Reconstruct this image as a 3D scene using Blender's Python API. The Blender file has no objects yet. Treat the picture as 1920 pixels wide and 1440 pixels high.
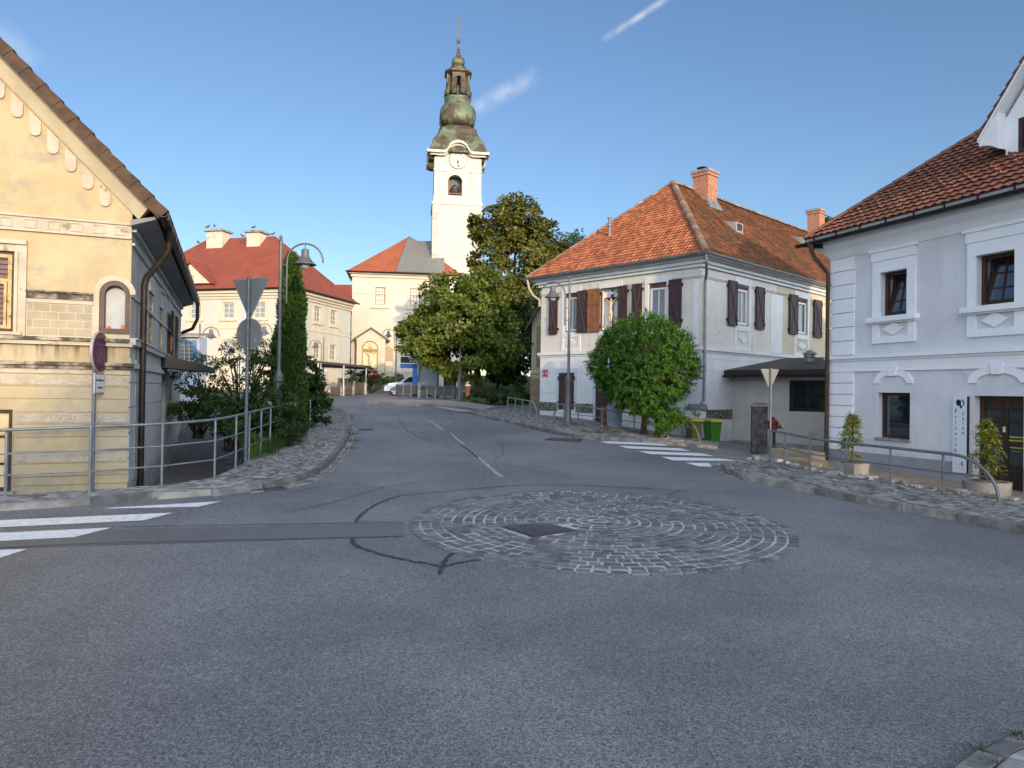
import bpy, math, random
from mathutils import Vector, Matrix
V = Vector
sin, cos, pi = math.sin, math.cos, math.pi
R = random.Random(7)
sc = bpy.context.scene
COL = sc.collection
# ------------------------------------------------------------------ camera
F = 1340.0
EYE = V((0, 0, 2.0))
PITCH, ROLL = math.atan(13 / F), 0.0145
_f = V((0, cos(PITCH), sin(PITCH)))
_u0 = V((0, -sin(PITCH), cos(PITCH)))
_r0 = V((1, 0, 0))
_r = _r0 * cos(ROLL) + _u0 * sin(ROLL)
_u = _u0 * cos(ROLL) - _r0 * sin(ROLL)
cam = bpy.data.cameras.new('camera')
cam.sensor_width = 36
cam.lens = F / 1920 * 36
cam.clip_end = 6000
cam.clip_start = 0.1
camo = bpy.data.objects.new('camera', cam)
COL.objects.link(camo)
camo.matrix_world = Matrix((( _r.x, _u.x, -_f.x, EYE.x), (_r.y, _u.y, -_f.y, EYE.y), (_r.z, _u.z, -_f.z, EYE.z), (0, 0, 0, 1)))
sc.camera = camo

def ray(px, py):
    d = _f + _r * ((px - 960) / F) + _u * ((720 - py) / F)
    return d / d.y

def at(px, py, Y):            # survey helper: the point of the sight line at distance Y
    return EYE + ray(px, py) * Y

def lerp(tab, x):
    if x <= tab[0][0]: return tab[0][1]
    for (a, b), (c, d) in zip(tab, tab[1:]):
        if x <= c:
            t = (x - a) / (c - a)
            return b + (d - b) * t
    return tab[-1][1]

BASE = [(-300, -2.0), (-60, -.8), (0, -.16), (6, -.09), (9, -.03), (11, .01), (14, .1), (19, .38), (27, .80), (40, 1.2), (50, 1.45), (61, 1.65), (80, 1.9), (120, 2.2), (400, 3)]
KX = [(0, 0), (12, .008), (20, .03), (26, .11), (34, .11), (44, .03), (60, 0)]
CROSS3 = [(0, 0), (12, 0), (20, -.05), (34, -.06), (50, 0)]

LH_P = None  # alley frame set below

def base_z(x, y):
    s = sum(lerp(BASE, y + d) for d in (-2, -1, 0, 1, 2)) / 5
    k = lerp(KX, y)
    if x < 0: c = .004 * min(-x, 18)
    elif x < 3: c = lerp(CROSS3, y) * x / 3
    else: c = lerp(CROSS3, y) - k * (min(x, 15) - 3)
    return s + c

def sstep(a, b, x):
    t = max(0, min(1, (x - a) / (b - a)))
    return t * t * (3 - 2 * t)

def T(x, y):
    z = base_z(x, y)
    if LH_P:
        dx, dy = x - LH_P[0], y - LH_P[1]
        e, g = LH_P[2], LH_P[3]
        a = dx * e.x + dy * e.y      # across, away from the wall
        b = dx * g.x + dy * g.y      # along the wall
        if -1.5 < a < 3.6 and -.6 < b < 17:
            w = sstep(-1.3, -.8, a) * (1 - sstep(1.9, 2.3, a)) * sstep(-.05, .25, b) * (1 - sstep(9, 16.5, b))
            z += w * (-.45 - (z - .2))*1.0 if w > 0 else 0
    return z

def ground(px, py, dz=0.0, zf=None):
    zf = zf or base_z
    d = ray(px, py)
    y0, y = None, 2.0
    while y < 150:
        p = EYE + d * y
        h = p.z - zf(p.x, p.y) - dz
        if h <= 0: break
        y0, h0 = y, h
        y += .4
    if y0 is None: return EYE + d * 2
    lo, hi = y0, y
    for _ in range(24):
        m = (lo + hi) / 2
        p = EYE + d * m
        if p.z - zf(p.x, p.y) - dz > 0: lo = m
        else: hi = m
    return EYE + d * hi

# ------------------------------------------------------------------ materials
def _nt(name):
    m = bpy.data.materials.new(name); m.use_nodes = True
    n = m.node_tree.nodes; n.clear()
    o = n.new('ShaderNodeOutputMaterial'); b = n.new('ShaderNodeBsdfPrincipled')
    m.node_tree.links.new(b.outputs[0], o.inputs[0])
    return m, n, m.node_tree.links, b

def c4(c): return (c[0], c[1], c[2], 1)

class Mt:
    """node builder for one procedural material"""
    def __init__(s, name, rough=.85, metal=0, spec=.3):
        s.m, s.n, s.l, s.b = _nt(name)
        s.b.inputs['Roughness'].default_value = rough
        s.b.inputs['Metallic'].default_value = metal
        s.b.inputs['Specular IOR Level'].default_value = spec
        s.tc = s.n.new('ShaderNodeTexCoord'); s.col = None
    def noise(s, scale, detail=5, rough=.6, vec=None, stretch=None, dist=0):
        t = s.n.new('ShaderNodeTexNoise')
        t.inputs['Scale'].default_value = scale; t.inputs['Detail'].default_value = detail; t.inputs['Roughness'].default_value = rough
        t.inputs['Distortion'].default_value = dist
        v = vec or s.tc.outputs['Object']
        if stretch:
            mp = s.n.new('ShaderNodeMapping'); mp.inputs['Scale'].default_value = stretch
            s.l.new(v, mp.inputs[0]); v = mp.outputs[0]
        s.l.new(v, t.inputs['Vector'])
        return t.outputs['Fac']
    def vor(s, scale, out='Color', feature='F1'):
        t = s.n.new('ShaderNodeTexVoronoi'); t.feature = feature; t.inputs['Scale'].default_value = scale
        s.l.new(s.tc.outputs['Object'], t.inputs['Vector'])
        return t.outputs[out]
    def island(s):
        return s.n.new('ShaderNodeNewGeometry').outputs['Random Per Island']
    def ramp(s, fac, a, b, lo=0, hi=1):
        r = s.n.new('ShaderNodeMapRange'); r.interpolation_type = 'SMOOTHSTEP'
        for k, v in zip(('From Min', 'From Max', 'To Min', 'To Max'), (a, b, lo, hi)): r.inputs[k].default_value = v
        s.l.new(fac, r.inputs['Value']); return r.outputs[0]
    def zc(s):
        x = s.n.new('ShaderNodeSeparateXYZ'); s.l.new(s.tc.outputs['Object'], x.inputs[0]); return x.outputs
    def math(s, op, a, b=None):
        t = s.n.new('ShaderNodeMath'); t.operation = op
        for i, v in enumerate((a, b)):
            if v is None: continue
            if hasattr(v, 'links'): s.l.new(v, t.inputs[i])
            else: t.inputs[i].default_value = v
        return t.outputs[0]
    def mix(s, fac, a, b, mode='MIX'):
        x = s.n.new('ShaderNodeMix'); x.data_type = 'RGBA'; x.blend_type = mode
        if hasattr(fac, 'links'): s.l.new(fac, x.inputs[0])
        else: x.inputs[0].default_value = fac
        for i, v in ((6, a), (7, b)):
            if hasattr(v, 'links'): s.l.new(v, x.inputs[i])
            else: x.inputs[i].default_value = c4(v)
        return x.outputs[2]
    def vary(s, col, fac, amt):         # multiply by 1-amt..1+amt
        r = s.ramp(fac, 0, 1, 1 - amt, 1 + amt)
        h = s.n.new('ShaderNodeVectorMath'); h.operation = 'SCALE'
        if hasattr(col, 'links'): s.l.new(col, h.inputs[0])
        else: h.inputs[0].default_value = col
        s.l.new(r, h.inputs['Scale']); return h.outputs[0]
    def bump(s, h, strength=.3, dist=.01):
        b = s.n.new('ShaderNodeBump'); b.inputs['Strength'].default_value = strength; b.inputs['Distance'].default_value = dist
        s.l.new(h, b.inputs['Height']); s.l.new(b.outputs[0], s.b.inputs['Normal'])
    def done(s, col):
        if hasattr(col, 'links'): s.l.new(col, s.b.inputs['Base Color'])
        else: s.b.inputs['Base Color'].default_value = c4(col)
        return s.m

def M(name, c1, c2=None, scale=4, rough=.85, bump=0, bsc=60, metal=0, isl=0, spec=.3, c3=None, sc3=1.5, th=.6, lo=.38, hi=.62, bd=.01, stretch=None, streak=0):
    s = Mt(name, rough, metal, spec)
    col = c1
    if c2 is not None: col = s.mix(s.ramp(s.noise(scale, stretch=stretch), lo, hi), c1, c2)
    if c3 is not None: col = s.mix(s.ramp(s.noise(sc3, 6), th, th + .08), col, c3)
    if isl: col = s.vary(col, s.island(), isl)
    if streak:
        k = s.ramp(s.noise(1.0, 7, .7, stretch=(4.5, 4.5, .45)), .50, .72, 0, streak)
        col = s.mix(k, col, (.24, .225, .20)); lowz = s.math('SUBTRACT', 1, s.ramp(s.zc()[2], .1, .9))
        col = s.mix(s.math('MULTIPLY', s.math('MULTIPLY', lowz, s.ramp(s.noise(2.5, 6), .35, .7)), streak * 2), col, (.25, .22, .18))
    if bump: s.bump(s.noise(bsc, 4), bump, bd)
    return s.done(col)

# ------------------------------------------------------------------ mesh builder
MW = {}
class MB:
    def __init__(s): s.v, s.f, s.m = [], [], []
    def add(s, vs, fs, mi=0):
        k = len(s.v); s.v += [V(p) for p in vs]
        for f in fs: s.f.append([k + i for i in f]); s.m.append(mi)
    def quad(s, a, b, c, d, mi=0): s.add([a, b, c, d], [(0, 1, 2, 3)], mi)
    def poly(s, pts, mi=0): s.add(pts, [list(range(len(pts)))], mi)
    def hexa(s, p, mi=0):   # p: 4 bottom, 4 top (ccw from above)
        s.add(p, [(3, 2, 1, 0), (4, 5, 6, 7), (0, 1, 5, 4), (1, 2, 6, 5), (2, 3, 7, 6), (3, 0, 4, 7)], mi)
    def box(s, x0, x1, y0, y1, z0, z1, mi=0):
        s.hexa([(x0, y0, z0), (x1, y0, z0), (x1, y1, z0), (x0, y1, z0), (x0, y0, z1), (x1, y0, z1), (x1, y1, z1), (x0, y1, z1)], mi)
    def prism(s, pts, d, mi=0):
        n = len(pts); d = V(d); a = [V(p) for p in pts]; b = [p + d for p in a]
        s.add(a + b, [list(range(n))[::-1], list(range(n, 2 * n))] + [(i, (i + 1) % n, n + (i + 1) % n, n + i) for i in range(n)], mi)
    def tube(s, pts, r, n=8, mi=0, caps=True):
        pts = [V(p) for p in pts]; m = len(pts)
        rr = r if isinstance(r, (list, tuple)) else [r] * m
        rings, prev = [], None
        for i, p in enumerate(pts):
            t = (pts[min(i + 1, m - 1)] - pts[max(i - 1, 0)])
            if t.length < 1e-9: t = V((0, 0, 1))
            t.normalize()
            if prev is None:
                a = V((0, 0, 1)) if abs(t.z) < .9 else V((1, 0, 0))
                x = t.cross(a).normalized()
            else:
                x = (prev - t * prev.dot(t)).normalized()
            prev = x; y = t.cross(x)
            rings.append([p + (x * cos(2 * pi * k / n) + y * sin(2 * pi * k / n)) * rr[i] for k in range(n)])
        vs = [q for g in rings for q in g]
        fs = [(i * n + k, i * n + (k + 1) % n, (i + 1) * n + (k + 1) % n, (i + 1) * n + k) for i in range(m - 1) for k in range(n)]
        if caps: fs += [list(range(n))[::-1], list(range((m - 1) * n, m * n))]
        s.add(vs, fs, mi)
    def lathe(s, c, prof, n=16, mi=0, sq=None):
        c = V(c); vs = []
        for r, z in prof:
            for k in range(n):
                a = 2 * pi * (k + .5) / n
                vs.append(c + V((r * cos(a), r * sin(a), z)))
        m = len(prof)
        fs = [(i * n + k, i * n + (k + 1) % n, (i + 1) * n + (k + 1) % n, (i + 1) * n + k) for i in range(m - 1) for k in range(n)]
        fs += [list(range(n))[::-1], list(range((m - 1) * n, m * n))]
        s.add(vs, fs, mi)
    def build(s, name, mats, parent=None, world=False, smooth=False, loc=None):
        me = bpy.data.meshes.new(name)
        vs = s.v
        if world:
            inv = MW[(world if world is not True else parent).name].inverted(); vs = [inv @ p for p in vs]
        elif loc is not None:
            L = V(loc); vs = [p - L for p in vs]
        me.from_pydata(vs, [], s.f)
        mats = mats if isinstance(mats, (list, tuple)) else [mats]
        for m in mats: me.materials.append(m)
        me.polygons.foreach_set('material_index', s.m)
        if smooth:
            me.polygons.foreach_set('use_smooth', [True] * len(s.f))
        me.update()
        o = bpy.data.objects.new(name, me); COL.objects.link(o)
        if smooth is True or smooth is False: pass
        if parent is not None: o.parent = parent
        if loc is not None: o.location = loc
        return o

def autosmooth(o, ang=35):
    me = o.data
    me.polygons.foreach_set('use_smooth', [True] * len(me.polygons))
    try: me.set_sharp_from_angle(angle=math.radians(ang))
    except Exception: pass
    return o

def tag(o, label=None, cat=None, group=None, kind=None):
    if label: o['label'] = label
    if cat: o['category'] = cat
    if group: o['group'] = group
    if kind: o['kind'] = kind
    return o

def thing(name, label, cat, loc=(0, 0, 0), rz=0, group=None):
    o = bpy.data.objects.new(name, None); COL.objects.link(o)
    o.location = loc; o.rotation_euler = (0, 0, rz); o.empty_display_size = .2
    MW[o.name] = Matrix.Translation(V(loc)) @ Matrix.Rotation(rz, 4, 'Z')
    return tag(o, label, cat, group)

def dup(root, loc, rz, label, group=None):
    r = root.copy(); COL.objects.link(r); r.location = loc; r.rotation_euler = (0, 0, rz)
    r['label'] = label
    if group: r['group'] = group
    MW[r.name] = Matrix.Translation(V(loc)) @ Matrix.Rotation(rz, 4, 'Z')
    for ch in list(root.children):
        c = ch.copy(); COL.objects.link(c); c.parent = r
        for g in list(ch.children):
            d = g.copy(); COL.objects.link(d); d.parent = c
    return r

class Face:
    """a wall plane of a house: u to the right seen from outside, d inward, z up (all local to the house)"""
    def __init__(s, root, ox, oy, ang):
        s.root, s.o = root, V((ox, oy, 0)); s.ex = V((cos(ang), sin(ang), 0)); s.n = V((-sin(ang), cos(ang), 0))
    def pt(s, u, d, z): return s.o + s.ex * u + s.n * d + V((0, 0, z))
    def px(s, x, y, d=0.0):
        m = MW[s.root.name]; p0 = m @ s.pt(0, d, 0); n = m.to_3x3() @ s.n
        r = ray(x, y); t = (p0 - EYE).dot(n) / r.dot(n)
        q = m.inverted() @ (EYE + r * t) - s.o
        return q.dot(s.ex), q.z
    def rect(s, x0, y0, x1, y1):     # left-top, right-bottom read off the photo -> u0,u1,z0,z1
        ym = y0; u0, _ = s.px(x0, (y0 + y1) / 2); u1, _ = s.px(x1, (y0 + y1) / 2)
        xm = (x0 + x1) / 2
        _, z1 = s.px(xm, y0); _, z0 = s.px(xm, y1)
        return u0, u1, z0, z1
    def box(s, mb, u0, u1, z0, z1, d0, d1, mi=0):
        mb.hexa([s.pt(u0, d0, z0), s.pt(u1, d0, z0), s.pt(u1, d1, z0), s.pt(u0, d1, z0), s.pt(u0, d0, z1), s.pt(u1, d0, z1), s.pt(u1, d1, z1), s.pt(u0, d1, z1)], mi)
    def frame(s, mb, u0, u1, z0, z1, w, d0, d1, mi=0):   # picture frame with outer bounds
        s.box(mb, u0, u0 + w, z0, z1, d0, d1, mi); s.box(mb, u1 - w, u1, z0, z1, d0, d1, mi)
        s.box(mb, u0 + w, u1 - w, z0, z0 + w, d0, d1, mi); s.box(mb, u0 + w, u1 - w, z1 - w, z1, d0, d1, mi)
    def wall(s, mb, u0, u1, z0, z1, ops=(), rev=.2, mi=0, mr=None):
        us = sorted({u0, u1} | {min(max(x, u0), u1) for o in ops for x in o[:2]}); zs = sorted({z0, z1} | {min(max(x, z0), z1) for o in ops for x in o[2:4]})
        for a, b in zip(us, us[1:]):
            for c, d in zip(zs, zs[1:]):
                m, k = (a + b) / 2, (c + d) / 2
                if any(o[0] < m < o[1] and o[2] < k < o[3] for o in ops): continue
                mb.quad(s.pt(a, 0, c), s.pt(b, 0, c), s.pt(b, 0, d), s.pt(a, 0, d), mi)
        mr = mi if mr is None else mr
        for a, b, c, d in [o[:4] for o in ops]:
            for p, q in (((a, c), (a, d)), ((a, d), (b, d)), ((b, d), (b, c)), ((b, c), (a, c))):
                mb.quad(s.pt(p[0], 0, p[1]), s.pt(q[0], 0, q[1]), s.pt(q[0], rev, q[1]), s.pt(p[0], rev, p[1]), mr)
            mb.quad(s.pt(a, rev, c), s.pt(b, rev, c), s.pt(b, rev, d), s.pt(a, rev, d), mr)
    def courses(s, mb, u0, u1, zs, gap, dep, ops=(), mi=0, edge=.03):
        for a, b in zip(zs, zs[1:]):
            lo, hi = a + gap / 2, b - gap / 2
            cuts = sorted([(max(u0, o[0] - edge), min(u1, o[1] + edge)) for o in ops if o[2] < hi and o[3] > lo])
            x = u0
            for p, q in cuts + [(u1, u1)]:
                if p - x > .02: s.box(mb, x, p, lo, hi, -dep, .01, mi)
                x = max(x, q)

def winframe(face, r, mats, name='window', d=.12, fw=.06, nx=1, nz=1, parent=None, bar=.035, pane_name='pane', tilt=0):
    u0, u1, z0, z1 = r; mb = MB()
    face.frame(mb, u0, u1, z0, z1, fw, d - .03, d + .05)
    if tilt:
        o = mb.build(name, mats[0], parent or face.root)
        a, b_, c, e = u0 + fw * .8, u1 - fw * .8, z0 + fw * .8, z1 - fw * .8
        P = lambda u, z, dd: face.pt(u, d + dd + tilt * (z - c) / (e - c), z)
        def bar_(m_, x0, x1, y0, y1, d0, d1): m_.hexa([P(x0, y0, d0), P(x1, y0, d0), P(x1, y0, d1), P(x0, y0, d1), P(x0, y1, d0), P(x1, y1, d0), P(x1, y1, d1), P(x0, y1, d1)])
        m_ = MB(); k = .065
        bar_(m_, a, a + k, c, e, 0, .05); bar_(m_, b_ - k, b_, c, e, 0, .05); bar_(m_, a + k, b_ - k, c, c + k, 0, .05); bar_(m_, a + k, b_ - k, e - k, e, 0, .05)
        for i in range(1, nx): u = a + (b_ - a) * i / nx; bar_(m_, u - bar / 2, u + bar / 2, c + k, e - k, .004, .045)
        for j in range(1, nz): z = c + (e - c) * j / nz; bar_(m_, a + k, b_ - k, z - bar / 2, z + bar / 2, .008, .041)
        m_.build('sash', mats[0], o); m_ = MB(); bar_(m_, a + k * .5, b_ - k * .5, c + k * .5, e - k * .5, .02, .03); m_.build(pane_name, mats[1], o)
        return o
    for i in range(1, nx):
        u = u0 + (u1 - u0) * i / nx; face.box(mb, u - bar / 2, u + bar / 2, z0 + fw, z1 - fw, d - .02, d + .04)
    for j in range(1, nz):
        z = z0 + (z1 - z0) * j / nz; face.box(mb, u0 + fw, u1 - fw, z - bar / 2, z + bar / 2, d - .016, d + .036)
    o = mb.build(name, mats[0], parent or face.root)
    pb = MB(); face.box(pb, u0 + fw * .6, u1 - fw * .6, z0 + fw * .6, z1 - fw * .6, d + .01, d + .022)
    pb.build(pane_name, mats[1], o)
    return o

def tiles(mb, P0, ue, us, poly, tw, th, lift=.03, wave=.012, seg=4, mi=0, jit=.006, thick=.014, rnd=R):
    """roof tiles on a sloping plane; poly = convex outline in (along eave, up slope) metres"""
    P0, ue, us = V(P0), V(ue).normalized(), V(us).normalized(); n = ue.cross(us)
    bmax = max(p[1] for p in poly)
    def span(b):
        xs = []
        for (a0, b0), (a1, b1) in zip(poly, poly[1:] + poly[:1]):
            if (b0 - b) * (b1 - b) <= 0 and b0 != b1: xs.append(a0 + (a1 - a0) * (b - b0) / (b1 - b0))
        return (min(xs), max(xs)) if len(xs) > 1 else None
    rows = int(bmax / th)
    for j in range(rows + 1):
        b0 = j * th; b1 = min(b0 + th * 1.06, bmax)
        s0 = span(min(b0 + .01, bmax - .001)); s1 = span(min(b1, bmax - .001))
        if not s0: continue
        if not s1: s1 = s0
        i0 = int(math.floor(s0[0] / tw)) - 1; i1 = int(math.ceil(s0[1] / tw)) + 1
        off = .5 * tw if (j % 2 and wave < .006) else 0
        for i in range(i0, i1):
            a0, a1 = i * tw + off, (i + 1) * tw + off
            lo0, hi0 = max(a0, s0[0]), min(a1, s0[1])
            if hi0 - lo0 < .02: continue
            lo1, hi1 = min(max(a0, s1[0]), s1[1]), max(min(a1, s1[1]), s1[0])
            dj = rnd.uniform(-jit, jit); tl = rnd.uniform(-jit, jit)
            vs = []
            for k in range(seg + 1):
                t = k / seg
                h = wave * cos(2 * pi * t) + tl * (t - .5)
                pa = lo0 + (hi0 - lo0) * t; pb = lo1 + (hi1 - lo1) * t
                vs.append(P0 + ue * pa + us * (b0 + dj) + n * (lift + h)); vs.append(P0 + ue * pb + us * b1 + n * (.004 + h * .9))
                vs.append(P0 + ue * pa + us * (b0 + dj) + n * (lift + h - thick))
            fs = []
            for k in range(seg):
                q = 3 * k; fs += [(q, q + 3, q + 4, q + 1), (q + 2, q + 5, q + 3, q)]
            mb.add(vs, fs, mi)

def ridge(mb, A, B, r=.11, seg=.36, mi=0, rnd=R, n=8):
    A, B = V(A), V(B); L = (B - A).length; t = (B - A) / L
    x = t.cross(V((0, 0, 1))).normalized(); up = x.cross(t)
    k = max(1, round(L / seg)); sl = L / k
    for i in range(k):
        p, q = A + t * sl * i, A + t * (sl * (i + 1) + .05)
        r0, r1 = r * rnd.uniform(1.03, 1.12), r * rnd.uniform(.88, .95)
        vs = []
        for (c, rr) in ((p, r0), (q, r1)):
            for j in range(n + 1):
                a = pi * j / n
                vs.append(c + x * rr * cos(a) + up * (rr * sin(a) * .85 - .02))
        fs = [(j, j + 1, n + 2 + j, n + 1 + j) for j in range(n)]
        fs.append(list(range(n + 1)))
        mb.add(vs, fs, mi)

def text(name, s, M4, size, mat, parent, depth=.004, align='CENTER', font_scale=1):
    cu = bpy.data.curves.new(name, 'FONT'); cu.body = s; cu.size = size; cu.align_x = align; cu.align_y = 'CENTER'; cu.extrude = depth / 2; cu.resolution_u = 2
    o = bpy.data.objects.new(name, cu); COL.objects.link(o)
    dg = bpy.context.evaluated_depsgraph_get(); dg.update()
    me = bpy.data.meshes.new_from_object(o.evaluated_get(dg))
    bpy.data.objects.remove(o)
    me.transform(M4); me.materials.clear(); me.materials.append(mat)
    q = bpy.data.objects.new(name, me); COL.objects.link(q)
    if parent is not None: q.parent = parent
    return q

def facemat(face, u, z, d):   # text matrix: reads left to right on the outside of a face
    x = face.ex; y = V((0, 0, 1)); zz = x.cross(y); p = face.pt(u, d, z)
    return Matrix(((x.x, y.x, zz.x, p.x), (x.y, y.y, zz.y, p.y), (x.z, y.z, zz.z, p.z), (0, 0, 0, 1)))

def skin(name, verts, edges, radii, mat, parent, sub=1, root=0):
    me = bpy.data.meshes.new(name); me.from_pydata([V(p) for p in verts], edges, [])
    o = bpy.data.objects.new(name, me); COL.objects.link(o)
    md = o.modifiers.new('s', 'SKIN'); md.use_smooth_shade = True
    for i, r in enumerate(radii):
        v = me.skin_vertices[0].data[i]; v.radius = (r, r) if not isinstance(r, tuple) else r
        v.use_root = (i == root)
    s2 = o.modifiers.new('d', 'SUBSURF'); s2.levels = sub; s2.render_levels = sub
    dg = bpy.context.evaluated_depsgraph_get(); dg.update()
    nm = bpy.data.meshes.new_from_object(o.evaluated_get(dg)); nm.materials.clear(); nm.materials.append(mat)
    bpy.data.objects.remove(o)
    q = bpy.data.objects.new(name, nm); COL.objects.link(q)
    if parent is not None: q.parent = parent
    return q
# ------------------------------------------------------------------ materials used everywhere
def asphalt_mat(name, c1, c2, k=1.0):
    s = Mt(name, .58, spec=.5)
    big = s.ramp(s.noise(.35, 4), .35, .65)
    col = s.mix(big, c1, c2)
    st = s.ramp(s.noise(1.2, 6, .7, stretch=(1, .35, 1)), .58, .75, 0, .35)
    col = s.mix(st, col, (c1[0] * .6, c1[1] * .6, c1[2] * .62))
    col = s.mix(s.ramp(s.noise(.16, 5, .65, stretch=(1.6, .5, 1), dist=1.2), .52, .66, 0, .32), col, (c1[0] * .66, c1[1] * .66, c1[2] * .68))
    col = s.mix(s.ramp(s.noise(5.5, 5, .7), .70, .76, 0, .5), col, (c1[0] * .55, c1[1] * .54, c1[2] * .54))
    sp = s.vor(120, 'Color'); x = s.n.new('ShaderNodeSeparateColor'); s.l.new(sp, x.inputs[0])
    col = s.vary(col, x.outputs[0], .60 * k)
    fine = s.noise(28, 3, .8)
    col = s.vary(col, s.ramp(fine, .3, .7), .22 * k)
    s.bump(s.noise(110, 2, .8), .5 * k, .006)
    return s.done(col)
A_ROAD = asphalt_mat('asphalt', (.135, .135, .138), (.192, .191, .192))
A_PATCH = asphalt_mat('asphalt_patch', (.122, .117, .120), (.138, .133, .136), .5)
A_TAR = M('tar_seal', (.035, .035, .037), (.05, .05, .052), 8, rough=.6)
PAINT = M('road_paint', (.66, .66, .64), (.78, .78, .76), 12, rough=.7, c3=(.34, .34, .335), sc3=11, th=.61)
PAINT_OLD = M('worn_paint', (.26, .26, .255), (.42, .42, .41), 6, rough=.8)
STONE = M('sett_stone', (.105, .108, .116), (.155, .155, .16), 6, rough=.55, bump=.4, bsc=45, isl=.3, spec=.5)
STONE2 = M('cobble_stone', (.145, .142, .138), (.225, .22, .205), 6, rough=.7, bump=.4, bsc=40, isl=.42)
MORTAR = M('pale_joint', (.46, .45, .43), (.20, .19, .175), .9, rough=.95, bump=.3, bsc=70, lo=.46, hi=.60)
MORTAR2 = M('sandy_joint', (.40, .37, .31), (.23, .205, .165), 1.6, rough=.95, bump=.3, bsc=70)
KERB = M('kerb_stone', (.22, .212, .195), (.135, .128, .115), 4, rough=.85, bump=.5, bsc=30, isl=.25)
GRASSY = M('grass_ground', (.05, .09, .018), (.085, .13, .03), 3, rough=.95, bump=.8, bsc=30)
SOIL = M('soil', (.10, .08, .055), (.17, .14, .09), 4, rough=.95, bump=.6, bsc=30)
SANDY = M('sandy_paving', (.36, .29, .20), (.27, .215, .15), 3, rough=.95, bump=.4, bsc=50)
CONC = M('concrete', (.30, .29, .27), (.22, .21, .195), 3, rough=.9, bump=.3, bsc=40)
IRON = M('cast_iron', (.065, .062, .064), (.10, .09, .088), 9, rough=.6, metal=.6, bump=.2)

# ------------------------------------------------------------------ sky and sun
FR, BK, FILL_A, FILL_B = .54, 3.2, -.40, .55
SUN = V((.383, -.924, 0)).normalized(); ELEV = math.radians(10.6); TE = math.tan(ELEV)
w = bpy.data.worlds.new('World'); sc.world = w; w.use_nodes = True
wn, wl = w.node_tree.nodes, w.node_tree.links; wn.clear()
wo = wn.new('ShaderNodeOutputWorld'); bg = wn.new('ShaderNodeBackground'); sky = wn.new('ShaderNodeTexSky')
sky.sky_type = 'NISHITA'; sky.sun_disc = False; sky.sun_elevation = ELEV
sky.sun_rotation = math.atan2(SUN.x, SUN.y); sky.altitude = 400; sky.air_density = 1.0; sky.dust_density = .6; sky.ozone_density = 1.4
tcw = wn.new('ShaderNodeTexCoord')
col = sky.outputs[0]
def wmath(op, a, b=None):
    t = wn.new('ShaderNodeMath'); t.operation = op
    for i, x in enumerate((a, b)):
        if x is None: continue
        if hasattr(x, 'links'): wl.new(x, t.inputs[i])
        else: t.inputs[i].default_value = x
    return t.outputs[0]
def wdot(vec):
    t = wn.new('ShaderNodeVectorMath'); t.operation = 'DOT_PRODUCT'; wl.new(tcw.outputs['Generated'], t.inputs[0]); t.inputs[1].default_value = vec
    return t.outputs['Value']
def wisp(p0, p1, wid, amt, sc_, lo):        # thin high cloud between two directions of the sky
    global col
    a, b = ray(*p0).normalized(), ray(*p1).normalized()
    c = (a + b).normalized(); e = (b - a); L = e.length / 2; e.normalize(); g = c.cross(e)
    dc = wdot(c); x = wmath('DIVIDE', wdot(e), dc); y = wmath('DIVIDE', wdot(g), dc)
    mx = wmath('SUBTRACT', 1, wmath('POWER', wmath('MINIMUM', wmath('ABSOLUTE', wmath('DIVIDE', x, L * 1.15)), 1), 3))
    my = wmath('SUBTRACT', 1, wmath('MINIMUM', wmath('ABSOLUTE', wmath('DIVIDE', y, wid)), 1))
    nz = wn.new('ShaderNodeTexNoise'); nz.inputs['Scale'].default_value = sc_; nz.inputs['Detail'].default_value = 6
    wl.new(tcw.outputs['Generated'], nz.inputs['Vector'])
    mr = wn.new('ShaderNodeMapRange'); mr.inputs['From Min'].default_value = lo; mr.inputs['From Max'].default_value = .75; wl.new(nz.outputs['Fac'], mr.inputs['Value'])
    pos = wmath('GREATER_THAN', dc, .3)
    f = wmath('MULTIPLY', wmath('MULTIPLY', wmath('MULTIPLY', mx, my), wmath('MULTIPLY', mr.outputs[0], amt)), pos)
    mxn = wn.new('ShaderNodeMix'); mxn.data_type = 'RGBA'; wl.new(f, mxn.inputs[0]); wl.new(col, mxn.inputs[6]); mxn.inputs[7].default_value = (CLOUD, CLOUD * .98, CLOUD * .97, 1)
    col = mxn.outputs[2]
# sun's half of the sky brightened to fill the shade, camera's half dimmed blue
sdir = V((SUN.x * cos(ELEV), SUN.y * cos(ELEV), sin(ELEV)))
fill_ = wn.new('ShaderNodeMapRange'); fill_.interpolation_type = 'SMOOTHSTEP'; fill_.inputs['From Min'].default_value = FILL_A; fill_.inputs['From Max'].default_value = FILL_B; wl.new(wdot(sdir), fill_.inputs['Value'])
bw_ = wn.new('ShaderNodeRGBToBW'); wl.new(col, bw_.inputs[0])
def wmix(f, a, b, mode='MIX'):
    x = wn.new('ShaderNodeMix'); x.data_type = 'RGBA'; x.blend_type = mode
    for i, v in ((0, f), (6, a), (7, b)):
        if hasattr(v, 'links'): wl.new(v, x.inputs[i])
        else: x.inputs[i].default_value = v
    return x.outputs[2]
front = wmix(1.0, col, (FR * .98, FR * 1.12, FR * 1.34, 1), 'MULTIPLY')
back = wmix(1.0, wmix(.75, col, bw_.outputs[0]), (BK * .94, BK * .98, BK * 1.08, 1), 'MULTIPLY')
col = wmix(fill_.outputs[0], front, back)
CLOUD = 4.2
wisp((1135, 72), (1262, -10), .0058, .55, 60, .30)
wisp((878, 212), (1006, 140), .014, .40, 60, .30)
wisp((-10, 45), (66, 135), .022, .28, 30, .3)
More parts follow.
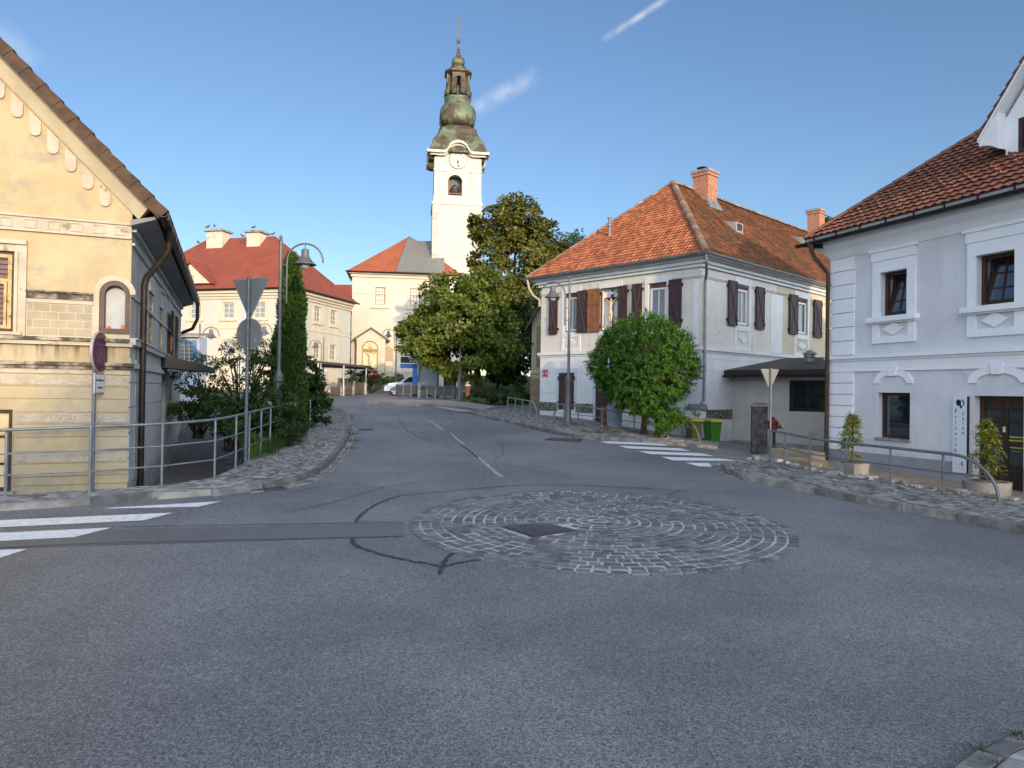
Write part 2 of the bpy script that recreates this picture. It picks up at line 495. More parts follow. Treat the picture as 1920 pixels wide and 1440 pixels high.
wl.new(col, bg.inputs['Color']); bg.inputs['Strength'].default_value = .15
wl.new(bg.outputs[0], wo.inputs[0])
sl = bpy.data.lights.new('sun', 'SUN'); sl.energy = 2.1; sl.angle = math.radians(.55); sl.color = (1.0, .76, .49)
so = bpy.data.objects.new('sun', sl); COL.objects.link(so)
sd = V((SUN.x * cos(ELEV), SUN.y * cos(ELEV), sin(ELEV)))
so.rotation_euler = sd.to_track_quat('Z', 'Y').to_euler()
sc.view_settings.view_transform = 'Standard'; sc.view_settings.look = 'None'; sc.view_settings.exposure = .9; sc.view_settings.gamma = 1
sc.cycles.max_bounces = 6; sc.cycles.diffuse_bounces = 3; sc.cycles.glossy_bounces = 2; sc.cycles.transmission_bounces = 3; sc.cycles.transparent_max_bounces = 4
sc.cycles.use_denoising = True

# ------------------------------------------------------------------ houses' base points (needed by the terrain)
LH_C = at(238, 917, 12.5); LH_A = math.radians(21.5)
LH_P = (LH_C.x, LH_C.y, V((cos(LH_A), sin(LH_A), 0)), V((-sin(LH_A), cos(LH_A), 0)))
MH_C = at(1311, 838, 26.6); MH_A = math.radians(-46.5)
RH_C = at(1557, 868, 19.7); RH_A = math.radians(-69.1)

# ------------------------------------------------------------------ ground sheets
def sheet(name, xs, ys, zf, mat, kind='structure', skip=None):
    b = MB(); n = len(xs)
    vs = [(x, y, zf(x, y)) for y in ys for x in xs]
    fs = [(j * n + i, j * n + i + 1, (j + 1) * n + i + 1, (j + 1) * n + i) for j in range(len(ys) - 1) for i in range(n - 1) if not (skip and skip((xs[i] + xs[i + 1]) / 2, (ys[j] + ys[j + 1]) / 2))]
    b.add(vs, fs)
    return tag(autosmooth(b.build(name, mat), 80), kind=kind)
sheet('road', [i * .5 for i in range(-80, 81)], [i * .5 for i in range(-80, 181)], T, A_ROAD)
far = [-3000, -1200, -600, -300, -160, -100, -70, -50, -40, -20, 0, 20, 40, 50, 70, 100, 160, 300, 600, 1200, 3000]
sheet('ground', far, far, lambda x, y: base_z(x, y) - (1.2 if abs(x) < 45 and abs(y) < 95 else .25), GRASSY)

def resample(pts, n):
    L = [0]
    for a, b in zip(pts, pts[1:]): L.append(L[-1] + (b - a).length)
    out = []
    for i in range(n):
        s = L[-1] * i / (n - 1)
        for k in range(len(pts) - 1):
            if s <= L[k + 1] + 1e-9:
                out.append(pts[k].lerp(pts[k + 1], (s - L[k]) / max(1e-9, L[k + 1] - L[k]))); break
    return out
def smooth(pts, it=2):
    for _ in range(it):
        q = [pts[0]]
        for a, b in zip(pts, pts[1:]): q += [a.lerp(b, .25), a.lerp(b, .75)]
        pts = q + [pts[-1]]
    return pts
def gpts(px, dz=0): return [ground(x, y, dz) for x, y in px]
def flat(p): return V((p.x, p.y, 0))
def onz(p, dz): return V((p.x, p.y, base_z(p.x, p.y) + dz))

def stone(mb, q, h, base, rnd=R, inset=.18, mi=0):
    """one paving stone on four ground corners, top rounded"""
    c = (q[0] + q[1] + q[2] + q[3]) / 4; t = rnd.uniform(-.006, .006); Z = V((0, 0, 1))
    ang = (rnd.uniform(-.012, .012), rnd.uniform(-.012, .012))
    lo = [p + Z * base for p in q]
    m1 = [p.lerp(c, .05) + Z * (h * .55 + t) for p in q]
    m2 = [p.lerp(c, inset) + Z * (h + t) + Z * ((p - c).x * ang[0] + (p - c).y * ang[1]) for p in q]
    vs = lo + m1 + m2; fs = [(8, 9, 10, 11)]
    for r in (0, 4):
        for k in range(4): fs.append((r + k, r + (k + 1) % 4, r + 4 + (k + 1) % 4, r + 4 + k))
    mb.add(vs, fs, mi)

def pavement(name, outer, inner, dz, base_mat, stone_mat, sw=.13, sl_=.2, top=.014, rnd=None, skirt=.8, kerb=True, gap=.018, trans=False):
    rnd = rnd or random.Random(len(name))
    n = 80
    O, I = resample(smooth(gpts(outer, dz)), n), resample(smooth(gpts(inner, dz)), n)
    b = MB(); m = 4
    for i in range(n):
        for j in range(m + 1): b.v.append(onz(O[i].lerp(I[i], j / m), dz))
    for i in range(n - 1):
        for j in range(m):
            a = i * (m + 1) + j; b.f.append([a, a + m + 1, a + m + 2, a + 1]); b.m.append(0)
    for i in range(n - 1):                                   # side walls of the slab
        for P in (I, O):
            b.quad(onz(P[i], dz), onz(P[i + 1], dz), onz(P[i + 1], dz - skirt), onz(P[i], dz - skirt), 0)
    for i in (0, n - 1):
        b.quad(onz(O[i], dz), onz(I[i], dz), onz(I[i], dz - skirt), onz(O[i], dz - skirt), 0)
    tag(b.build(name, base_mat), kind='structure')
    s = MB(); Lo = sum((a - c).length for a, c in zip(O, O[1:])); Li = sum((a - c).length for a, c in zip(I, I[1:]))
    nl = max(2, int((Lo + Li) / 2 / (sw if trans else sl_)))
    OO, II = resample(O, nl + 1), resample(I, nl + 1)
    for i in range(nl):
        wd = ((OO[i] - II[i]).length + (OO[i + 1] - II[i + 1]).length) / 2
        k0 = max(1, int(wd / (sl_ if trans else sw)))
        for j in range(k0):
            sh = rnd.uniform(-.1, .1)
            t0, t1 = (j + sh) / k0, (j + 1 + sh) / k0
            t0, t1 = max(0, t0), min(1, t1)
            if rnd.random() < .03: continue
            q = [OO[i].lerp(II[i], t0), OO[i + 1].lerp(II[i + 1], t0 + rnd.uniform(-.02, .02)), OO[i + 1].lerp(II[i + 1], t1), OO[i].lerp(II[i], t1)]
            c = (q[0] + q[1] + q[2] + q[3]) / 4
            q = [onz(p + (c - p).normalized() * gap * rnd.uniform(.6, 1.6) + V((rnd.uniform(-.012, .012), rnd.uniform(-.012, .012), 0)), dz) for p in q]
            stone(s, q, top, -.01, rnd)
    o = s.build(name + '_setts', stone_mat); tag(o, kind='structure')
    if kerb:
        k = MB(); nk = int(Lo / .9); KO = resample(O, nk + 1)
        for i in range(nk):
            a, c = KO[i], KO[i + 1]; d = (flat(c) - flat(a)).normalized(); nrm = V((-d.y, d.x, 0))
            if (flat(I[n // 2]) - flat(O[n // 2])).dot(nrm) > 0: nrm = -nrm
            a = a + d * .006; c = c - d * .006; hz = dz + .012 + rnd.uniform(-.008, .008); wv = .14
            k.hexa([onz(a, -.1), onz(c, -.1), onz(c + nrm * wv, -.1), onz(a + nrm * wv, -.1), onz(a, hz), onz(c, hz), onz(c + nrm * (wv - .02), hz - .006), onz(a + nrm * (wv - .02), hz - .006)] if nrm.cross(d).z < 0 else
                   [onz(a + nrm * wv, -.1), onz(c + nrm * wv, -.1), onz(c, -.1), onz(a, -.1), onz(a + nrm * (wv - .02), hz - .006), onz(c + nrm * (wv - .02), hz - .006), onz(c, hz), onz(a, hz)])
        tag(k.build(name + '_kerb', KERB), kind='structure')
    return O, I

LEFT_OUT = [(-420, 968), (-150, 953), (0, 945), (120, 938), (250, 927), (400, 918), (500, 905), (560, 893), (600, 873), (632, 838), (650, 808), (653, 790), (646, 774), (628, 762), (600, 756)]
LEFT_IN = [(-420, 945), (-150, 938), (0, 930), (100, 924), (238, 915), (303, 910), (402, 897), (466, 863), (522, 834), (556, 817), (578, 806), (596, 792), (606, 780), (604, 768), (592, 762)]
pavement('pavement_left', LEFT_OUT, LEFT_IN, .11, MORTAR2, STONE2, .115, .165)
# flat gutter strip of setts along the left kerb
pavement('gutter_setts', [(470, 923), (540, 915), (600, 900), (640, 868), (664, 825), (670, 798), (661, 776)], [(452, 917), (520, 908), (575, 893), (617, 862), (645, 817), (655, 797), (652, 780)], .012, MORTAR2, STONE2, .12, .16, .008, kerb=False, skirt=.06)
MID_OUT = [(880, 771), (921, 781), (975, 792), (1018, 803), (1060, 811), (1106, 818), (1204, 823), (1292, 831), (1345, 836)]
MID_IN = [(905, 768), (950, 768), (1008, 778), (1037, 786), (1125, 797), (1230, 808), (1315, 824), (1350, 830)]
pavement('pavement_middle', MID_OUT, MID_IN, .1, MORTAR2, STONE2, .14, .19)
RIGHT_OUT = [(1362, 868), (1372, 881), (1395, 889), (1440, 897), (1521, 912), (1625, 932), (1722, 949), (1920, 983), (2200, 1035)]
RIGHT_IN = [(1400, 861), (1425, 863), (1452, 868), (1521, 886), (1585, 894), (1670, 906), (1766, 922), (1875, 937), (1990, 955), (2250, 996)]
RO, RI = pavement('pavement_right', RIGHT_OUT, RIGHT_IN, .12, MORTAR2, STONE2, .13, .19)
pavement('corner_setts', [(1330, 868), (1345, 886), (1400, 901), (1520, 921), (1680, 950)], [(1362, 867), (1372, 880), (1398, 891), (1521, 914), (1680, 945)], .014, MORTAR2, STONE2, .13, .2, .008, kerb=False, skirt=.06)
pavement('cobbles_near', [(1760, 1470), (1800, 1425), (1850, 1396), (1930, 1372)], [(1980, 1500), (2010, 1480), (2040, 1460), (2060, 1420)], .02, SOIL, STONE2, .14, .2, .022, kerb=False, skirt=.1, gap=.014)

# roundel of concentric setts
RC, RR = V((1.34, 10.86, 0)), 2.84
b = MB()
n = 72; rings = 8
for j in range(rings + 1):
    for i in range(n):
        a = 2 * pi * i / n; p = RC + V((cos(a), sin(a), 0)) * (RR - .02) * j / rings
        b.v.append(onz(p, .012 + .02 * (1 - (j / rings) ** 2)))
for j in range(rings):
    for i in range(n):
        b.f.append([j * n + i, (j + 1) * n + i, (j + 1) * n + (i + 1) % n, j * n + (i + 1) % n]); b.m.append(0)
tag(b.build('roundel_bed', MORTAR), kind='structure')
MHOLE = ground(1010, 995)
s = MB(); rnd = random.Random(3); r0 = RR; 
while r0 > .1:
    wd = rnd.uniform(.150, .166); r1 = r0 - wd; k = max(3, int(2 * pi * max(.05, r0 - wd / 2) / .2)); r1 = max(r1, .004); ph = rnd.random()
    bd = [(i + ph + rnd.uniform(-.13, .13)) * 2 * pi / k for i in range(k)]
    for i in range(k):
        a0, a1 = bd[i], bd[(i + 1) % k] + (2 * pi if i == k - 1 else 0)
        g = .012 / r0; ri, ro = r1 + .010 + rnd.uniform(0, .006), r0 - .010 - rnd.uniform(0, .006)
        q = [RC + V((cos(a) * r, sin(a) * r, 0)) for a, r in ((a0 + g, ri), (a0 + g, ro), (a1 - g, ro), (a1 - g, ri))]
        q = [p + V((rnd.uniform(-.007, .007), rnd.uniform(-.007, .007), 0)) for p in q]
        c = (q[0] + q[2]) / 2
        if abs((c - flat(MHOLE)).dot(V((.82, .57, 0)))) < .42 and abs((c - flat(MHOLE)).dot(V((-.57, .82, 0)))) < .42: continue
        dome = .012 + .02 * (1 - ((c - RC).length / RR) ** 2)
        q = [onz(p, dome) for p in q]
        stone(s, q[::-1] if (q[1] - q[0]).cross(q[2] - q[1]).z < 0 else q, rnd.uniform(.006, .012), -.02, rnd, .12)
    r0 = r1
tag(s.build('roundel_setts', STONE), kind='structure')

def mark(mb, q, dz=.007, nx=10, ny=2):
    P = [ground(x, y, dz) for x, y in q]
    k = len(mb.v)
    for j in range(ny + 1):
        for i in range(nx + 1):
            p = P[0].lerp(P[1], i / nx).lerp(P[3].lerp(P[2], i / nx), j / ny); mb.v.append(onz(p, dz))
    for j in range(ny):
        for i in range(nx):
            a = k + j * (nx + 1) + i; mb.f.append([a + nx + 1, a + nx + 2, a + 1, a]); mb.m.append(0)
b = MB(); mark(b, [(-200, 1001), (211, 989), (756, 980), (757, 1006), (-200, 1035)][:1] + [(756, 980), (757, 1006), (-200, 1033)], .005, 24, 3)
tag(b.build('road_patch', A_PATCH), kind='structure')
b = MB()
for q in ([(188, 953), (417, 939.5), (372, 950), (206, 953.6)], [(-200, 984), (326, 961), (270, 975.5), (-200, 998)], [(-200, 1008), (211, 989), (138, 1007), (-200, 1024)], [(-200, 1037), (51, 1029.5), (0, 1046), (-200, 1058)]): mark(b, q)
k = lambda x, y: (640 + x / 2.526, 740 + y / 2.526)
for q in (((1075, 192), (1230, 199), (1237, 204), (1110, 198)), ((1150, 204), (1450, 214), (1478, 223), (1185, 212)), ((1225, 221), (1505, 231), (1552, 243), (1265, 231)), ((1312, 241), (1605, 254), (1658, 268), (1355, 254)), ((1408, 267), (1705, 277), (1768, 292), (1460, 281)), ((1515, 294), (1805, 303), (1890, 314), (1570, 311)), ((1630, 322), (1840, 325), (1815, 342), (1692, 339))):
    mark(b, [k(*p) for p in q])
tag(b.build('crossing_stripes', PAINT), kind='structure')
b = MB()
for q in ([(893, 857), (898, 856), (944, 894), (936, 895)], [(843, 812), (846, 811.5), (871, 832), (866, 833)], [(803, 789), (806, 788.5), (833, 805), (829, 806)], [(815, 763), (835, 761.5), (905, 773), (880, 775)]): mark(b, q, .007, 4, 1)
tag(b.build('lane_markings', PAINT_OLD), kind='structure')
def crack(mb, px, wd, dz=.0065, seed=1):
    rn = random.Random(seed); P = smooth(gpts(px), 1); P = resample(P, 14 * len(px)); L = []
    for i, p in enumerate(P):
        d = flat(P[min(i + 1, len(P) - 1)] - P[max(i - 1, 0)]).normalized(); nn = V((-d.y, d.x, 0)); p = p + nn * rn.uniform(-.02, .02) * (1.0 if wd > .03 else .6)
        w_ = wd / 2 * rn.uniform(.55, 1.35); L.append((onz(p + nn * w_, dz), onz(p - nn * w_, dz)))
    for (a, c), (e, g) in zip(L, L[1:]): mb.quad(c, g, e, a)
b = MB()
for i, (px, wd) in enumerate((([(667, 981), (674, 968), (690, 955), (720, 939), (748, 930)], .05), ([(748, 930), (860, 919), (990, 908.5), (1120, 911), (1290, 921)], .028), ([(660, 1010), (660, 1018), (672, 1027), (700, 1036), (760, 1051), (808, 1058), (832, 1064)], .06),
        ([(823, 1077), (832, 1060), (838, 1045), (852, 1037)], .05), ([(832, 1063), (870, 1054), (905, 1049), (940, 1049)], .045), ([(1255, 928), (1268, 922), (1275, 921)], .03), ([(-80, 1033), (0, 1028), (150, 1020), (420, 1014), (757, 1006)], .022), ([(205, 989), (430, 985), (756, 979.5)], .022),
        ([(862, 833), (880, 845), (897, 860)], .04), ([(745, 776), (752, 800), (790, 822), (850, 842), (890, 858)], .018), ([(915, 809), (940, 830), (945, 850), (925, 865)], .014), ([(540, 925), (640, 905), (720, 915)], .018), ([(945, 872), (990, 880), (1050, 890)], .016), ([(530, 962), (620, 945), (700, 918), (780, 905)], .016), ([(1050, 800), (1010, 812), (960, 800)], .012))):
    crack(b, px, wd, .0062 + i * .0004, i)
tag(b.build('tar_seams', A_TAR), kind='structure')

# iron covers in the road: things
def plate(name, label, cat, px, a, bb, ang, ribs=7):
    p = ground(*px); t = thing(name, label, cat, (p.x, p.y, base_z(p.x, p.y) + .004), ang)
    m = MB(); m.box(-a, a, -bb, bb, -.02, .012); m.build('frame', IRON, t)
    m = MB(); 
    for i in range(ribs):
        y = -bb * .82 + 1.64 * bb * i / (ribs - 1); m.box(-a * .86, a * .86, y - .022, y + .022, .012, .026)
    m.build('grid', IRON, t); return t
p = MHOLE; t = thing('manhole_cover', 'square rusty iron cover set askew among the ring setts of the roundel', 'manhole cover', (p.x, p.y, base_z(p.x, p.y) + .02), math.atan2(.57, .82))
m = MB(); m.box(-.40, .40, -.40, .40, -.04, .014); m.build('frame', IRON, t)
m = MB()
for i in range(-8, 9):
    for j in range(-8, 9): m.box(i * .042 - .014, i * .042 + .014, j * .042 - .014, j * .042 + .014, .014, .021)
m.build('cover', M('rusty_plate', (.10, .098, .104), (.14, .13, .135), 7, rough=.6, metal=.4), t)
plate('drain_grate', 'slotted iron gully grate at the foot of the left pavement kerb', 'drain grate', (503, 917), .32, .22, .45)
plate('manhole_cover', 'rusty rectangular iron cover in the asphalt before the zebra crossing', 'manhole cover', (1057, 824.5), .55, .42, -.2, 11)
plate('manhole_cover', 'small distant iron cover in the road beside the shadowed lawn', 'manhole cover', (884, 773.5), .6, .45, .1, 5)
plate('drain_grate', 'small round-edged iron cover beyond the gutter setts at the left bend', 'drain grate', (686, 806), .24, .2, .2, 5)
# ------------------------------------------------------------------ shared house materials
GLASS = M('dark_glass', (.014, .018, .026), rough=.03, spec=.6)
for n_ in GLASS.node_tree.nodes:
    if n_.type == 'BSDF_PRINCIPLED': n_.inputs['IOR'].default_value = 2.3; n_.inputs['Specular IOR Level'].default_value = .5
GLASS_C = M('curtained_glass', (.17, .17, .16), (.24, .24, .22), 2.5, rough=.06, spec=.6, stretch=(9, 9, .4))
BROWNW = M('dark_brown_wood', (.035, .018, .012), (.055, .03, .02), 8, rough=.5, stretch=(1, 1, .2))
WHITEF = M('white_window_frame', (.70, .70, .69), rough=.4)
COPPER = M('brown_copper', (.05, .034, .026), (.034, .028, .02), 6, rough=.45, metal=.5, c3=(.07, .075, .045), sc3=4, th=.6)
ZINC = M('weathered_zinc', (.26, .27, .27), (.19, .195, .19), 5, rough=.5, metal=.5)
DARKMETAL = M('dark_gutter_metal', (.03, .022, .02), (.042, .032, .028), 6, rough=.4, metal=.4)
BRICK = M('chimney_brick', (.40, .13, .06), (.52, .20, .10), 14, rough=.9, bump=.5, bsc=30, isl=.22)

# ================================================================== LEFT: the yellow gabled house
def old_plaster(name, c1, c2, grey, dark):
    s = Mt(name, .92, spec=.2)
    col = s.mix(s.ramp(s.noise(1.1, 6, .65), .38, .62), c1, c2)
    col = s.mix(s.ramp(s.noise(.8, 7, .7, stretch=(1, 1, 1.6)), .50, .64, 0, .8), col, grey)
    col = s.mix(s.ramp(s.noise(2.4, 8, .75), .62, .68, 0, .75), col, (.47, .43, .36))
    x = s.zc()
    g2 = s.math('MULTIPLY', s.math('SUBTRACT', 1, s.ramp(x[2], 2.0, 3.6)), s.ramp(s.noise(.7, 6, .7, stretch=(1, 1, .7)), .38, .60, 0, .55))
    col = s.mix(g2, col, (.40, .355, .27))
    band = s.math('MULTIPLY', s.ramp(x[2], 2.1, 2.58), s.math('SUBTRACT', 1, s.ramp(x[2], 2.60, 2.68)))
    drip = s.ramp(s.noise(3.0, 6, .7, stretch=(2.2, 2.2, .35)), .44, .66)
    col = s.mix(s.math('MULTIPLY', band, drip), col, dark)
    low = s.math('MULTIPLY', s.math('SUBTRACT', 1, s.ramp(x[2], .05, .55)), s.ramp(s.noise(2.2, 6), .4, .6))
    col = s.mix(s.math('MULTIPLY', low, .7), col, (.27, .235, .17))
    col = s.vary(col, s.noise(45, 3, .7), .12)
    s.bump(s.noise(38, 4, .7), .35, .008)
    return s.done(col)
YPL = old_plaster('yellow_plaster', (.43, .335, .185), (.485, .39, .23), (.33, .285, .21), (.055, .045, .033))
YTRIM = M('pale_plaster_trim', (.43, .365, .265), (.50, .435, .33), 2.5, rough=.92, c3=(.25, .21, .15), sc3=3.5, th=.60, bump=.3, bsc=45)
YROUGH = M('pebbled_plaster', (.43, .365, .265), (.50, .43, .325), 5, rough=.95, bump=1, bsc=26, bd=.03, c3=(.30, .25, .18), sc3=6, th=.66)
YDARK = M('soot_stained_moulding', (.07, .058, .043), (.40, .34, .25), 3.4, rough=.95, bump=.6, bsc=30, lo=.42, hi=.66)
YBLOCK = M('ashlar_plaster', (.32, .27, .18), (.37, .315, .22), 3, rough=.92, bump=.3, bsc=40, isl=.07)
YSIDE = M('grey_side_plaster', (.37, .355, .32), (.43, .41, .37), 1.4, rough=.9, c3=(.25, .24, .21), sc3=1.8, th=.62, bump=.2, bsc=40)
SOFFIT = M('grey_soffit', (.20, .20, .195), (.24, .235, .22), 2, rough=.9)
VERGE = M('verge_board', (.062, .037, .021), (.095, .056, .031), 5, rough=.8, c3=(.09, .05, .03), sc3=3, th=.6, bump=.3)
NICHE = M('niche_plaster', (.50, .51, .50), (.42, .43, .43), 2.2, rough=.9, c3=(.30, .29, .27), sc3=5, th=.66)
OLDWOOD = M('peeling_ochre_wood', (.40, .24, .08), (.52, .36, .15), 7, rough=.5, c3=(.12, .065, .03), sc3=9, th=.55, spec=.4)
SHUTW = M('dark_shutter_wood', (.05, .028, .02), (.075, .042, .03), 6, rough=.65, stretch=(1, 1, .3))
WARMREFL = M('warm_reflection_pane', (.62, .45, .22), (.70, .52, .28), 2, rough=.25, spec=.6)  # warm bright reflection put into the pane colour
LOUV = M('violet_brown_louvre', (.13, .07, .065), (.17, .10, .09), 5, rough=.5)
ROOFDK = M('old_tile_roof', (.22, .10, .055), (.14, .075, .045), 3, rough=.9, bump=.6, bsc=12)

LH = thing('yellow_house', 'weathered yellow gabled house with stained mouldings and an arched niche at its corner', 'house', (LH_C.x, LH_C.y, LH_C.z), LH_A)
FL, FS = Face(LH, 0, 0, 0), Face(LH, 0, 0, pi / 2)
LW, LD = 9.0, 13.5
zb = -.9
zso = FL.px(246, 428)[1]          # where the eave soffit meets the corner of the wall
a0, b0 = FL.px(277, 388, -.26); a1, b1 = FL.px(0, 102, -.26)
ms = -(b1 - b0) / (a1 - a0)       # roof pitch
ze = b0 + ms * a0                 # underside of the roof over the wall corner
c0_, e0_ = FL.px(240, 400); c1_, e1_ = FL.px(0, 137)
off_b = ((ze - ms * c0_ - e0_) + (ze - ms * c1_ - e1_)) / 2     # height of the cove below the roof
zap = ze + ms * LW / 2
# openings
wu = FL.px(28, 550)[0]
W1 = (wu - .95, wu, FL.px(14, 622)[1], FL.px(14, 471)[1])
lu = FL.px(22, 850)[0]
W2 = (lu - .9, lu, FL.px(10, 921)[1], FL.px(10, 768)[1])
n0, n1 = FL.px(187, 575)[0], FL.px(244, 575)[0]
NZ0, NZ1, NZT = FL.px(218, 624)[1], FL.px(218, 560)[1], FL.px(215, 527)[1]
m = MB()
FL.wall(m, -LW, 0, zb, ze, [W1, W2, (n0 + .05, n1 - .05, NZ0 + .06, NZT - .05)], .16)
m.poly([FL.pt(-LW, 0, ze), FL.pt(0, 0, ze), FL.pt(-LW / 2, 0, zap)])
m.quad(FL.pt(-LW, LD, zb), FL.pt(-LW, 0, zb), FL.pt(-LW, 0, ze), FL.pt(-LW, LD, ze))
m.quad(FL.pt(0, LD, zb), FL.pt(-LW, LD, zb), FL.pt(-LW, LD, ze), FL.pt(0, LD, ze))
m.poly([FL.pt(0, LD, ze), FL.pt(-LW, LD, ze), FL.pt(-LW / 2, LD, zap)])
m.build('front_wall', YPL, LH)
# side wall with its openings
def sr(x0, x1, yt, yb): 
    u0 = FS.px(x0, 620)[0]; u1 = FS.px(x1, 620)[0]
    return (u0, u1, FS.px((x0 + x1) / 2, yb)[1], FS.px((x0 + x1) / 2, yt)[1])
SW = [sr(278.5, 285.5, 548, 648), sr(298.5, 303.5, 578, 660)]
u_sh = FS.px(316, 640)[0]
SW.append((u_sh, u_sh + 1.0, SW[0][2], SW[0][3]))
ud = FS.px(301, 780)[0]
DOOR = (ud, ud + .95, .05, 2.05)
SW2 = (ud + 2.6, ud + 3.3, .8, 2.0)
m = MB(); FS.wall(m, 0, LD, zb, ze, SW + [DOOR, SW2], .2)
m.build('side_wall', YSIDE, LH)
m = MB()
FS.courses(m, .0, LD, [.1 + .44 * i for i in range(6)], .03, .018, [DOOR, SW2, (.55, .8, -1, 2.2)])
zs2 = FL.px(120, 637)[1]; zs1 = FL.px(120, 684)[1]
FS.box(m, 0, LD, zs1 - .03, zs1 + .06, -.07, .01); FS.box(m, 0, LD, zs2 - .05, zs2 + .05, -.09, .01); FS.box(m, 0, LD, zs2 + .05, zs2 + .07, -.12, .01)
for r in SW:
    FS.box(m, r[0] - .12, r[1] + .12, r[3], r[3] + .38, -.03, .01); FS.box(m, r[0] - .16, r[1] + .16, r[3] + .38, r[3] + .44, -.07, .01)
    FS.box(m, r[0] - .14, r[1] + .14, r[2] - .12, r[2], -.10, .01)
FS.box(m, 0, LD, (SW[0][2] + SW[0][3]) / 2 + .1, (SW[0][2] + SW[0][3]) / 2 + .16, -.03, .01)
FS.box(m, 0, LD, zso - .30, zso - .26, -.05, .01); FS.box(m, 0, LD, zso - .06, zso, -.07, .01)
m.build('side_mouldings', M('side_trim', (.42, .41, .385), (.48, .47, .44), 3, rough=.9), LH)
for i, r in enumerate(SW):
    winframe(FS, r, (OLDWOOD if i < 2 else BROWNW, GLASS), d=.05, nx=2, nz=4)
m = MB()
r = SW[2]
for a, b in ((r[0] - .62, r[0] - .06), (r[1] + .06, r[1] + .62)):
    m2 = MB(); FS.box(m2, a, b, r[2] - .05, r[3] + .05, -.14, -.09)
    for i in range(14):
        z = r[2] + (r[3] - r[2]) * (i + .5) / 14; FS.box(m2, a + .06, b - .06, z - .02, z + .03, -.155, -.13)
    m2.build('shutter', SHUTW, LH)
winframe(FS, SW2, (BROWNW, GLASS), d=.1, nx=1, nz=2)
m = MB(); FS.frame(m, DOOR[0], DOOR[1], DOOR[2], DOOR[3], .09, .05, .16); FS.box(m, DOOR[0] + .09, DOOR[1] - .09, DOOR[2], DOOR[3] - .09, .1, .15)
m.build('door', M('grey_door', (.20, .20, .20), (.26, .255, .25), 4, rough=.6), LH)
m = MB()
m.hexa([FS.pt(ud - .2, 0, 2.28), FS.pt(ud - .2, -1.25, 2.18), FS.pt(ud + 1.5, -1.25, 2.18), FS.pt(ud + 1.5, 0, 2.28), FS.pt(ud - .2, 0, 2.62), FS.pt(ud - .2, -1.25, 2.30), FS.pt(ud + 1.5, -1.25, 2.30), FS.pt(ud + 1.5, 0, 2.62)])
m.build('door_canopy', M('black_canopy', (.018, .018, .02), (.028, .027, .027), 5, rough=.6), LH)
m = MB(); FS.box(m, .25, LD, zb, .02, -.05, .01); m.build('plinth', CONC, LH)
# gable decoration
m = MB(); s_d = V((1, 0, -ms)).normalized()
def gl(u, off, d):   # a point under the gable line, off metres down square to it
    q = V((u, 0, ze - ms * u)) + V((-s_d.z * -1 * 0, 0, 0)); nrm = V((-ms, 0, -1)).normalized()
    return FL.pt(q.x + nrm.x * off, d, q.z + nrm.z * off)
CW = off_b / math.sqrt(1 + ms * ms)
for (o0, o1, d0, d1, d2) in ((.0, CW, -.30, -.05, 0),):
    A0, A1 = -LW / 2 + .0, .28
    m.hexa([gl(A1, o1, -.04), gl(A1, o0, -.28), gl(A1, o0, .02), gl(A1, o1, .02), gl(A0, o1, -.04), gl(A0, o0, -.28), gl(A0, o0, .02), gl(A0, o1, .02)])
m.build('gable_cove', M('cream_cove', (.55, .45, .285), (.61, .51, .34), 2.5, rough=.9, c3=(.40, .33, .22), sc3=7, th=.7), LH)
m = MB()
for i in range(18):
    u = -.42 - i * .262
    if u < -LW / 2 + .3: break
    zt = ze - ms * u - off_b - .04; wv, L = .085, .27
    pts = [FL.pt(u + wv, 0, zt - wv * ms * 1.0)] + [FL.pt(u - wv, 0, zt + wv * ms * 1.0)]
    pts += [FL.pt(u - wv * cos(a), 0, zt - L + .03 - wv * sin(a)) for a in [k * pi / 7 for k in range(8)]]
    m.prism(pts, FL.n * -.035)
m.build('scalloped_frieze', YTRIM, LH)
# band with square panels
zt0, zt1 = FL.px(245, 446)[1], FL.px(245, 424)[1]
m = MB(); FL.box(m, -LW, 0, zt0, zt1, -.03, .01); FL.box(m, -LW, 0, zt1, zt1 + .035, -.06, .01); FL.box(m, -LW, 0, zt0 - .03, zt0, -.045, .01)
for i in range(26):
    u = -.16 - i * .335; hh = (zt1 - zt0)
    FL.frame(m, u - .10, u + .08, zt0 + hh * .12, zt0 + hh * .86, .018, -.045, -.02)
m.build('panelled_band', YTRIM, LH)
# upper window
m = MB(); a, b_, c, d_ = W1; sw = FL.px(50, 550)[0] - wu
FL.box(m, b_, b_ + sw, c - .05, d_ + .12, -.05, .01); FL.box(m, a - sw, a, c - .05, d_ + .12, -.05, .01); FL.box(m, a - sw, b_ + sw, d_ + .12, d_ + .19, -.09, .01)
FL.box(m, a, b_, d_, d_ + .12, -.035, .01); FL.box(m, b_, b_ + .05, c, d_, -.08, -.05); FL.box(m, a - .05, a, c, d_, -.08, -.05)
FL.box(m, a - sw, b_ + sw, c - .17, c - .05, -.05, .01); FL.box(m, a - .1, b_ + .12, c - .05, c, -.10, .01)
m.build('window_surround', YTRIM, LH)
wo_ = winframe(FL, W1, (BROWNW, LOUV), d=.06, fw=.05)
m = MB(); FL.frame(m, a + .05, b_ - .05, c + .05, d_ - .05, .055, .005, .06); zz = c + (d_ - c) * .64; FL.box(m, a + .1, b_ - .1, zz - .025, zz + .025, .005, .06)
FL.frame(m, a + .11, b_ - .115, c + .06, zz - .03, .04, -.01, .05)
m.build('sash', OLDWOOD, wo_)
m = MB()
for i in range(15):
    z = c + .1 + (d_ - c - .2) * i / 14; FL.box(m, a + .1, b_ - .1, z - .028, z + .018, .035, .055)
m.build('louvre', LOUV, wo_)
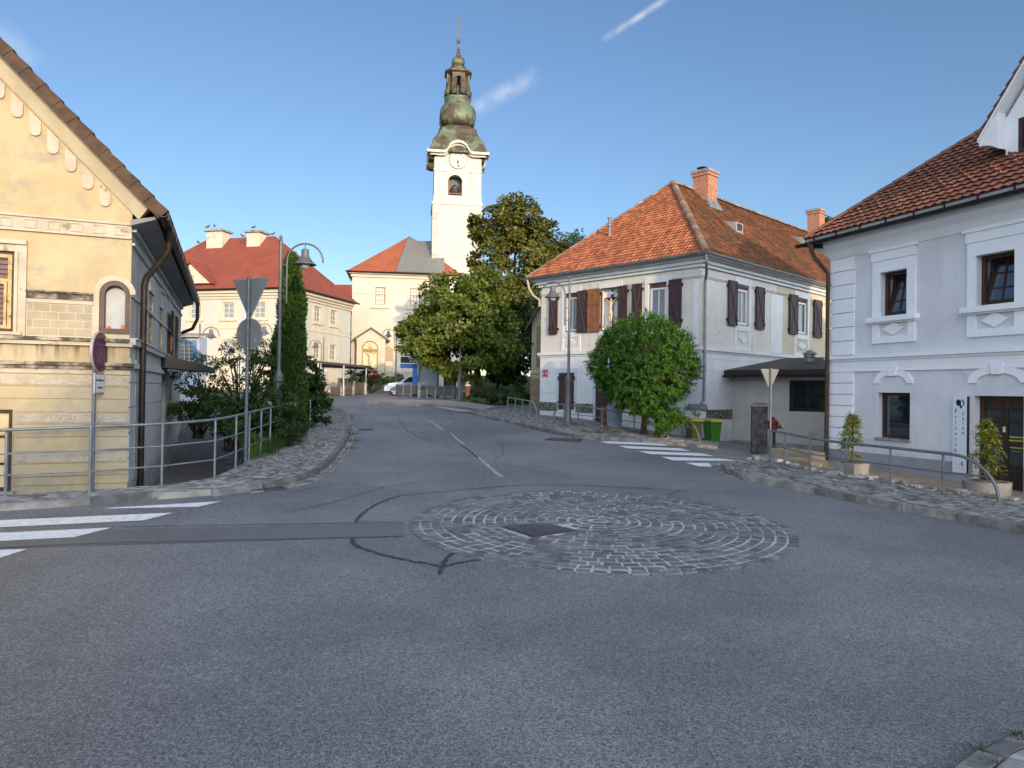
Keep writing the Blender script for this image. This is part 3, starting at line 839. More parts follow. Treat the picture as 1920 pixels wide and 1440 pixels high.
# mouldings between the window and the niche
us0, us1 = FL.px(50, 560)[0], n0 - .10
zc1, zc2 = FL.px(120, 551)[1], FL.px(120, 562)[1]
m = MB(); FL.box(m, us0, us1, zc2, zc1, -.06, .01); FL.box(m, us0, us1, zc1, zc1 + .03, -.10, .01)
FL.box(m, -LW, 0, zs2 - .02, zs2 + .04, -.13, .01); FL.box(m, -LW, .07, zs1 - .01, zs1 + .05, -.11, .01)
FL.box(m, -LW, .05, zs1 - .07, zs1 - .01, -.06, .01)
m.build('soot_moulding', YDARK, LH)
m = MB(); FL.box(m, us0, us1, zc2 - .07, zc2, -.035, .01); FL.box(m, -LW, .05, zs2 - .09, zs2 - .02, -.08, .01); FL.box(m, -LW, .02, zs1 - .15, zs1 - .07, -.03, .01)
m.build('moulding', YTRIM, LH)
m = MB(); bz0, bz1 = zs2 + .06, zc2 - .08; rows = 4; bh = (bz1 - bz0) / rows
for j in range(rows):
    x = us1 - (.12 if j % 2 else .24) - .02
    e = us1 - .01
    while e > us0 + .04:
        x0 = max(us0 + .01, x); FL.box(m, x0 + .006, e - .006, bz0 + j * bh + .006, bz0 + (j + 1) * bh - .006, -.014, .01); e = x; x -= .245
m.build('ashlar_panel', YBLOCK, LH)
m = MB(); FL.box(m, us0, us1, bz0 - .02, bz1 + .02, -.008, .01); m.build('pale_joints', M('ashlar_joint', (.56, .50, .38), rough=.9), LH)
# niche
nc = (n0 + n1) / 2; nr = (n1 - n0) / 2
def arch(r, zc, k=12): return [(nc + r * cos(pi * i / k), zc + r * 1.0 * sin(pi * i / k)) for i in range(k + 1)]
zsp = NZT - nr
m = MB(); FL.box(m, n0 + .05, n1 - .05, NZ0 + .05, zsp, .14, .158)
pts = [FL.pt(u, .14, z) for u, z in arch(nr - .03, zsp)]; m.prism(pts, FL.n * .018); m.build('niche_back', NICHE, LH)
m = MB()
ar, ai = arch(nr, zsp), arch(nr - .075, zsp)
for (p, q), (r_, t_) in zip(zip(ar, ar[1:]), zip(ai, ai[1:])):
    m.hexa([FL.pt(r_[0], -.03, r_[1]), FL.pt(p[0], -.03, p[1]), FL.pt(q[0], -.03, q[1]), FL.pt(t_[0], -.03, t_[1]), FL.pt(r_[0], .13, r_[1]), FL.pt(p[0], .13, p[1]), FL.pt(q[0], .13, q[1]), FL.pt(t_[0], .13, t_[1])])
FL.box(m, n0, n0 + .075, NZ0, zsp, -.03, .13); FL.box(m, n1 - .075, n1, NZ0, zsp, -.03, .13); FL.box(m, n0, n1, NZ0 - .03, NZ0 + .07, -.035, .13)
for sg in (1, -1):      # spandrels that round the top of the recess
    ap = [FL.pt(nc + sg * (nr - .05) * cos(a), 0, zsp + (nr - .05) * sin(a)) for a in [pi / 2 * k / 6 for k in range(7)]]
    m.prism(ap + [FL.pt(nc + sg * .0, 0, NZT - .04), FL.pt(nc + sg * (nr - .04), 0, NZT - .04)], FL.n * .1)
m.build('niche_frame', M('niche_brown', (.10, .065, .05), (.13, .085, .065), 5, rough=.7), LH)
m = MB(); ar, ai = arch(nr + .09, zsp), arch(nr + .002, zsp)
for (p, q), (r_, t_) in zip(zip(ar, ar[1:]), zip(ai, ai[1:])):
    m.hexa([FL.pt(r_[0], -.05, r_[1]), FL.pt(p[0], -.05, p[1]), FL.pt(q[0], -.05, q[1]), FL.pt(t_[0], -.05, t_[1]), FL.pt(r_[0], .01, r_[1]), FL.pt(p[0], .01, p[1]), FL.pt(q[0], .01, q[1]), FL.pt(t_[0], .01, t_[1])])
FL.box(m, n0 - .09, n0 - .002, NZ0 - .1, zsp, -.05, .01); FL.box(m, n0 - .1, 0, NZ0 - .12, NZ0 - .03, -.03, .01)
m.build('niche_surround', YTRIM, LH)
for u0, u1, h in ((.09, .16, .05), (.31, .45, .08)):
    m = MB(); FL.prism = None
    m.prism([FL.pt(n0 + u0 + (u1 - u0) * x, .142, NZ0 + .08 + h * y) for x, y in ((0, 0), (1, 0), (.95, .6), (.6, 1), (.3, .8), (.05, .9))], FL.n * -.012); m.build('bare_brick', BRICK, LH)
# ground floor courses
m = MB(); zc_ = [FL.px(140, y)[1] for y in (908, 892, 868, 845, 819, 795, 773, 748, 725, 703)]
FL.courses(m, -LW, 0.0, zc_, .012, .02, [W2]); m.build('plaster_courses', YPL, LH)
m = MB()
for i in (2, 5, 8):
    FL.courses(m, -LW, -.03, [zc_[i] + .03, zc_[i + 1] - .025], .0, .03, [W2], edge=.08)
m.build('pebbled_course', YROUGH, LH)
wo_ = winframe(FL, W2, (BROWNW, WARMREFL), d=.07, fw=.06, nx=2, nz=3)
m = MB(); FL.box(m, W2[0] - .05, W2[1] + .05, W2[2] - .06, W2[2], -.08, .05); m.build('window_sill', CONC, LH)
# roof: slab with tile edge, soffit, gutter
RV = .36
OV = FL.px(299, 388, -RV)[0] - .04
ex = V((1, 0, -ms)).normalized(); up = V((ms, 0, 1)).normalized()
m = MB()
for sgn in (1, -1):
    def P(a, t, d): 
        return FL.pt(-LW / 2 + sgn * a, d, zap - ms * a) + V((sgn * up.x, 0, up.z)) * t
    A = LW / 2 + OV
    q = [P(0, .02, -RV), P(A, .02, -RV), P(A, .02, LD + .3), P(0, .02, LD + .3), P(0, .16, -RV), P(A, .16, -RV), P(A, .16, LD + .3), P(0, .16, LD + .3)]
    m.hexa(q if sgn > 0 else [q[i] for i in (1, 0, 3, 2, 5, 4, 7, 6)])
ro = m.build('roof', ROOFDK, LH)
m = MB(); P0 = FL.pt(OV + .02, -RV - .01, ze - ms * (OV + .02)) + up * .16
Ls = (LW / 2 + OV) * math.sqrt(1 + ms * ms)
tiles(m, FL.pt(OV + .04, -RV + 0, ze - ms * (OV + .04)) + up * .17, (0, 1, 0), V((-1, 0, ms)), [(0, 0), (LD + .6, 0), (LD + .6, Ls), (0, Ls)], .22, .33, .035, .0, 1)
m.build('roof_tiles', ROOFDK, ro)
m = MB(); n_ = int(Ls / .33)
for i in range(n_):
    p = FL.pt(OV + .04, 0, ze - ms * (OV + .04)) + V((-1, 0, ms)).normalized() * (.33 * i); q = p + V((-1, 0, ms)).normalized() * .35
    y0, y1 = -RV - .035, -RV
    m.hexa([V((p.x, y0, p.z)) + up * -.02, V((q.x, y0, q.z)) + up * -.02, V((q.x, y1, q.z)) + up * -.02, V((p.x, y1, p.z)) + up * -.02,
            V((p.x, y0, p.z)) + up * .185, V((q.x, y0, q.z)) + up * .172, V((q.x, y1, q.z)) + up * .172, V((p.x, y1, p.z)) + up * .205])
m.build('verge', VERGE, ro)
m = MB()   # soffit under the side eave: slopes from wall to gutter
zs_ = ze - ms * OV
m.hexa([V((.0, -.24, zso)), V((OV - .02, -.26, zs_ - .05)), V((OV - .02, LD, zs_ - .05)), V((.0, LD, zso)), V((0, -.24, zso + .1)), V((OV - .02, -.26, zs_ + .0)), V((OV - .02, LD, zs_ + .0)), V((0, LD, zso + .1))])
m.build('eave_soffit', SOFFIT, LH)
def halfpipe(mb, A, B, r, n=8, th=.008, mi=0):
    A, B = V(A), V(B); t = (B - A).normalized(); x = t.cross(V((0, 0, 1))).normalized(); up_ = x.cross(t)
    if up_.z < 0: up_ = -up_
    vs = []
    for c in (A, B):
        for rr in (r, r - th):
            for k in range(n + 1):
                a = pi + pi * k / n; vs.append(c + x * rr * cos(a) + up_ * rr * sin(a))
    k = n + 1; fs = []
    for i in range(n): fs += [(i, i + 1, 2 * k + i + 1, 2 * k + i), (k + i, 3 * k + i, 3 * k + i + 1, k + i + 1), (i, k + i, k + i + 1, i + 1), (2 * k + i, 2 * k + i + 1, 3 * k + i + 1, 3 * k + i)]
    fs += [(0, 2 * k, 3 * k, k), (n, k + n, 3 * k + n, 2 * k + n)]
    mb.add(vs, fs, mi)
    return t
gx, gz = OV + .10, zs_ + .05
m = MB(); halfpipe(m, (gx, -.45, gz), (gx, LD + .2, gz - .04), .085)
for i in range(14):
    y = -.3 + i * 1.0; m.box(gx - .09, gx + .09, y - .012, y + .012, gz - .095, gz - .08); m.box(gx + .082, gx + .092, y - .012, y + .012, gz - .09, gz + .03)
m.build('gutter', COPPER, LH)
m = MB(); r_ = .058; xd = FS.px(267, 700, -.11)[0]
path = [(gx, xd - .15, gz - .05), (gx, xd - .15, gz - .42), (gx - .05, xd - .13, gz - .55), (.15, xd, gz - .95), (.11, xd, gz - 1.1), (.11, xd, zb + .5)]
m.tube(path, r_, 10)
for z in (gz - .42, gz - .56, gz - 1.06, gz - 1.9, gz - 2.9): 
    pass
m.tube([(gx, xd - .15, gz - .02), (gx, xd - .15, gz - .2), (gx, xd - .15, gz - .3)], [.10, .085, .06], 10)
for z in (gz - 1.45, gz - 2.3, gz - 3.3): m.tube([(.11, xd, z), (.11, xd, z + .02)], .065, 10)
autosmooth(m.build('downpipe', COPPER, LH))
# little curl of gutter pipe at the far corner
m = MB(); m.tube([(gx, LD + .15, gz - .05), (gx, LD + .15, gz - .6), (gx - .15, LD + .12, gz - .95), (gx - .45, LD + .05, gz - 1.1), (.05, LD + .02, gz - 1.12)], .06, 8)
m.build('rear_downpipe', COPPER, LH)
# ================================================================== MIDDLE: white hipped house with brown shutters
MWALL = M('cream_render', (.61, .565, .495), (.65, .61, .54), 1.6, rough=.9, streak=.14, c3=(.46, .40, .32), sc3=1.2, th=.6, bump=.15, bsc=60)
MBASE = M('white_base_render', (.66, .66, .65), (.71, .71, .70), 1.4, rough=.9, streak=.16, c3=(.60, .60, .585), sc3=1.6, th=.64, bump=.15, bsc=60)
MWHITE = M('white_band', (.64, .64, .62), (.70, .70, .68), 2.2, rough=.85, c3=(.5, .48, .43), sc3=4, th=.68)
MSTONE = M('rubble_plinth', (.05, .045, .04), (.24, .22, .19), 15, rough=.9, bump=1, bsc=16, bd=.04, c3=(.42, .39, .34), sc3=17, th=.62, lo=.45, hi=.55)
SHUT = M('violet_brown_shutter', (.045, .024, .024), (.062, .034, .033), 4, rough=.55)
SHUT_O = M('orange_brown_shutter', (.22, .085, .036), (.28, .115, .05), 5, rough=.55)
def roof_mat(name, a, bcol, moss, m_th, isl=.28):
    s = Mt(name, .9, spec=.2)
    col = s.mix(s.ramp(s.noise(2.2, 5), .35, .65), a, bcol)
    col = s.mix(s.ramp(s.noise(1.0, 7, .7), m_th, m_th + .12, 0, .85), col, moss)
    col = s.vary(col, s.island(), isl); s.bump(s.noise(40, 3), .3, .01)
    return s.done(col)
RT_RED = roof_mat('red_tiles', (.46, .155, .068), (.38, .125, .056), (.15, .08, .05), .60)
RT_BRN = roof_mat('mossy_brown_tiles', (.235, .085, .038), (.155, .062, .03), (.10, .062, .026), .47, .35)
RT_RDG = roof_mat('mortared_ridge', (.27, .17, .11), (.20, .13, .085), (.34, .30, .25), .52)
MH = thing('shuttered_house', 'cream hipped house with violet brown shutters, red tiles and two brick chimneys', 'house', (MH_C.x, MH_C.y, MH_C.z), MH_A)
GL, GS = Face(MH, 0, 0, 0), Face(MH, 0, 0, pi / 2)
MW_, MD = -GL.px(1014, 640)[0], 25.0
zs = GL.px(1311, 653)[1]                 # string course
zev = GL.px(1308, 478)[1]                # eaves
zgb = -1.0
def gr(f, xa, xb, yt, yb, d=0):
    xm = (xa + xb) / 2
    return (f.px(xa, (yt + yb) / 2, d)[0], f.px(xb, (yt + yb) / 2, d)[0], f.px(xm, yb, d)[1], f.px(xm, yt, d)[1])
wz0, wz1 = GL.px(1233, 612)[1], GL.px(1233, 530)[1]
L1, L2, L3 = [(f[0], f[1], wz0, wz1) for f in (gr(GL, 1059, 1084, 550, 620), gr(GL, 1129, 1160, 545, 612), gr(GL, 1216, 1250, 530, 605))]
rz0, rz1 = GS.px(1393, 611)[1], GS.px(1393, 534)[1]
R1, R2 = [(f[0], f[1], rz0, rz1) for f in (gr(GS, 1382, 1404, 535, 612), gr(GS, 1493, 1514, 555, 627))]
D1 = gr(GL, 1048, 1077, 699, 768); D2 = gr(GL, 1117, 1150, 700, 797)
D1 = (D1[0], D1[1], D1[2], D1[3]); D2 = (D2[0], D2[1], D2[2] - .3, D1[3] + .05)
P1_ = GS.px(1456, 570)[0]
m = MB()
GL.wall(m, -MW_, 0, zs, zev, [L1, L2, L3], .22); GS.wall(m, 0, P1_, zs, zev, [R1], .22)
m.quad(GL.pt(-MW_, MD, zgb), GL.pt(-MW_, 0, zgb), GL.pt(-MW_, 0, zev), GL.pt(-MW_, MD, zev)); m.quad(GL.pt(0, MD, zgb), GL.pt(-MW_, MD, zgb), GL.pt(-MW_, MD, zev), GL.pt(0, MD, zev))
m.build('upper_wall', MWALL, MH)
p0, p1 = GS.px(1445, 570)[0], GS.px(1467, 570)[0]
m = MB(); GS.wall(m, P1_, MD, zs, zev, [R2], .22)
m.build('yellowed_wall', M('yellowed_render', (.50, .44, .30), (.54, .48, .34), 1.8, rough=.92, bump=.5, bsc=30), MH)
m = MB(); GL.wall(m, -MW_, 0, zgb, zs, [D1, D2], .12); GS.wall(m, 0, MD, zgb, zs); m.build('base_wall', MBASE, MH)
m = MB()
zz = [zs - .38 - .46 * i for i in range(7)][::-1]
GL.courses(m, -MW_, 0, zz, .025, .018, [D1, D2], edge=.12); GS.courses(m, 0, MD, zz, .025, .018)
GL.courses(m, -MW_, 0, [zz[-1], zs], .025, .018, []); GS.courses(m, 0, MD, [zz[-1], zs], .025, .018)
m.build('base_courses', MBASE, MH)
zp0, zp1 = GS.px(1350, 785)[1], GS.px(1350, 768)[1]
gp0, gp1 = GL.px(1030, 770)[1], GL.px(1030, 754)[1]
m = MB(); GS.box(m, .35, 6.5, zp0, zp1, -.05, .01); m.build('rubble_band', MSTONE, MH)
m = MB(); GL.box(m, -MW_, D1[0] - .1, gp0, gp1, -.05, .01); m.build('rubble_band', MSTONE, MH)
m = MB(); GL.box(m, D1[1] + .12, D2[0] - .12, gp0 - .02, gp1 - .02, -.05, .01); m.build('rubble_band', MSTONE, MH)
# white trim
m = MB()
GL.box(m, -MW_ - .1, .10, zs - .06, zs + .06, -.11, .01); GS.box(m, -.0, MD, zs - .06, zs + .06, -.11, .01)
GL.box(m, -MW_ - .05, .05, zs - .14, zs - .06, -.05, .01); GS.box(m, 0, MD, zs - .14, zs - .06, -.05, .01)
m.build('string_course', MWHITE, MH)
m = MB()
for k, (a, b_, o) in enumerate(((.0, .12, .10), (.12, .26, .20), (.26, .40, .34))):
    z0 = zev - .46 + a; z1 = zev - .46 + b_
    GL.box(m, -MW_ - o, o, z0, z1, -o, .01); GS.box(m, .01, MD, z0, z1, -o, .01)
m.build('eave_cornice', MWHITE, MH)
m = MB()
for f, e0, e1 in ((GL, -MW_, 0), (GS, 0, MD)):
    f.box(m, e0, e1, zev - .86, zev - .84, -.02, .01); f.box(m, e0, e1, zev - .80, zev - .785, -.02, .01)
m.build('frieze_line', M('frieze_grey', (.33, .31, .28), rough=.9), MH)
for f, u in ((GL, -.22), (GS, .32), (GS, (p0 + p1) / 2)):
    m = MB(); hw = .10 if f is GL or u < 1 else (p1 - p0) / 2
    f.box(m, u - hw, u + hw, zs + .1, zev - .9, -.022, .01)
    m.build('pilaster_strip', MWHITE, MH)
def diamond(f, mb, u, z, a, b_, d=-.03): mb.prism([f.pt(u - a, 0, z), f.pt(u, 0, z - b_), f.pt(u + a, 0, z), f.pt(u, 0, z + b_)], f.n * d)
for f, r in ((GL, L1), (GL, L2), (GL, L3), (GS, R1), (GS, R2)):
    m = MB(); a, b_, c, d_ = r; e = .17
    f.box(m, a - e, a, c, d_, -.025, .01); f.box(m, b_, b_ + e, c, d_, -.025, .01); f.box(m, a - e - .02, b_ + e + .02, d_, d_ + .26, -.03, .01)
    f.box(m, a - e, a - .02, zs + .08, c, -.025, .01); f.box(m, b_ + .02, b_ + e, zs + .08, c, -.025, .01)
    f.box(m, a - .02, b_ + .02, c - .22, c, -.026, .01); f.box(m, a - .02, b_ + .02, zs + .08, zs + .22, -.026, .01)
    diamond(f, m, (a + b_) / 2, (zs + .22 + c - .22) / 2, (b_ - a) * .36, .17)
    m.build('window_surround', MWHITE, MH)
def pvc(f, r, mats, nx=2):
    u0, u1, z0, z1 = r
    m = MB(); f.box(m, u0, u1, z1 - .2, z1, .06, .16); f.box(m, u0, u0 + .05, z0, z1 - .2, .06, .16); f.box(m, u1 - .05, u1, z0, z1 - .2, .06, .16); f.box(m, u0, u1, z0, z0 + .05, .04, .16)
    o = m.build('window', M('box_frame_brown', (.12, .045, .03), (.15, .06, .04), 5, rough=.6) if 'box_frame_brown' not in bpy.data.materials else bpy.data.materials['box_frame_brown'], MH)
    m = MB(); f.frame(m, u0 + .05, u1 - .05, z0 + .05, z1 - .2, .075, .05, .14)
    if nx > 1: u = (u0 + u1) / 2; f.box(m, u - .015, u + .015, z0 + .12, z1 - .27, .07, .13)
    m.build('sash', WHITEF, o)
    m = MB(); f.box(m, u0 + .12, u1 - .12, z0 + .12, z1 - .27, .11, .12); m.build('pane', mats, o)
pvc(GL, L1, GLASS_C); pvc(GL, L3, GLASS_C); pvc(GS, R1, GLASS_C); pvc(GS, R2, GLASS, 1)
# shutters: flat leaf with an X brace, folded back on the wall
def shutter(f, u0, u1, z0, z1, mat, style='x', d=-.09, lab=None):
    m = MB(); f.box(m, u0, u1, z0, z1, d, d + .045)
    w_, h_ = u1 - u0, z1 - z0
    if style == 'x':
        f.frame(m, u0, u1, z0, z1, .035, d - .012, d + .01)
        um, zm = (u0 + u1) / 2, (z0 + z1) / 2
        for (a, b_) in (((u0 + .05, z1 - .05), (um, zm)), ((u1 - .05, z1 - .05), (um, zm)), ((um, zm), (u0 + .05, z0 + .05)), ((um, zm), (u1 - .05, z0 + .05))):
            m.tube([f.pt(a[0], d - .005, a[1]), f.pt(b_[0], d - .005, b_[1])], .018, 4)
    elif style == 'louvre':
        f.frame(m, u0, u1, z0, z1, .05, d - .02, d + .01); f.box(m, (u0 + u1) / 2 - .02, (u0 + u1) / 2 + .02, z0, z1, d - .02, d); f.box(m, u0, u1, z0 + h_ * .62, z0 + h_ * .62 + .05, d - .02, d)
        k = int(h_ / .085)
        for i in range(k):
            z = z0 + h_ * (i + .5) / k; m.hexa([f.pt(u0 + .05, d - .016, z - .04), f.pt(u1 - .05, d - .016, z - .04), f.pt(u1 - .05, d, z - .04), f.pt(u0 + .05, d, z - .04), f.pt(u0 + .05, d - .004, z + .02), f.pt(u1 - .05, d - .004, z + .02), f.pt(u1 - .05, d + .01, z + .02), f.pt(u0 + .05, d + .01, z + .02)])
    else:
        for z in (z0 + h_ * .2, z0 + h_ * .82): f.box(m, u0 - .08, u1 + .08, z - .03, z + .03, d - .02, d)
    for z in (z0 + h_ * .12, z0 + h_ * .88):
        e = u1 if style == 'xl' else u0
        for e in (u0 - .02, u1 + .02): f.box(m, e - .025, e + .025, z - .05, z + .05, d - .02, 0, 1)
    o = m.build('shutter', [mat, DARKMETAL], MH)
    if lab: o['label'] = lab
h0, h1 = wz0 - .05, wz1 + .03
for xa, xb in ((1032, 1047), (1084, 1102), (1187, 1205), (1256, 1279)):
    u0, u1 = GL.px(xa, 580)[0], GL.px(xb, 580)[0]; shutter(GL, u0, u1, h0, h1, SHUT)
u0, u1 = GL.px(1105, 580)[0], GL.px(1127, 580)[0]; shutter(GL, u0, u1, h0, h1, SHUT_O, 'louvre', lab='orange brown louvred shutter')
u0, u1 = GL.px(1161, 580)[0], GL.px(1169, 580)[0]; shutter(GL, u0, u0 + .45, h0, h1, SHUT, 'louvre', lab='dark louvred shutter')
for xa, xb in ((1363, 1379), (1415, 1430), (1478, 1493), (1524, 1538)):
    u0, u1 = GS.px(xa, 580)[0], GS.px(xb, 580)[0]; shutter(GS, u0, u1, rz0 - .05, rz1 + .05, SHUT)
for r in (D1, D2):
    m = MB(); GL.box(m, r[0] - .16, r[0], r[2], r[3] + .2, -.03, .01); GL.box(m, r[1], r[1] + .16, r[2], r[3] + .2, -.03, .01); GL.box(m, r[0], r[1], r[3], r[3] + .2, -.03, .01)
    m.build('door_surround', M('pale_blue_surround', (.52, .57, .58), rough=.9) if 'pale_blue_surround' not in bpy.data.materials else bpy.data.materials['pale_blue_surround'], MH)
    shutter(GL, r[0], r[1], r[2], r[3], SHUT, 'plank', -.02)
# recess that holds the crucifix
m = MB(); GL.box(m, L2[0], L2[1], L2[2], L2[3], .18, .21); m.build('recess_back', MWHITE, MH)
m = MB(); GL.frame(m, L2[0] - .03, L2[1] + .03, L2[2] - .03, L2[3] + .03, .03, -.04, .03); m.build('recess_frame', SHUT, MH)
# number plate
u, z = GL.px(1023, 700)
pl = MB(); GL.box(pl, u - .17, u + .17, z - .17, z + .17, -.045, -.02); po = pl.build('number_plate', M('enamel_red', (.50, .02, .03), rough=.4), MH)
pl = MB(); GL.frame(pl, u - .15, u + .15, z - .15, z + .15, .014, -.048, -.045); pl.build('plate_border', WHITEF, po)
text('lettering', '8 30', facemat(GL, u, z - .01, -.048), .17, WHITEF, po)
# buttress pier at the corner
m = MB(); m.box(-.28, .34, -.55, -.13, zgb, GL.px(1311, 768, -.3)[1]); pt = GL.px(1311, 768, -.3)[1]
m.build('pier', MBASE, MH)
m = MB(); m.hexa([V((-.34, -.61, pt)), V((.42, -.61, pt)), V((.42, -.13, pt)), V((-.34, -.13, pt)), V((-.30, -.57, pt + .06)), V((.38, -.57, pt + .06)), V((.38, -.13, pt + .2)), V((-.30, -.13, pt + .2))]); m.build('pier_cap', ZINC, MH)
# roof
OM = .5; ap = V((-MW_ / 2, 3.7, zev + 3.9))
pz = GL.px(1262, 343, 3.7)
# height of the ridge from the sight line through its near end
zr = pz[1]; hin = 3.7
def hipend(h): 
    q = MH_C + Matrix.Rotation(MH_A, 3, 'Z') @ V((-MW_ / 2, h, 0)); return q
best = min((abs((hipend(h / 50) - EYE).x / (hipend(h / 50) - EYE).y - ray(1262, 343).x), h / 50) for h in range(50, 350)); hin = best[1]
q = hipend(hin); zr = (EYE + ray(1262, 343) * q.y).z - MH_C.z
print('mid roof', MW_, hin, zr, zev, zs)
A_, B_ = V((-MW_ / 2, hin, zr)), V((-MW_ / 2, MD - hin, zr))
ev = zev - .02
c = [V((-MW_ - OM, -OM, ev)), V((OM, -OM, ev)), V((OM, MD + OM, ev)), V((-MW_ - OM, MD + OM, ev))]
m = MB(); m.poly([c[0], c[1], A_]); m.poly([c[1], c[2], B_, A_]); m.poly([c[2], c[3], B_]); m.poly([c[3], c[0], A_, B_]); m.poly([c[0], c[3], c[2], c[1]])
ro = m.build('roof', RT_BRN, MH)
def planetiles(name, P0, P1, apex_pts, mat, tw, th, lift, wave, seg, parent, rnd):
    ue = (P1 - P0).normalized(); a = apex_pts[0] - P0; us = (a - ue * a.dot(ue)).normalized()
    poly = [(0, 0), ((P1 - P0).length, 0)] + [((q - P0).dot(ue), (q - P0).dot(us)) for q in apex_pts]
    m = MB(); tiles(m, P0, ue, us, poly, tw, th, lift, wave, seg, rnd=rnd); return m.build(name, mat, parent)
planetiles('hip_tiles', c[0], c[1], [A_], RT_RED, .185, .215, .034, .012, 4, ro, random.Random(4))
planetiles('slope_tiles', c[1], c[2], [B_, A_], RT_BRN, .17, .16, .030, .0, 1, ro, random.Random(5))
m = MB(); ridge(m, c[1] + V((0, 0, .02)), A_ + V((0, 0, .02)), .15, .33); ridge(m, c[0] + V((0, 0, .0)), A_ + V((0, 0, .02)), .12, .4); ridge(m, A_, B_, .14, .36)
m.build('ridge_tiles', RT_RDG, ro)
def chimney(parent, cx, cy, z0, z1, a, b_, mat, flue=True, name='chimney'):
    m = MB(); m.box(cx - a, cx + a, cy - b_, cy + b_, z0, z1 - .28); m.box(cx - a - .05, cx + a + .05, cy - b_ - .05, cy + b_ + .05, z1 - .28, z1 - .12)
    o = m.build(name, mat, parent)
    m = MB(); m.box(cx - a - .09, cx + a + .09, cy - b_ - .09, cy + b_ + .09, z1 - .12, z1); m.build('cap', CONC, o); return o
def brickmat():
    s = Mt('brickwork', .92, spec=.2); t = s.n.new('ShaderNodeTexBrick'); t.inputs['Scale'].default_value = 2.6; t.inputs['Mortar Size'].default_value = .022
    t.inputs['Color1'].default_value = (.30, .095, .048, 1); t.inputs['Color2'].default_value = (.40, .15, .075, 1); t.inputs['Mortar'].default_value = (.42, .33, .25, 1)
    mp = s.n.new('ShaderNodeMapping'); mp.inputs['Rotation'].default_value = (pi / 2, 0, 0)
    x = s.zc(); cb = s.n.new('ShaderNodeCombineXYZ'); s.l.new(s.math('ADD', x[0], x[1]), cb.inputs[0]); s.l.new(x[2], cb.inputs[1]); s.l.new(cb.outputs[0], t.inputs['Vector'])
    return s.done(s.vary(t.outputs['Color'], s.noise(9, 5), .25))
BRK = brickmat()
def on_ridge(px, off=0):      # y along the ridge where the photo's column px meets it
    return min((abs(((MH_C + Matrix.Rotation(MH_A, 3, 'Z') @ V((-MW_ / 2 + off, y / 20, 0)) - EYE).x / (MH_C + Matrix.Rotation(MH_A, 3, 'Z') @ V((-MW_ / 2 + off, y / 20, 0)) - EYE).y) - ray(px, 380).x), y / 20) for y in range(20, 400))[1]
y1 = on_ridge(1321, .45); y2 = on_ridge(1530, .35)
def zat(px, py, x, y): 
    q = MH_C + Matrix.Rotation(MH_A, 3, 'Z') @ V((x, y, 0)); return (EYE + ray(px, py) * q.y).z - MH_C.z
t1 = zat(1320, 322, -MW_ / 2 + .45, y1); t2 = zat(1529, 394, -MW_ / 2 + .35, y2)
ch = chimney(ro, -MW_ / 2 + .45, y1, zr - 1.2, t1, .40, .40, BRK)
m = MB(); m.tube([(-MW_ / 2 + .35, y1 - .1, t1), (-MW_ / 2 + .35, y1 - .1, t1 + .14)], .07, 8); m.lathe((-MW_ / 2 + .35, y1 - .1, t1 + .14), [(.2, 0), (.26, .03), (.05, .09)], 12); m.build('cowl', DARKMETAL, ch)
sl_z = (zr - ev) / (MW_ / 2 + OM)
m = MB(); x0 = -MW_ / 2 + .45
m.hexa([V((x0 + .40, y1 - .52, zr - sl_z * .85 - .12)), V((x0 + .62, y1 - .52, zr - sl_z * 1.07 - .02)), V((x0 + .62, y1 + .52, zr - sl_z * 1.07 - .02)), V((x0 + .40, y1 + .52, zr - sl_z * .85 - .12)),
        V((x0 + .40, y1 - .52, zr - sl_z * .85 + .24)), V((x0 + .62, y1 - .52, zr - sl_z * 1.07 + .08)), V((x0 + .62, y1 + .52, zr - sl_z * 1.07 + .08)), V((x0 + .40, y1 + .52, zr - sl_z * .85 + .24))])
m.build('flashing', ZINC, ch)
ch2 = chimney(ro, -MW_ / 2 + .35, y2, zr - 1.2, t2, .36, .36, BRK)
m = MB(); m.box(-MW_ / 2 - .3, -MW_ / 2 + .9, y2 - .55, y2 + .55, zr - .7, zr + .02); m.build('flashing', CONC, ch2)
# roof hatches on the long slope
for px_, py_ in ((1376, 428), (1502, 455)):
    f = Face(MH, OM, 0, 0); nrm = V((sl_z, 0, 1)).normalized()
    mm = MW[MH.name]; P0 = mm @ c[1]; nw = mm.to_3x3() @ nrm; r_ = ray(px_, py_); t_ = (P0 - EYE).dot(nw) / r_.dot(nw); p = mm.inverted() @ (EYE + r_ * t_)
    m = MB(); m.hexa([p + V((.28, -.3, -.25)), p + V((.3, .3, -.27)), p + V((-.5, .3, .2)), p + V((-.5, -.3, .2)), p + V((.26, -.3, .20)), p + V((.28, .3, .20)), p + V((-.5, .3, .36)), p + V((-.5, -.3, .36))])
    h = m.build('roof_hatch', CONC, ro)
    m = MB(); m.box(p.x + .262, p.x + .30, p.y - .2, p.y + .2, p.z - .14, p.z + .14); m.build('opening', DARKMETAL, h)
# snow guards
for i in range(7):
    m = MB(); y = 1.2 + i * 1.1; x = OM - .75; z = ev + sl_z * .75 + .05
    m.tube([(x, y, z - .05), (x + .03, y, z + .18), (x - .22, y, z + .1)], .012, 4)
    m.build('snow_guard', DARKMETAL, ro)
q = GL.px(1143, 430, 2.0); m = MB(); px0 = hipend(0)
vp = at(1143, 431, 31.5); vq = at(1143, 408, 31.5); m.tube([vp - V((0, 0, .5)), vq], .06, 8); m.lathe(vq, [(.10, -.03), (.10, .02)], 8); m.lathe(vp.lerp(vq, .3), [(.11, 0), (.11, .05)], 8)
m.build('vent_pipe', ZINC, ro, world=MH)
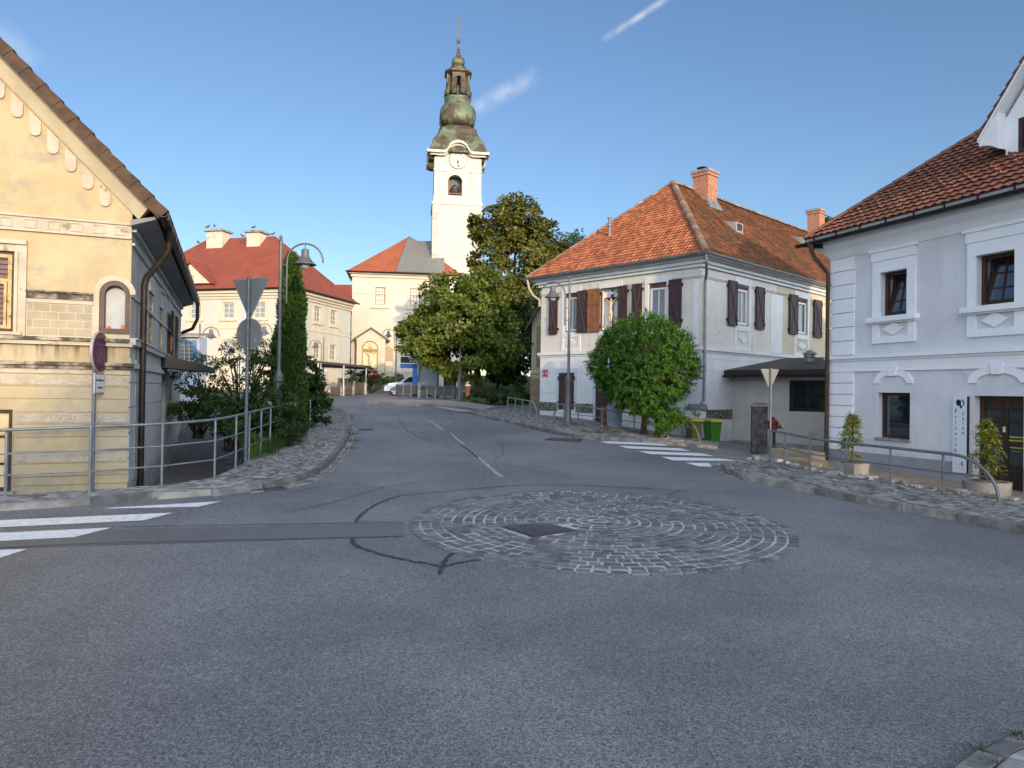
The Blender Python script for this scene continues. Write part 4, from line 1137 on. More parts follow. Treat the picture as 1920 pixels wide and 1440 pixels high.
# gutters and downpipes
m = MB(); halfpipe(m, (-MW_ - OM - .1, -OM - .05, ev - .02), (OM + .06, -OM - .05, ev - .02), .085); halfpipe(m, (OM + .05, -OM - .08, ev - .03), (OM + .05, MD + OM, ev - .03), .085)
m.build('gutter', ZINC, MH)
m = MB(); dx = GS.px(1318, 640, -.09)[0]
m.tube([(OM, -OM, ev - .08), (OM, -OM + .02, ev - .35), (.32, -.16, ev - .72), (.12, .10, ev - .95), (.12, .10, pt + .55), (.14, .05, pt + .35), (.2, -.3, pt + .17), (.24, -.45, pt + .1)], .055, 10)
autosmooth(m.build('downpipe', ZINC, MH))
m = MB(); m.tube([(-MW_ - OM + .1, -OM - .04, ev - .08), (-MW_ - OM + .1, -OM + .1, ev - .5), (-MW_ - .35, -.15, ev - .8), (-MW_ - .09, -.02, ev - 1.0), (-MW_ - .09, -.02, ev - 1.3)], .055, 10)
autosmooth(m.build('downpipe', M('cream_pipe', (.45, .40, .31), rough=.6), MH))

# crucifix in the recess: a thing of its own
cu, czz = (L2[0] + L2[1]) / 2, L2[2]
H_ = L2[3] - L2[2]
cw = MW[MH.name] @ GL.pt(cu, .10, czz)
CR = thing('crucifix', 'carved crucifix with pale figure in the shuttered recess of the cream house', 'crucifix', cw, MH_A)
m = MB(); m.box(-.045, .045, .0, .05, 0, H_ * .97); m.box(-.36, .36, -.0, .05, H_ * .72, H_ * .79); m.build('cross', BROWNW, CR)
m = MB(); m.box(-.09, .09, -.012, 0, H_ * .86, H_ * .92); m.build('title_board', WHITEF, CR)
FIG = M('painted_figure', (.58, .43, .28), (.64, .50, .34), 5, rough=.6)
h = H_; HFIG = H_
vs = [(0, -.06, h * .40), (0, -.07, h * .52), (0, -.06, h * .62), (0, -.06, h * .69), (.02, -.09, h * .755), (.09, -.05, h * .67), (.19, -.04, h * .71), (.31, -.02, h * .755), (-.09, -.05, h * .67), (-.19, -.04, h * .71), (-.31, -.02, h * .755),
      (.05, -.07, h * .37), (.06, -.12, h * .24), (.02, -.06, h * .10), (.02, -.09, h * .06), (-.05, -.07, h * .37), (-.03, -.12, h * .24), (-.01, -.06, h * .10), (-.01, -.09, h * .06)]
ed = [(0, 1), (1, 2), (2, 3), (3, 4), (2, 5), (5, 6), (6, 7), (2, 8), (8, 9), (9, 10), (0, 11), (11, 12), (12, 13), (13, 14), (0, 15), (15, 16), (16, 17), (17, 18)]
FIGV, FIGE = vs, ed
skin('body', vs, ed, [.075, .062, .08, .035, .058, .04, .03, .022, .04, .03, .022, .058, .042, .03, .022, .058, .042, .03, .022], FIG, CR)
m = MB(); m.lathe((0, -.07, h * .36), [(.09, 0), (.105, .04), (.10, .10), (.09, .13)], 12); m.build('loincloth', M('gilded_cloth', (.60, .50, .30), rough=.6), CR)
# ================================================================== RIGHT: the pale blue-white house with the hair salon
RW = M('lilac_render', (.60, .595, .61), (.66, .655, .665), 1.2, rough=.9, streak=.13, c3=(.55, .545, .56), sc3=1.5, th=.6, bump=.12, bsc=70)
RTRIM = M('white_render_trim', (.78, .78, .785), (.82, .82, .82), 1.6, rough=.85, bump=.1, bsc=60)
RPL = M('grey_plinth', (.27, .26, .28), (.31, .30, .315), 1.5, rough=.9, bump=.3, bsc=50)
def tmat():
    s = Mt('brown_red_tiles', .8, spec=.3)
    col = s.mix(s.ramp(s.noise(1.6, 5), .35, .65), (.25, .10, .06), (.20, .085, .055))
    col = s.vary(col, s.island(), .2); s.bump(s.noise(40, 3), .2, .01); return s.done(col)
RT_R = tmat()
RH = thing('salon_house', 'pale house with quoins, diamond panels, brown tiles and a hair salon sign', 'house', (RH_C.x, RH_C.y, RH_C.z), RH_A)
F_ = Face(RH, 0, 0, 0)
RWd, RD, gb = 15.0, 12.5, -1.0
zce = F_.px(1563, 488)[1]                  # underside of the cornice
zst = F_.px(1563, 672)[1]                  # string course
zpl = F_.px(1562, 842)[1]
def rr(x0, x1, ytl, ybl):     # top and bottom read at the left edge
    return (F_.px(x0, (ytl + ybl) / 2)[0], F_.px(x1, (ytl + ybl) / 2)[0], F_.px(x0, ybl)[1], F_.px(x0, ytl)[1])
W1 = rr(1652, 1702.5, 512, 595); W2 = rr(1832, 1902.5, 479, 577)
W2 = (W2[0], W2[0] + (W1[1] - W1[0]) * 1.08, W1[2], W1[3])
W3 = rr(1645, 1706, 736, 820)
DR = (F_.px(1826, 840)[0], F_.px(1919, 840)[0], F_.px(1870, 931)[1], F_.px(1826, 742)[1])
W4 = (W2[0] + 2.75, W2[1] + 2.75, W2[2], W2[3])
m = MB(); F_.wall(m, 0, RWd, gb, zce + .35, [W1, W2, W4, W3, DR], .5)
m.quad(F_.pt(0, RD, gb), F_.pt(0, 0, gb), F_.pt(0, 0, zce + .35), F_.pt(0, RD, zce + .35)); m.quad(F_.pt(RWd, 0, gb), F_.pt(RWd, RD, gb), F_.pt(RWd, RD, zce + .35), F_.pt(RWd, 0, zce + .35))
m.quad(F_.pt(RWd, RD, gb), F_.pt(0, RD, gb), F_.pt(0, RD, zce + .35), F_.pt(RWd, RD, zce + .35))
m.build('wall', RW, RH)
m = MB(); F_.box(m, 0, DR[0] - .02, gb, zpl, -.035, .01); m.build('plinth', RPL, RH)
m = MB(); F_.box(m, DR[1] + .02, RWd, gb, zpl, -.035, .01); m.build('plinth', RPL, RH)
qw = F_.px(1603, 560)[0]
m = MB(); hq = (zce - zst) / 7.15
F_.courses(m, -.02, qw, [zst + .07 + hq * i for i in range(8)][:7] + [zce - .01], .022, .045); m.build('upper_quoins', RTRIM, RH)
m = MB(); hq = (zst - .38 - zpl) / 7
F_.courses(m, -.02, qw, [zpl + hq * i for i in range(8)], .022, .045); m.build('lower_quoins', RTRIM, RH)
m = MB()
F_.box(m, -.14, RWd, zst - .04, zst + .05, -.13, .01); F_.box(m, -.08, RWd, zst - .10, zst - .04, -.07, .01); F_.box(m, -.04, RWd, zst - .36, zst - .10, -.035, .01); F_.box(m, -.06, RWd, zst - .38, zst - .345, -.05, .01)
m.build('string_course', RTRIM, RH)
m = MB()
pr = [(0.0, .03), (.05, .06), (.20, .16), (.28, .26), (.34, .34), (.42, .34), (.42, .38), (.50, .38)]
for (a, o0), (b_, o1) in zip(pr, pr[1:]):
    if b_ - a < .001: continue
    m.hexa([F_.pt(-o0, -o0, zce + a), F_.pt(RWd, -o0, zce + a), F_.pt(RWd, .0, zce + a), F_.pt(-o0, .0, zce + a), F_.pt(-o1, -o1, zce + b_), F_.pt(RWd, -o1, zce + b_), F_.pt(RWd, .0, zce + b_), F_.pt(-o1, .0, zce + b_)])
m.build('eave_cornice', RTRIM, RH)
s0, s1 = F_.px(1637, 560)[0], F_.px(1717, 560)[0]
for r in (W1, W2, W4):
    k = (r[0] + r[1]) / 2; hw = (s1 - s0) / 2; a, b_ = k - hw, k + hw
    pz0 = zst + .32; szt = r[2]
    m = MB()
    F_.box(m, a, r[0], szt, r[3] + .3, -.05, .01); F_.box(m, r[1], b_, szt, r[3] + .3, -.05, .01); F_.box(m, r[0], r[1], r[3], r[3] + .3, -.05, .01)
    F_.box(m, a - .03, b_ + .03, r[3] + .3, zce - .06, -.075, .01); F_.box(m, a - .08, b_ + .08, zce - .06, zce + .02, -.11, .01)
    F_.box(m, a, a + .2, pz0, szt - .13, -.05, .01); F_.box(m, b_ - .2, b_, pz0, szt - .13, -.05, .01); F_.box(m, a + .2, b_ - .2, pz0, pz0 + .17, -.05, .01)
    diamond(F_, m, k, (pz0 + .17 + szt - .13) / 2, .30, .17, -.045)
    m.build('window_surround', RTRIM, RH)
    m = MB(); F_.box(m, a - .09, b_ + .10, szt - .13, szt, -.17, .01); F_.box(m, a - .05, b_ + .06, szt - .17, szt - .13, -.10, .01); m.build('window_sill', RTRIM, RH)
    winframe(F_, r, (BROWNW, GLASS), d=.17, fw=.085, nx=2, nz=3, bar=.04, tilt=.2)
wo_ = winframe(F_, W3, (BROWNW, GLASS), d=.2, fw=.08, nx=1, nz=1)
m = MB(); a, b_, c, d_ = W3      # tilted inner sash
t0 = F_.pt(a + .2, .24, c + .12); 
for u0, v0, u1, v1 in ((.18, 0, .18, 1), (.18, 0, .62, 0), (.18, 1, .62, 1), (.18, .35, .62, .35), (.18, .68, .62, .68), (.42, 0, .42, 1)):
    h = d_ - c - .24
    m.tube([F_.pt(a + u0, .36 + .1 * v0, c + .12 + h * v0), F_.pt(a + u1, .36 + .1 * v1, c + .12 + h * v1)], .018, 4)
m.build('inner_sash', OLDWOOD, wo_)
m = MB(); F_.box(m, a - .03, b_ + .03, c - .05, c, -.07, .1); m.build('window_sill', CONC, RH)
# arch hoods with keystone
for kx, half in (((W3[0] + W3[1]) / 2, None), ((DR[0] + DR[1]) / 2, None)):
    x0, y0 = (1640, 718) if kx < 3 else (1816, 717)
    hw = kx - F_.px(x0, y0)[0]; zb_ = F_.px(1640, 719)[1]; zt_ = F_.px(1678, 690)[1]; rise = zt_ - zb_
    m = MB(); K = 12
    def ap(f, t): return F_.pt(kx + hw * f * cos(t) * (1 if f == 1 else 1), 0, zb_ + (rise if f == 1 else rise - .17) * sin(t))
    for i in range(K):
        t0, t1 = pi * i / K, pi * (i + 1) / K
        q = [ap(1, t0), ap(1, t1), ap(.72, t1), ap(.72, t0)]; m.prism(q, F_.n * -.045)
    m.prism([F_.pt(kx - .10, -.001, zb_ + rise - .2), F_.pt(kx + .10, -.001, zb_ + rise - .2), F_.pt(kx + .14, -.001, zb_ + rise + .05), F_.pt(kx - .14, -.001, zb_ + rise + .05)], F_.n * -.08)
    m.build('arch_hood', RTRIM, RH)
# door
m = MB(); a, b_, c, d_ = DR
F_.frame(m, a, b_, c, d_, .11, .18, .30); F_.box(m, a + .11, b_ - .11, c + .11, c + .55, .22, .28); um = (a + b_) / 2
F_.box(m, um - .07, um + .07, c + .5, d_ - .11, .20, .29)
for k in (.30, .52, .76): F_.box(m, a + .11, b_ - .11, c + (d_ - c) * k - .04, c + (d_ - c) * k + .04, .205, .288)
F_.box(m, a + .11, b_ - .11, d_ - .28, d_ - .11, .2, .29)
do = m.build('door', BROWNW, RH)
m = MB(); F_.box(m, a + .1, b_ - .1, c + .5, d_ - .2, .24, .25); m.build('pane', M('smoked_glass', (.05, .06, .065), rough=.08, spec=.6), do)
m = MB(); F_.box(m, um - .03, um + .03, c + 1.38, c + 1.5, .19, .2); m.build('small_notice', M('cream_paper', (.62, .58, .42), rough=.7), do)
YL = M('yellow_lettering', (.55, .45, .04), rough=.5)
for i, wq in enumerate((.30, .42, .34, .30)):
    m = MB(); uc_ = um + (b_ - um) / 2 - .03; F_.box(m, uc_ - wq / 2, uc_ + wq / 2, c + 1.27 - i * .075, c + 1.30 - i * .075, .233, .238); m.build('lettering', YL, do)
m = MB(); F_.box(m, b_ - .34, b_ - .13, c + .98, c + 1.0, .15, .17); F_.box(m, b_ - .15, b_ - .13, c + .98, c + 1.0, .15, .22); m.build('handle', M('steel', (.6, .6, .6), rough=.3, metal=1), do)
m = MB(); F_.box(m, a - .02, b_ + .02, c - .12, c, -.12, .3); m.build('doorstep', CONC, RH)
# roof
OR = .52
eR = F_.px(1515, 470, -.5)[1]
ez = zce + .62
# pitch from the photographed hip line: the hip leaves the corner at 45 degrees in plan
MR = MW[RH.name]
def loc(x, y, z=0): return MR @ V((x, y, z))
P_ = loc(-OR, -OR, ez)
def hip_h(px, py):
    best = None
    for i in range(1, 200):
        s = i * .03; q = loc(-OR + s, -OR + s); u = (q - EYE)
        e = abs(u.x / u.y - ray(px, py).x)
        if best is None or e < best[0]: best = (e, s, (EYE + ray(px, py) * u.y).z - RH_C.z)
    return best
for pp in ((1700, 344), (1800, 272), (1850, 236)): 
    h = hip_h(*pp); print('hip', pp, h, (h[2] - ez) / h[1], 'ez', ez)
h = hip_h(1800, 272); PT = (h[2] - ez) / h[1]
rd = RD / 2 + OR; zR = ez + PT * rd
c = [V((-OR, -OR, ez)), V((RWd + .3, -OR, ez)), V((RWd + .3, RD + OR, ez)), V((-OR, RD + OR, ez))]
A_, B_ = V((-OR + rd, RD / 2, zR)), V((RWd + .3, RD / 2, zR))
m = MB(); m.poly([c[0], c[1], B_, A_]); m.poly([c[2], c[3], A_, B_]); m.poly([c[3], c[0], A_]); m.poly([c[1], c[2], B_]); m.poly([c[0], c[3], c[2], c[1]])
ro = m.build('roof', RT_R, RH)
planetiles('slope_tiles', c[0], c[1], [B_, A_], RT_R, .225, .235, .05, .02, 4, ro, random.Random(9))
planetiles('hip_tiles', c[3], c[0], [A_], RT_R, .225, .235, .05, .02, 2, ro, random.Random(10))
m = MB(); ridge(m, c[0] + V((.02, .02, .05)), A_ + V((0, 0, .05)), .11, .42); ridge(m, A_, B_, .12, .4); m.build('ridge_tiles', RT_R, ro)
# snow hooks
m = MB(); ue_, us_ = V((1, 0, 0)), V((0, 1, PT)).normalized(); nn = ue_.cross(us_); rn = random.Random(12)
for j in range(3, 17):
    for i in range(0, 26):
        a = .3 + i * .62 + (j * .39) % .62; b_ = j * .235
        if a - OR < b_ * .72 or (j > 7 and (i + j) % 3): continue
        p = c[0] + ue_ * a + us_ * b_ + nn * .06
        m.hexa([p + ue_ * -.018 + us_ * -.03, p + ue_ * .018 + us_ * -.03, p + ue_ * .018 + us_ * .05, p + ue_ * -.018 + us_ * .05, p + ue_ * -.014 + us_ * -.03 + nn * .055, p + ue_ * .014 + us_ * -.03 + nn * .055, p + ue_ * .014 + us_ * .0 + nn * .055, p + ue_ * -.014 + us_ * .0 + nn * .055])
tag(m.build('snow_hook', RT_R, ro), kind='stuff')
m = MB(); F_.box(m, -OR + .03, RWd, ez - .20, ez - .01, -OR + .02, -OR + .05); F_.box(m, -OR + .03, RWd, ez - .14, ez - .10, -OR + .05, .0)
m.build('fascia', M('grey_fascia', (.34, .34, .34), (.28, .28, .275), 3, rough=.7), RH)
m = MB(); halfpipe(m, (-OR - .18, -OR - .07, ez - .13), (RWd, -OR - .07, ez - .13), .085)
for i in range(14):
    x = -.15 + i * .78; m.box(x - .012, x + .012, -OR - .02, -OR + .015, ez - .2, ez - .0); m.box(x - .012, x + .012, -OR - .165, -OR - .15, ez - .19, ez - .12)
m.build('gutter', DARKMETAL, RH)
m = MB()
m.hexa([V((-OR - .02, -OR, ez - .20)), V((0, -OR + .1, ez - .32)), V((0, RD, ez - .32)), V((-OR - .02, RD, ez - .2)), V((-OR - .02, -OR, ez - .1)), V((0, -OR + .1, ez - .1)), V((0, RD, ez - .1)), V((-OR - .02, RD, ez - .1))])
m.build('side_soffit', DARKMETAL, RH)
m = MB()
m.tube([(-.18, -OR - .07, ez - .15), (-.16, -OR - .06, ez - .42)], [.10, .055], 10)
m.tube([(-.16, -OR - .06, ez - .38), (-.13, -OR + .02, ez - .56), (-.03, -.26, ez - .86), (.0, -.15, ez - 1.02), (.0, -.15, F_.px(1557, 872)[1])], .055, 10)
for z in (zce - .7, zst, zpl + .3): m.tube([(.0, -.15, z), (.0, -.15, z + .03)], .066, 10); m.box(-.01, .01, -.14, 0, z, z + .02)
autosmooth(m.build('downpipe', M('brown_pipe', (.075, .042, .026), (.10, .055, .034), 5, rough=.4, metal=.3), RH))
# dormer
dw0 = None
yd = .75                         # the dormer front stands back from the wall line
dl = F_.px(1886, 290, yd)[0]; dzb = F_.px(1886, 300, yd)[1]; dze = F_.px(1886, 222, yd)[1]
DWd = 1.7; dk = dl + DWd / 2; dpk = dze + 1.25
Ld = (dpk - ez) / PT - OR + .3
m = MB(); FD = Face(RH, 0, yd, 0); LV = (dl + .27, dl + DWd - .27, dzb + .05, dze - .1)
FD.wall(m, dl, dl + DWd, dzb - .5, dze, [LV], .1); m.poly([FD.pt(dl, 0, dze), FD.pt(dl + DWd, 0, dze), FD.pt(dk, 0, dpk - .1)])
m.quad(FD.pt(dl, Ld, dzb - .5), FD.pt(dl, 0, dzb - .5), FD.pt(dl, 0, dze), FD.pt(dl, Ld, dze)); m.quad(FD.pt(dl + DWd, 0, dzb - .5), FD.pt(dl + DWd, Ld, dzb - .5), FD.pt(dl + DWd, Ld, dze), FD.pt(dl + DWd, 0, dze))
dm = m.build('dormer', RTRIM, ro)
m = MB(); FD.frame(m, LV[0], LV[1], LV[2], LV[3], .09, .0, .1)
for i in range(9):
    z = LV[2] + .12 + (LV[3] - LV[2] - .24) * i / 8; m.hexa([FD.pt(LV[0] + .09, .02, z - .03), FD.pt(LV[1] - .09, .02, z - .03), FD.pt(LV[1] - .09, .06, z + .02), FD.pt(LV[0] + .09, .06, z + .02), FD.pt(LV[0] + .09, .02, z - .01), FD.pt(LV[1] - .09, .02, z - .01), FD.pt(LV[1] - .09, .06, z + .04), FD.pt(LV[0] + .09, .06, z + .04)])
m.build('louvre', SHUT, dm)
m = MB(); od = .42; sd_ = (dpk - .1 - dze) / (DWd / 2)
for sg in (1, -1):
    def D(a, d, t): return FD.pt(dk + sg * a, d, dpk - sd_ * a) + V((0, 0, t))
    q = [D(0, -.35, 0), D(DWd / 2 + od, -.35, 0), D(DWd / 2 + od, Ld, 0), D(0, Ld, 0), D(0, -.35, .07), D(DWd / 2 + od, -.35, .07), D(DWd / 2 + od, Ld, .07), D(0, Ld, .07)]
    m.hexa(q if sg > 0 else [q[i] for i in (1, 0, 3, 2, 5, 4, 7, 6)])
m.build('dormer_roof', RTRIM, dm)
m = MB(); a = V((-1, 0, -sd_)).normalized()
p0 = FD.pt(dk - (DWd / 2 + od), -.37, dpk - sd_ * (DWd / 2 + od)) + V((0, 0, .08)); Lx = (DWd / 2 + od) * math.sqrt(1 + sd_ * sd_)
tiles(m, FD.pt(dk - DWd / 2 - od, Ld, dpk - sd_ * (DWd / 2 + od) + .08), (0, -1, 0), (1, 0, sd_), [(0, 0), (Ld + .37, 0), (Ld + .37, Lx), (0, Lx)], .225, .235, .05, .02, 2)
tiles(m, FD.pt(dk + DWd / 2 + od, -.37, dpk - sd_ * (DWd / 2 + od) + .08), (0, 1, 0), (-1, 0, sd_), [(0, 0), (Ld + .37, 0), (Ld + .37, Lx), (0, Lx)], .225, .235, .05, .02, 2)
m.build('dormer_tiles', RT_R, dm)
for sg in (-1, 1):     # curved white fascia under the dormer roof edge
    m = MB()
    for i in range(6):
        t0, t1 = i / 6, (i + 1) / 6
        x0, x1 = DWd / 2 + od * (1 - t0), DWd / 2 + od * (1 - t1)
        z0, z1 = dpk - sd_ * (DWd / 2 + od) - .02 - .16 * t0 ** 2.2, dpk - sd_ * (DWd / 2 + od) - .02 - .16 * t1 ** 2.2
        q = [FD.pt(dk + sg * x0, -.28, z0 - .06), FD.pt(dk + sg * x1, -.28, z1 - .06), FD.pt(dk + sg * x1, -.28, dpk - sd_ * x1), FD.pt(dk + sg * x0, -.28, dpk - sd_ * x0)]
        m.prism(q, (0, .28, 0))
    m.build('dormer_cove', RTRIM, dm)
m = MB(); FD.box(m, dl - .1, dl + DWd + .1, dzb - .14, dzb + .04, -.12, .05)
m.hexa([FD.pt(dl - .15, -.55, dzb - .42), FD.pt(dl + DWd + .15, -.55, dzb - .42), FD.pt(dl + DWd + .1, .0, dzb - .30), FD.pt(dl - .1, .0, dzb - .3), FD.pt(dl - .15, -.5, dzb - .30), FD.pt(dl + DWd + .15, -.5, dzb - .30), FD.pt(dl + DWd + .1, .02, dzb + .02), FD.pt(dl - .1, .02, dzb + .02)])
m.build('dormer_flashing', M('red_metal', (.22, .045, .035), (.26, .06, .045), 4, rough=.45), dm)

# salon sign board on the wall: hangs on the house, a thing of its own
sa, sb = F_.px(1790.5, 815)[0], F_.px(1817, 815)[0]; sz0, sz1 = F_.px(1803, 886)[1], F_.px(1803, 743)[1]
SGN = thing('salon_sign', 'tall narrow white hair salon board with vertical lettering beside the salon door', 'sign', MR @ F_.pt((sa + sb) / 2, -.05, sz0), RH_A)
FG = Face(SGN, 0, 0, 0); W_, H_ = sb - sa, sz1 - sz0
SB = M('sign_white', (.62, .66, .72), (.66, .70, .75), 2, rough=.35); BLK = M('black_print', (.012, .012, .014), rough=.5)
m = MB(); m.box(-W_ / 2, W_ / 2, -.025, .02, 0, H_); m.build('board', SB, SGN)
m = MB(); m.box(W_ / 2, W_ / 2 + .02, -.025, .03, 0, H_); m.build('edge_frame', DARKMETAL, SGN)
for i, ch in enumerate('Frizerski'): text('lettering', ch, facemat(FG, -W_ * .27, H_ * .80 - i * H_ * .073, -.027), .135 if i == 0 else .115, BLK, SGN)
for i, ch in enumerate('salon'): text('lettering', ch, facemat(FG, W_ * .24, H_ * .775 - i * H_ * .0625, -.027), .115, BLK, SGN)
def blob(mb, f, pts, d0, d1): mb.prism([f.pt(u, d0, z) for u, z in pts], f.n * (d1 - d0))
zc_ = H_ * .905
m = MB(); blob(m, FG, [(-.09, zc_ + .03), (-.075, zc_ - .03), (-.03, zc_ - .065), (.0, zc_ - .03), (.005, zc_ + .05), (-.02, zc_ + .095), (-.07, zc_ + .085)], -.025, -.029)
blob(m, FG, [(.02, zc_ + .09), (.075, zc_ + .085), (.11, zc_ + .03), (.105, zc_ - .03), (.05, zc_ - .075), (.085, zc_ - .02), (.085, zc_ + .03), (.055, zc_ + .065)], -.025, -.029)
blob(m, FG, [(.0, zc_ + .075), (.03, zc_ + .06), (.025, zc_ - .02), (.06, zc_ - .10), (.02, zc_ - .115), (-.005, zc_ - .05)], -.025, -.0295)
m.build('emblem', BLK, SGN)
m = MB(); blob(m, FG, [(.06, H_ * .155), (.045, H_ * .13), (.06, H_ * .10), (.10, H_ * .085), (.085, H_ * .105), (.078, H_ * .125)], -.025, -.029); m.build('phone_mark', BLK, SGN)
m = MB()
for i in range(2): m.box(-.10, .1, -.028, -.02, .10 + i * .07, .125 + i * .07)
m.build('small_print', M('faint_print', (.50, .53, .58), rough=.5), SGN)
# wall by the door on the right edge of the picture
# ================================================================== BACKGROUND BUILDINGS
PWALL = M('palace_cream', (.52, .445, .325), (.56, .485, .36), 1.2, rough=.9)
PFIELD = M('palace_grey_field', (.45, .44, .36), (.48, .47, .39), 1.2, rough=.9)
def tile_wave(name, a, b_):
    s = Mt(name, .75, spec=.3); col = s.mix(s.ramp(s.noise(.9, 5), .35, .65), a, b_); col = s.vary(col, s.noise(9, 3), .2)
    z = s.zc(); s.bump(s.math('FRACT', s.math('MULTIPLY', z[2], 4.5)), .5, .05); return s.done(col)
PROOF = tile_wave('palace_red_roof', (.25, .062, .036), (.205, .052, .032))
CROOF = tile_wave('church_red_roof', (.30, .085, .036), (.25, .07, .034))
PFRAME = M('cream_frame', (.58, .53, .42), rough=.5)
PC = at(549, 700, 58); pz = base_z(PC.x, PC.y) - .3
PA = thing('palace', 'large cream palace with red hipped roof, pedimented dormer and two white chimneys', 'palace', (PC.x, PC.y, pz), math.radians(-14.2))
GP, GQ = Face(PA, 0, 0, 0), Face(PA, 0, 0, pi / 2)
pl, pd = 17.0, 9.9
pev = GP.px(549, 541)[1]
rows = [(GP.px(429, 597)[1], GP.px(429, 567)[1]), (GP.px(429, 668)[1], GP.px(429, 637)[1])]
def win_at(f, px, w_, row): u = f.px(px, 600)[0]; return (u - w_ / 2, u + w_ / 2) + rows[row]
fw_ = [win_at(GP, px, 1.1, r) for px in (366, 428, 486) for r in (0, 1)] + [(-13.6 + .0, -12.5, *rows[r]) for r in (0, 1)]
sw_ = [win_at(GQ, px, 1.1, r) for px in (595, 625) for r in (0, 1)]
m = MB(); GP.wall(m, -pl, 0, -1, pev, fw_, .2); GQ.wall(m, 0, pd, -1, pev, sw_, .2)
m.quad(GP.pt(-pl, pd, -1), GP.pt(-pl, 0, -1), GP.pt(-pl, 0, pev), GP.pt(-pl, pd, pev)); m.quad(GP.pt(0, pd, -1), GP.pt(-pl, pd, -1), GP.pt(-pl, pd, pev), GP.pt(0, pd, pev))
m.build('wall', PWALL, PA)
mid_ = (rows[0][0] + rows[1][1]) / 2
for f, e0, e1, ws in ((GP, -pl, 0, fw_), (GQ, 0, pd, sw_)):
    m = MB()
    us = sorted({(a + b_) / 2 for a, b_, c, d_ in ws}); ed = [e0 - .1] + us + [e1 + .1]
    for a, b_ in zip(ed, ed[1:]):
        x0 = a + (.95 if a in us else .5); x1 = b_ - (.95 if b_ in us else .5)
        if x1 - x0 > .3: f.box(m, x0, x1, mid_ + .35, rows[0][1] + .35, -.03, .01); f.box(m, x0, x1, 1.2, mid_ - .1, -.03, .01)
    m.build('grey_field', PFIELD, PA)
m = MB()
for f, e0, e1, ws in ((GP, -pl, 0, fw_), (GQ, 0, pd, sw_)):
    for k, o in enumerate((.12, .25, .42)): f.box(m, e0 - (o if f is GP else 0), e1 + o * (f is GP), pev - .75 + k * .22, pev - .75 + (k + 1) * .22, -o, .01)
    f.box(m, e0, e1, mid_ + .02, mid_ + .2, -.05, .01)
m.build('eave_cornice', PWALL, PA)
for f, ws in ((GP, fw_), (GQ, sw_)):
    for r in ws:
        a, b_, c, d_ = r
        m = MB(); f.frame(m, a - .22, b_ + .22, c - .15, d_ + .22, .22, -.05, .01); f.box(m, a - .3, b_ + .3, c - .22, c - .12, -.12, .01); f.box(m, a - .1, b_ + .1, c - .8, c - .4, -.04, .01)
        m.build('window_surround', PWALL, PA)
        winframe(f, r, (PFRAME, GLASS_C), d=.1, fw=.09, nx=2, nz=3, bar=.05)
def hiproof(parent, L, D, o, ze_, rise, inset, mat, x0=None, name='roof'):
    c = [V((-L - o, -o, ze_)), V((o, -o, ze_)), V((o, D + o, ze_)), V((-L - o, D + o, ze_))]
    A = V((-L + inset, D / 2, ze_ + rise)); B = V((-inset, D / 2, ze_ + rise))
    m = MB(); m.poly([c[0], c[1], B, A]); m.poly([c[1], c[2], B]); m.poly([c[2], c[3], A, B]); m.poly([c[3], c[0], A]); m.poly(c[::-1])
    return m.build(name, mat, parent), A, B, c
prz = GP.px(512, 443, pd / 2)[1] - pev
pro, A_, B_, c_ = hiproof(PA, pl, pd, .6, pev, prz, 5.0, PROOF)
m = MB()
m.tube([c_[0], c_[1], c_[2]], .08, 6); m.build('gutter', DARKMETAL, PA)
for (xa, xb, yt, yb, du) in ((390, 421, 432, 460, 1.1), (465, 491, 434, 457, .9)):
    u0, _ = GP.px(xa, 445, pd / 2 - .9); u1, _ = GP.px(xb, 445, pd / 2 - .9); zt = GP.px((xa + xb) / 2, yt, pd / 2 - .9)[1]
    m = MB(); m.box(u0, u1 - .1, pd / 2 - 1.1, pd / 2 + .1, pev + prz - 1.6, zt - .15); o = m.build('chimney', PWALL, pro)
    m = MB(); m.box(u0 - .2, u1 + .1, pd / 2 - 1.3, pd / 2 + .3, zt - .12, zt + .05); m.build('cap', CONC, o)
# pedimented dormer
du = GP.px(363, 520)[0]; dz0, dz1 = GP.px(363, 533)[1], GP.px(363, 497)[1]; hw = abs(GP.px(400, 533)[0] - du)
m = MB(); m.prism([GP.pt(du - hw, -.45, dz0), GP.pt(du + hw, -.45, dz0), GP.pt(du, -.45, dz1)], (0, 4.0, 0)); dm = m.build('pediment', PWALL, pro)
m = MB()
for sg in (1, -1):
    q = [GP.pt(du + sg * (hw + .3), -.6, dz0 - .1), GP.pt(du, -.6, dz1 + .12), GP.pt(du, -.6, dz1 + .34), GP.pt(du + sg * (hw + .35), -.6, dz0 + .08)]
    m.prism(q if sg < 0 else q[::-1], (0, 4.8, 0))
m.build('pediment_roof', PROOF, dm)
m = MB(); k = (dz1 - dz0)
m.prism([GP.pt(du + .42 * cos(a), -.5, dz0 + k * .30 + .3 * sin(a)) for a in [pi * i / 8 for i in range(9)]], (0, .06, 0)); m.build('lunette', OLDWOOD, dm)

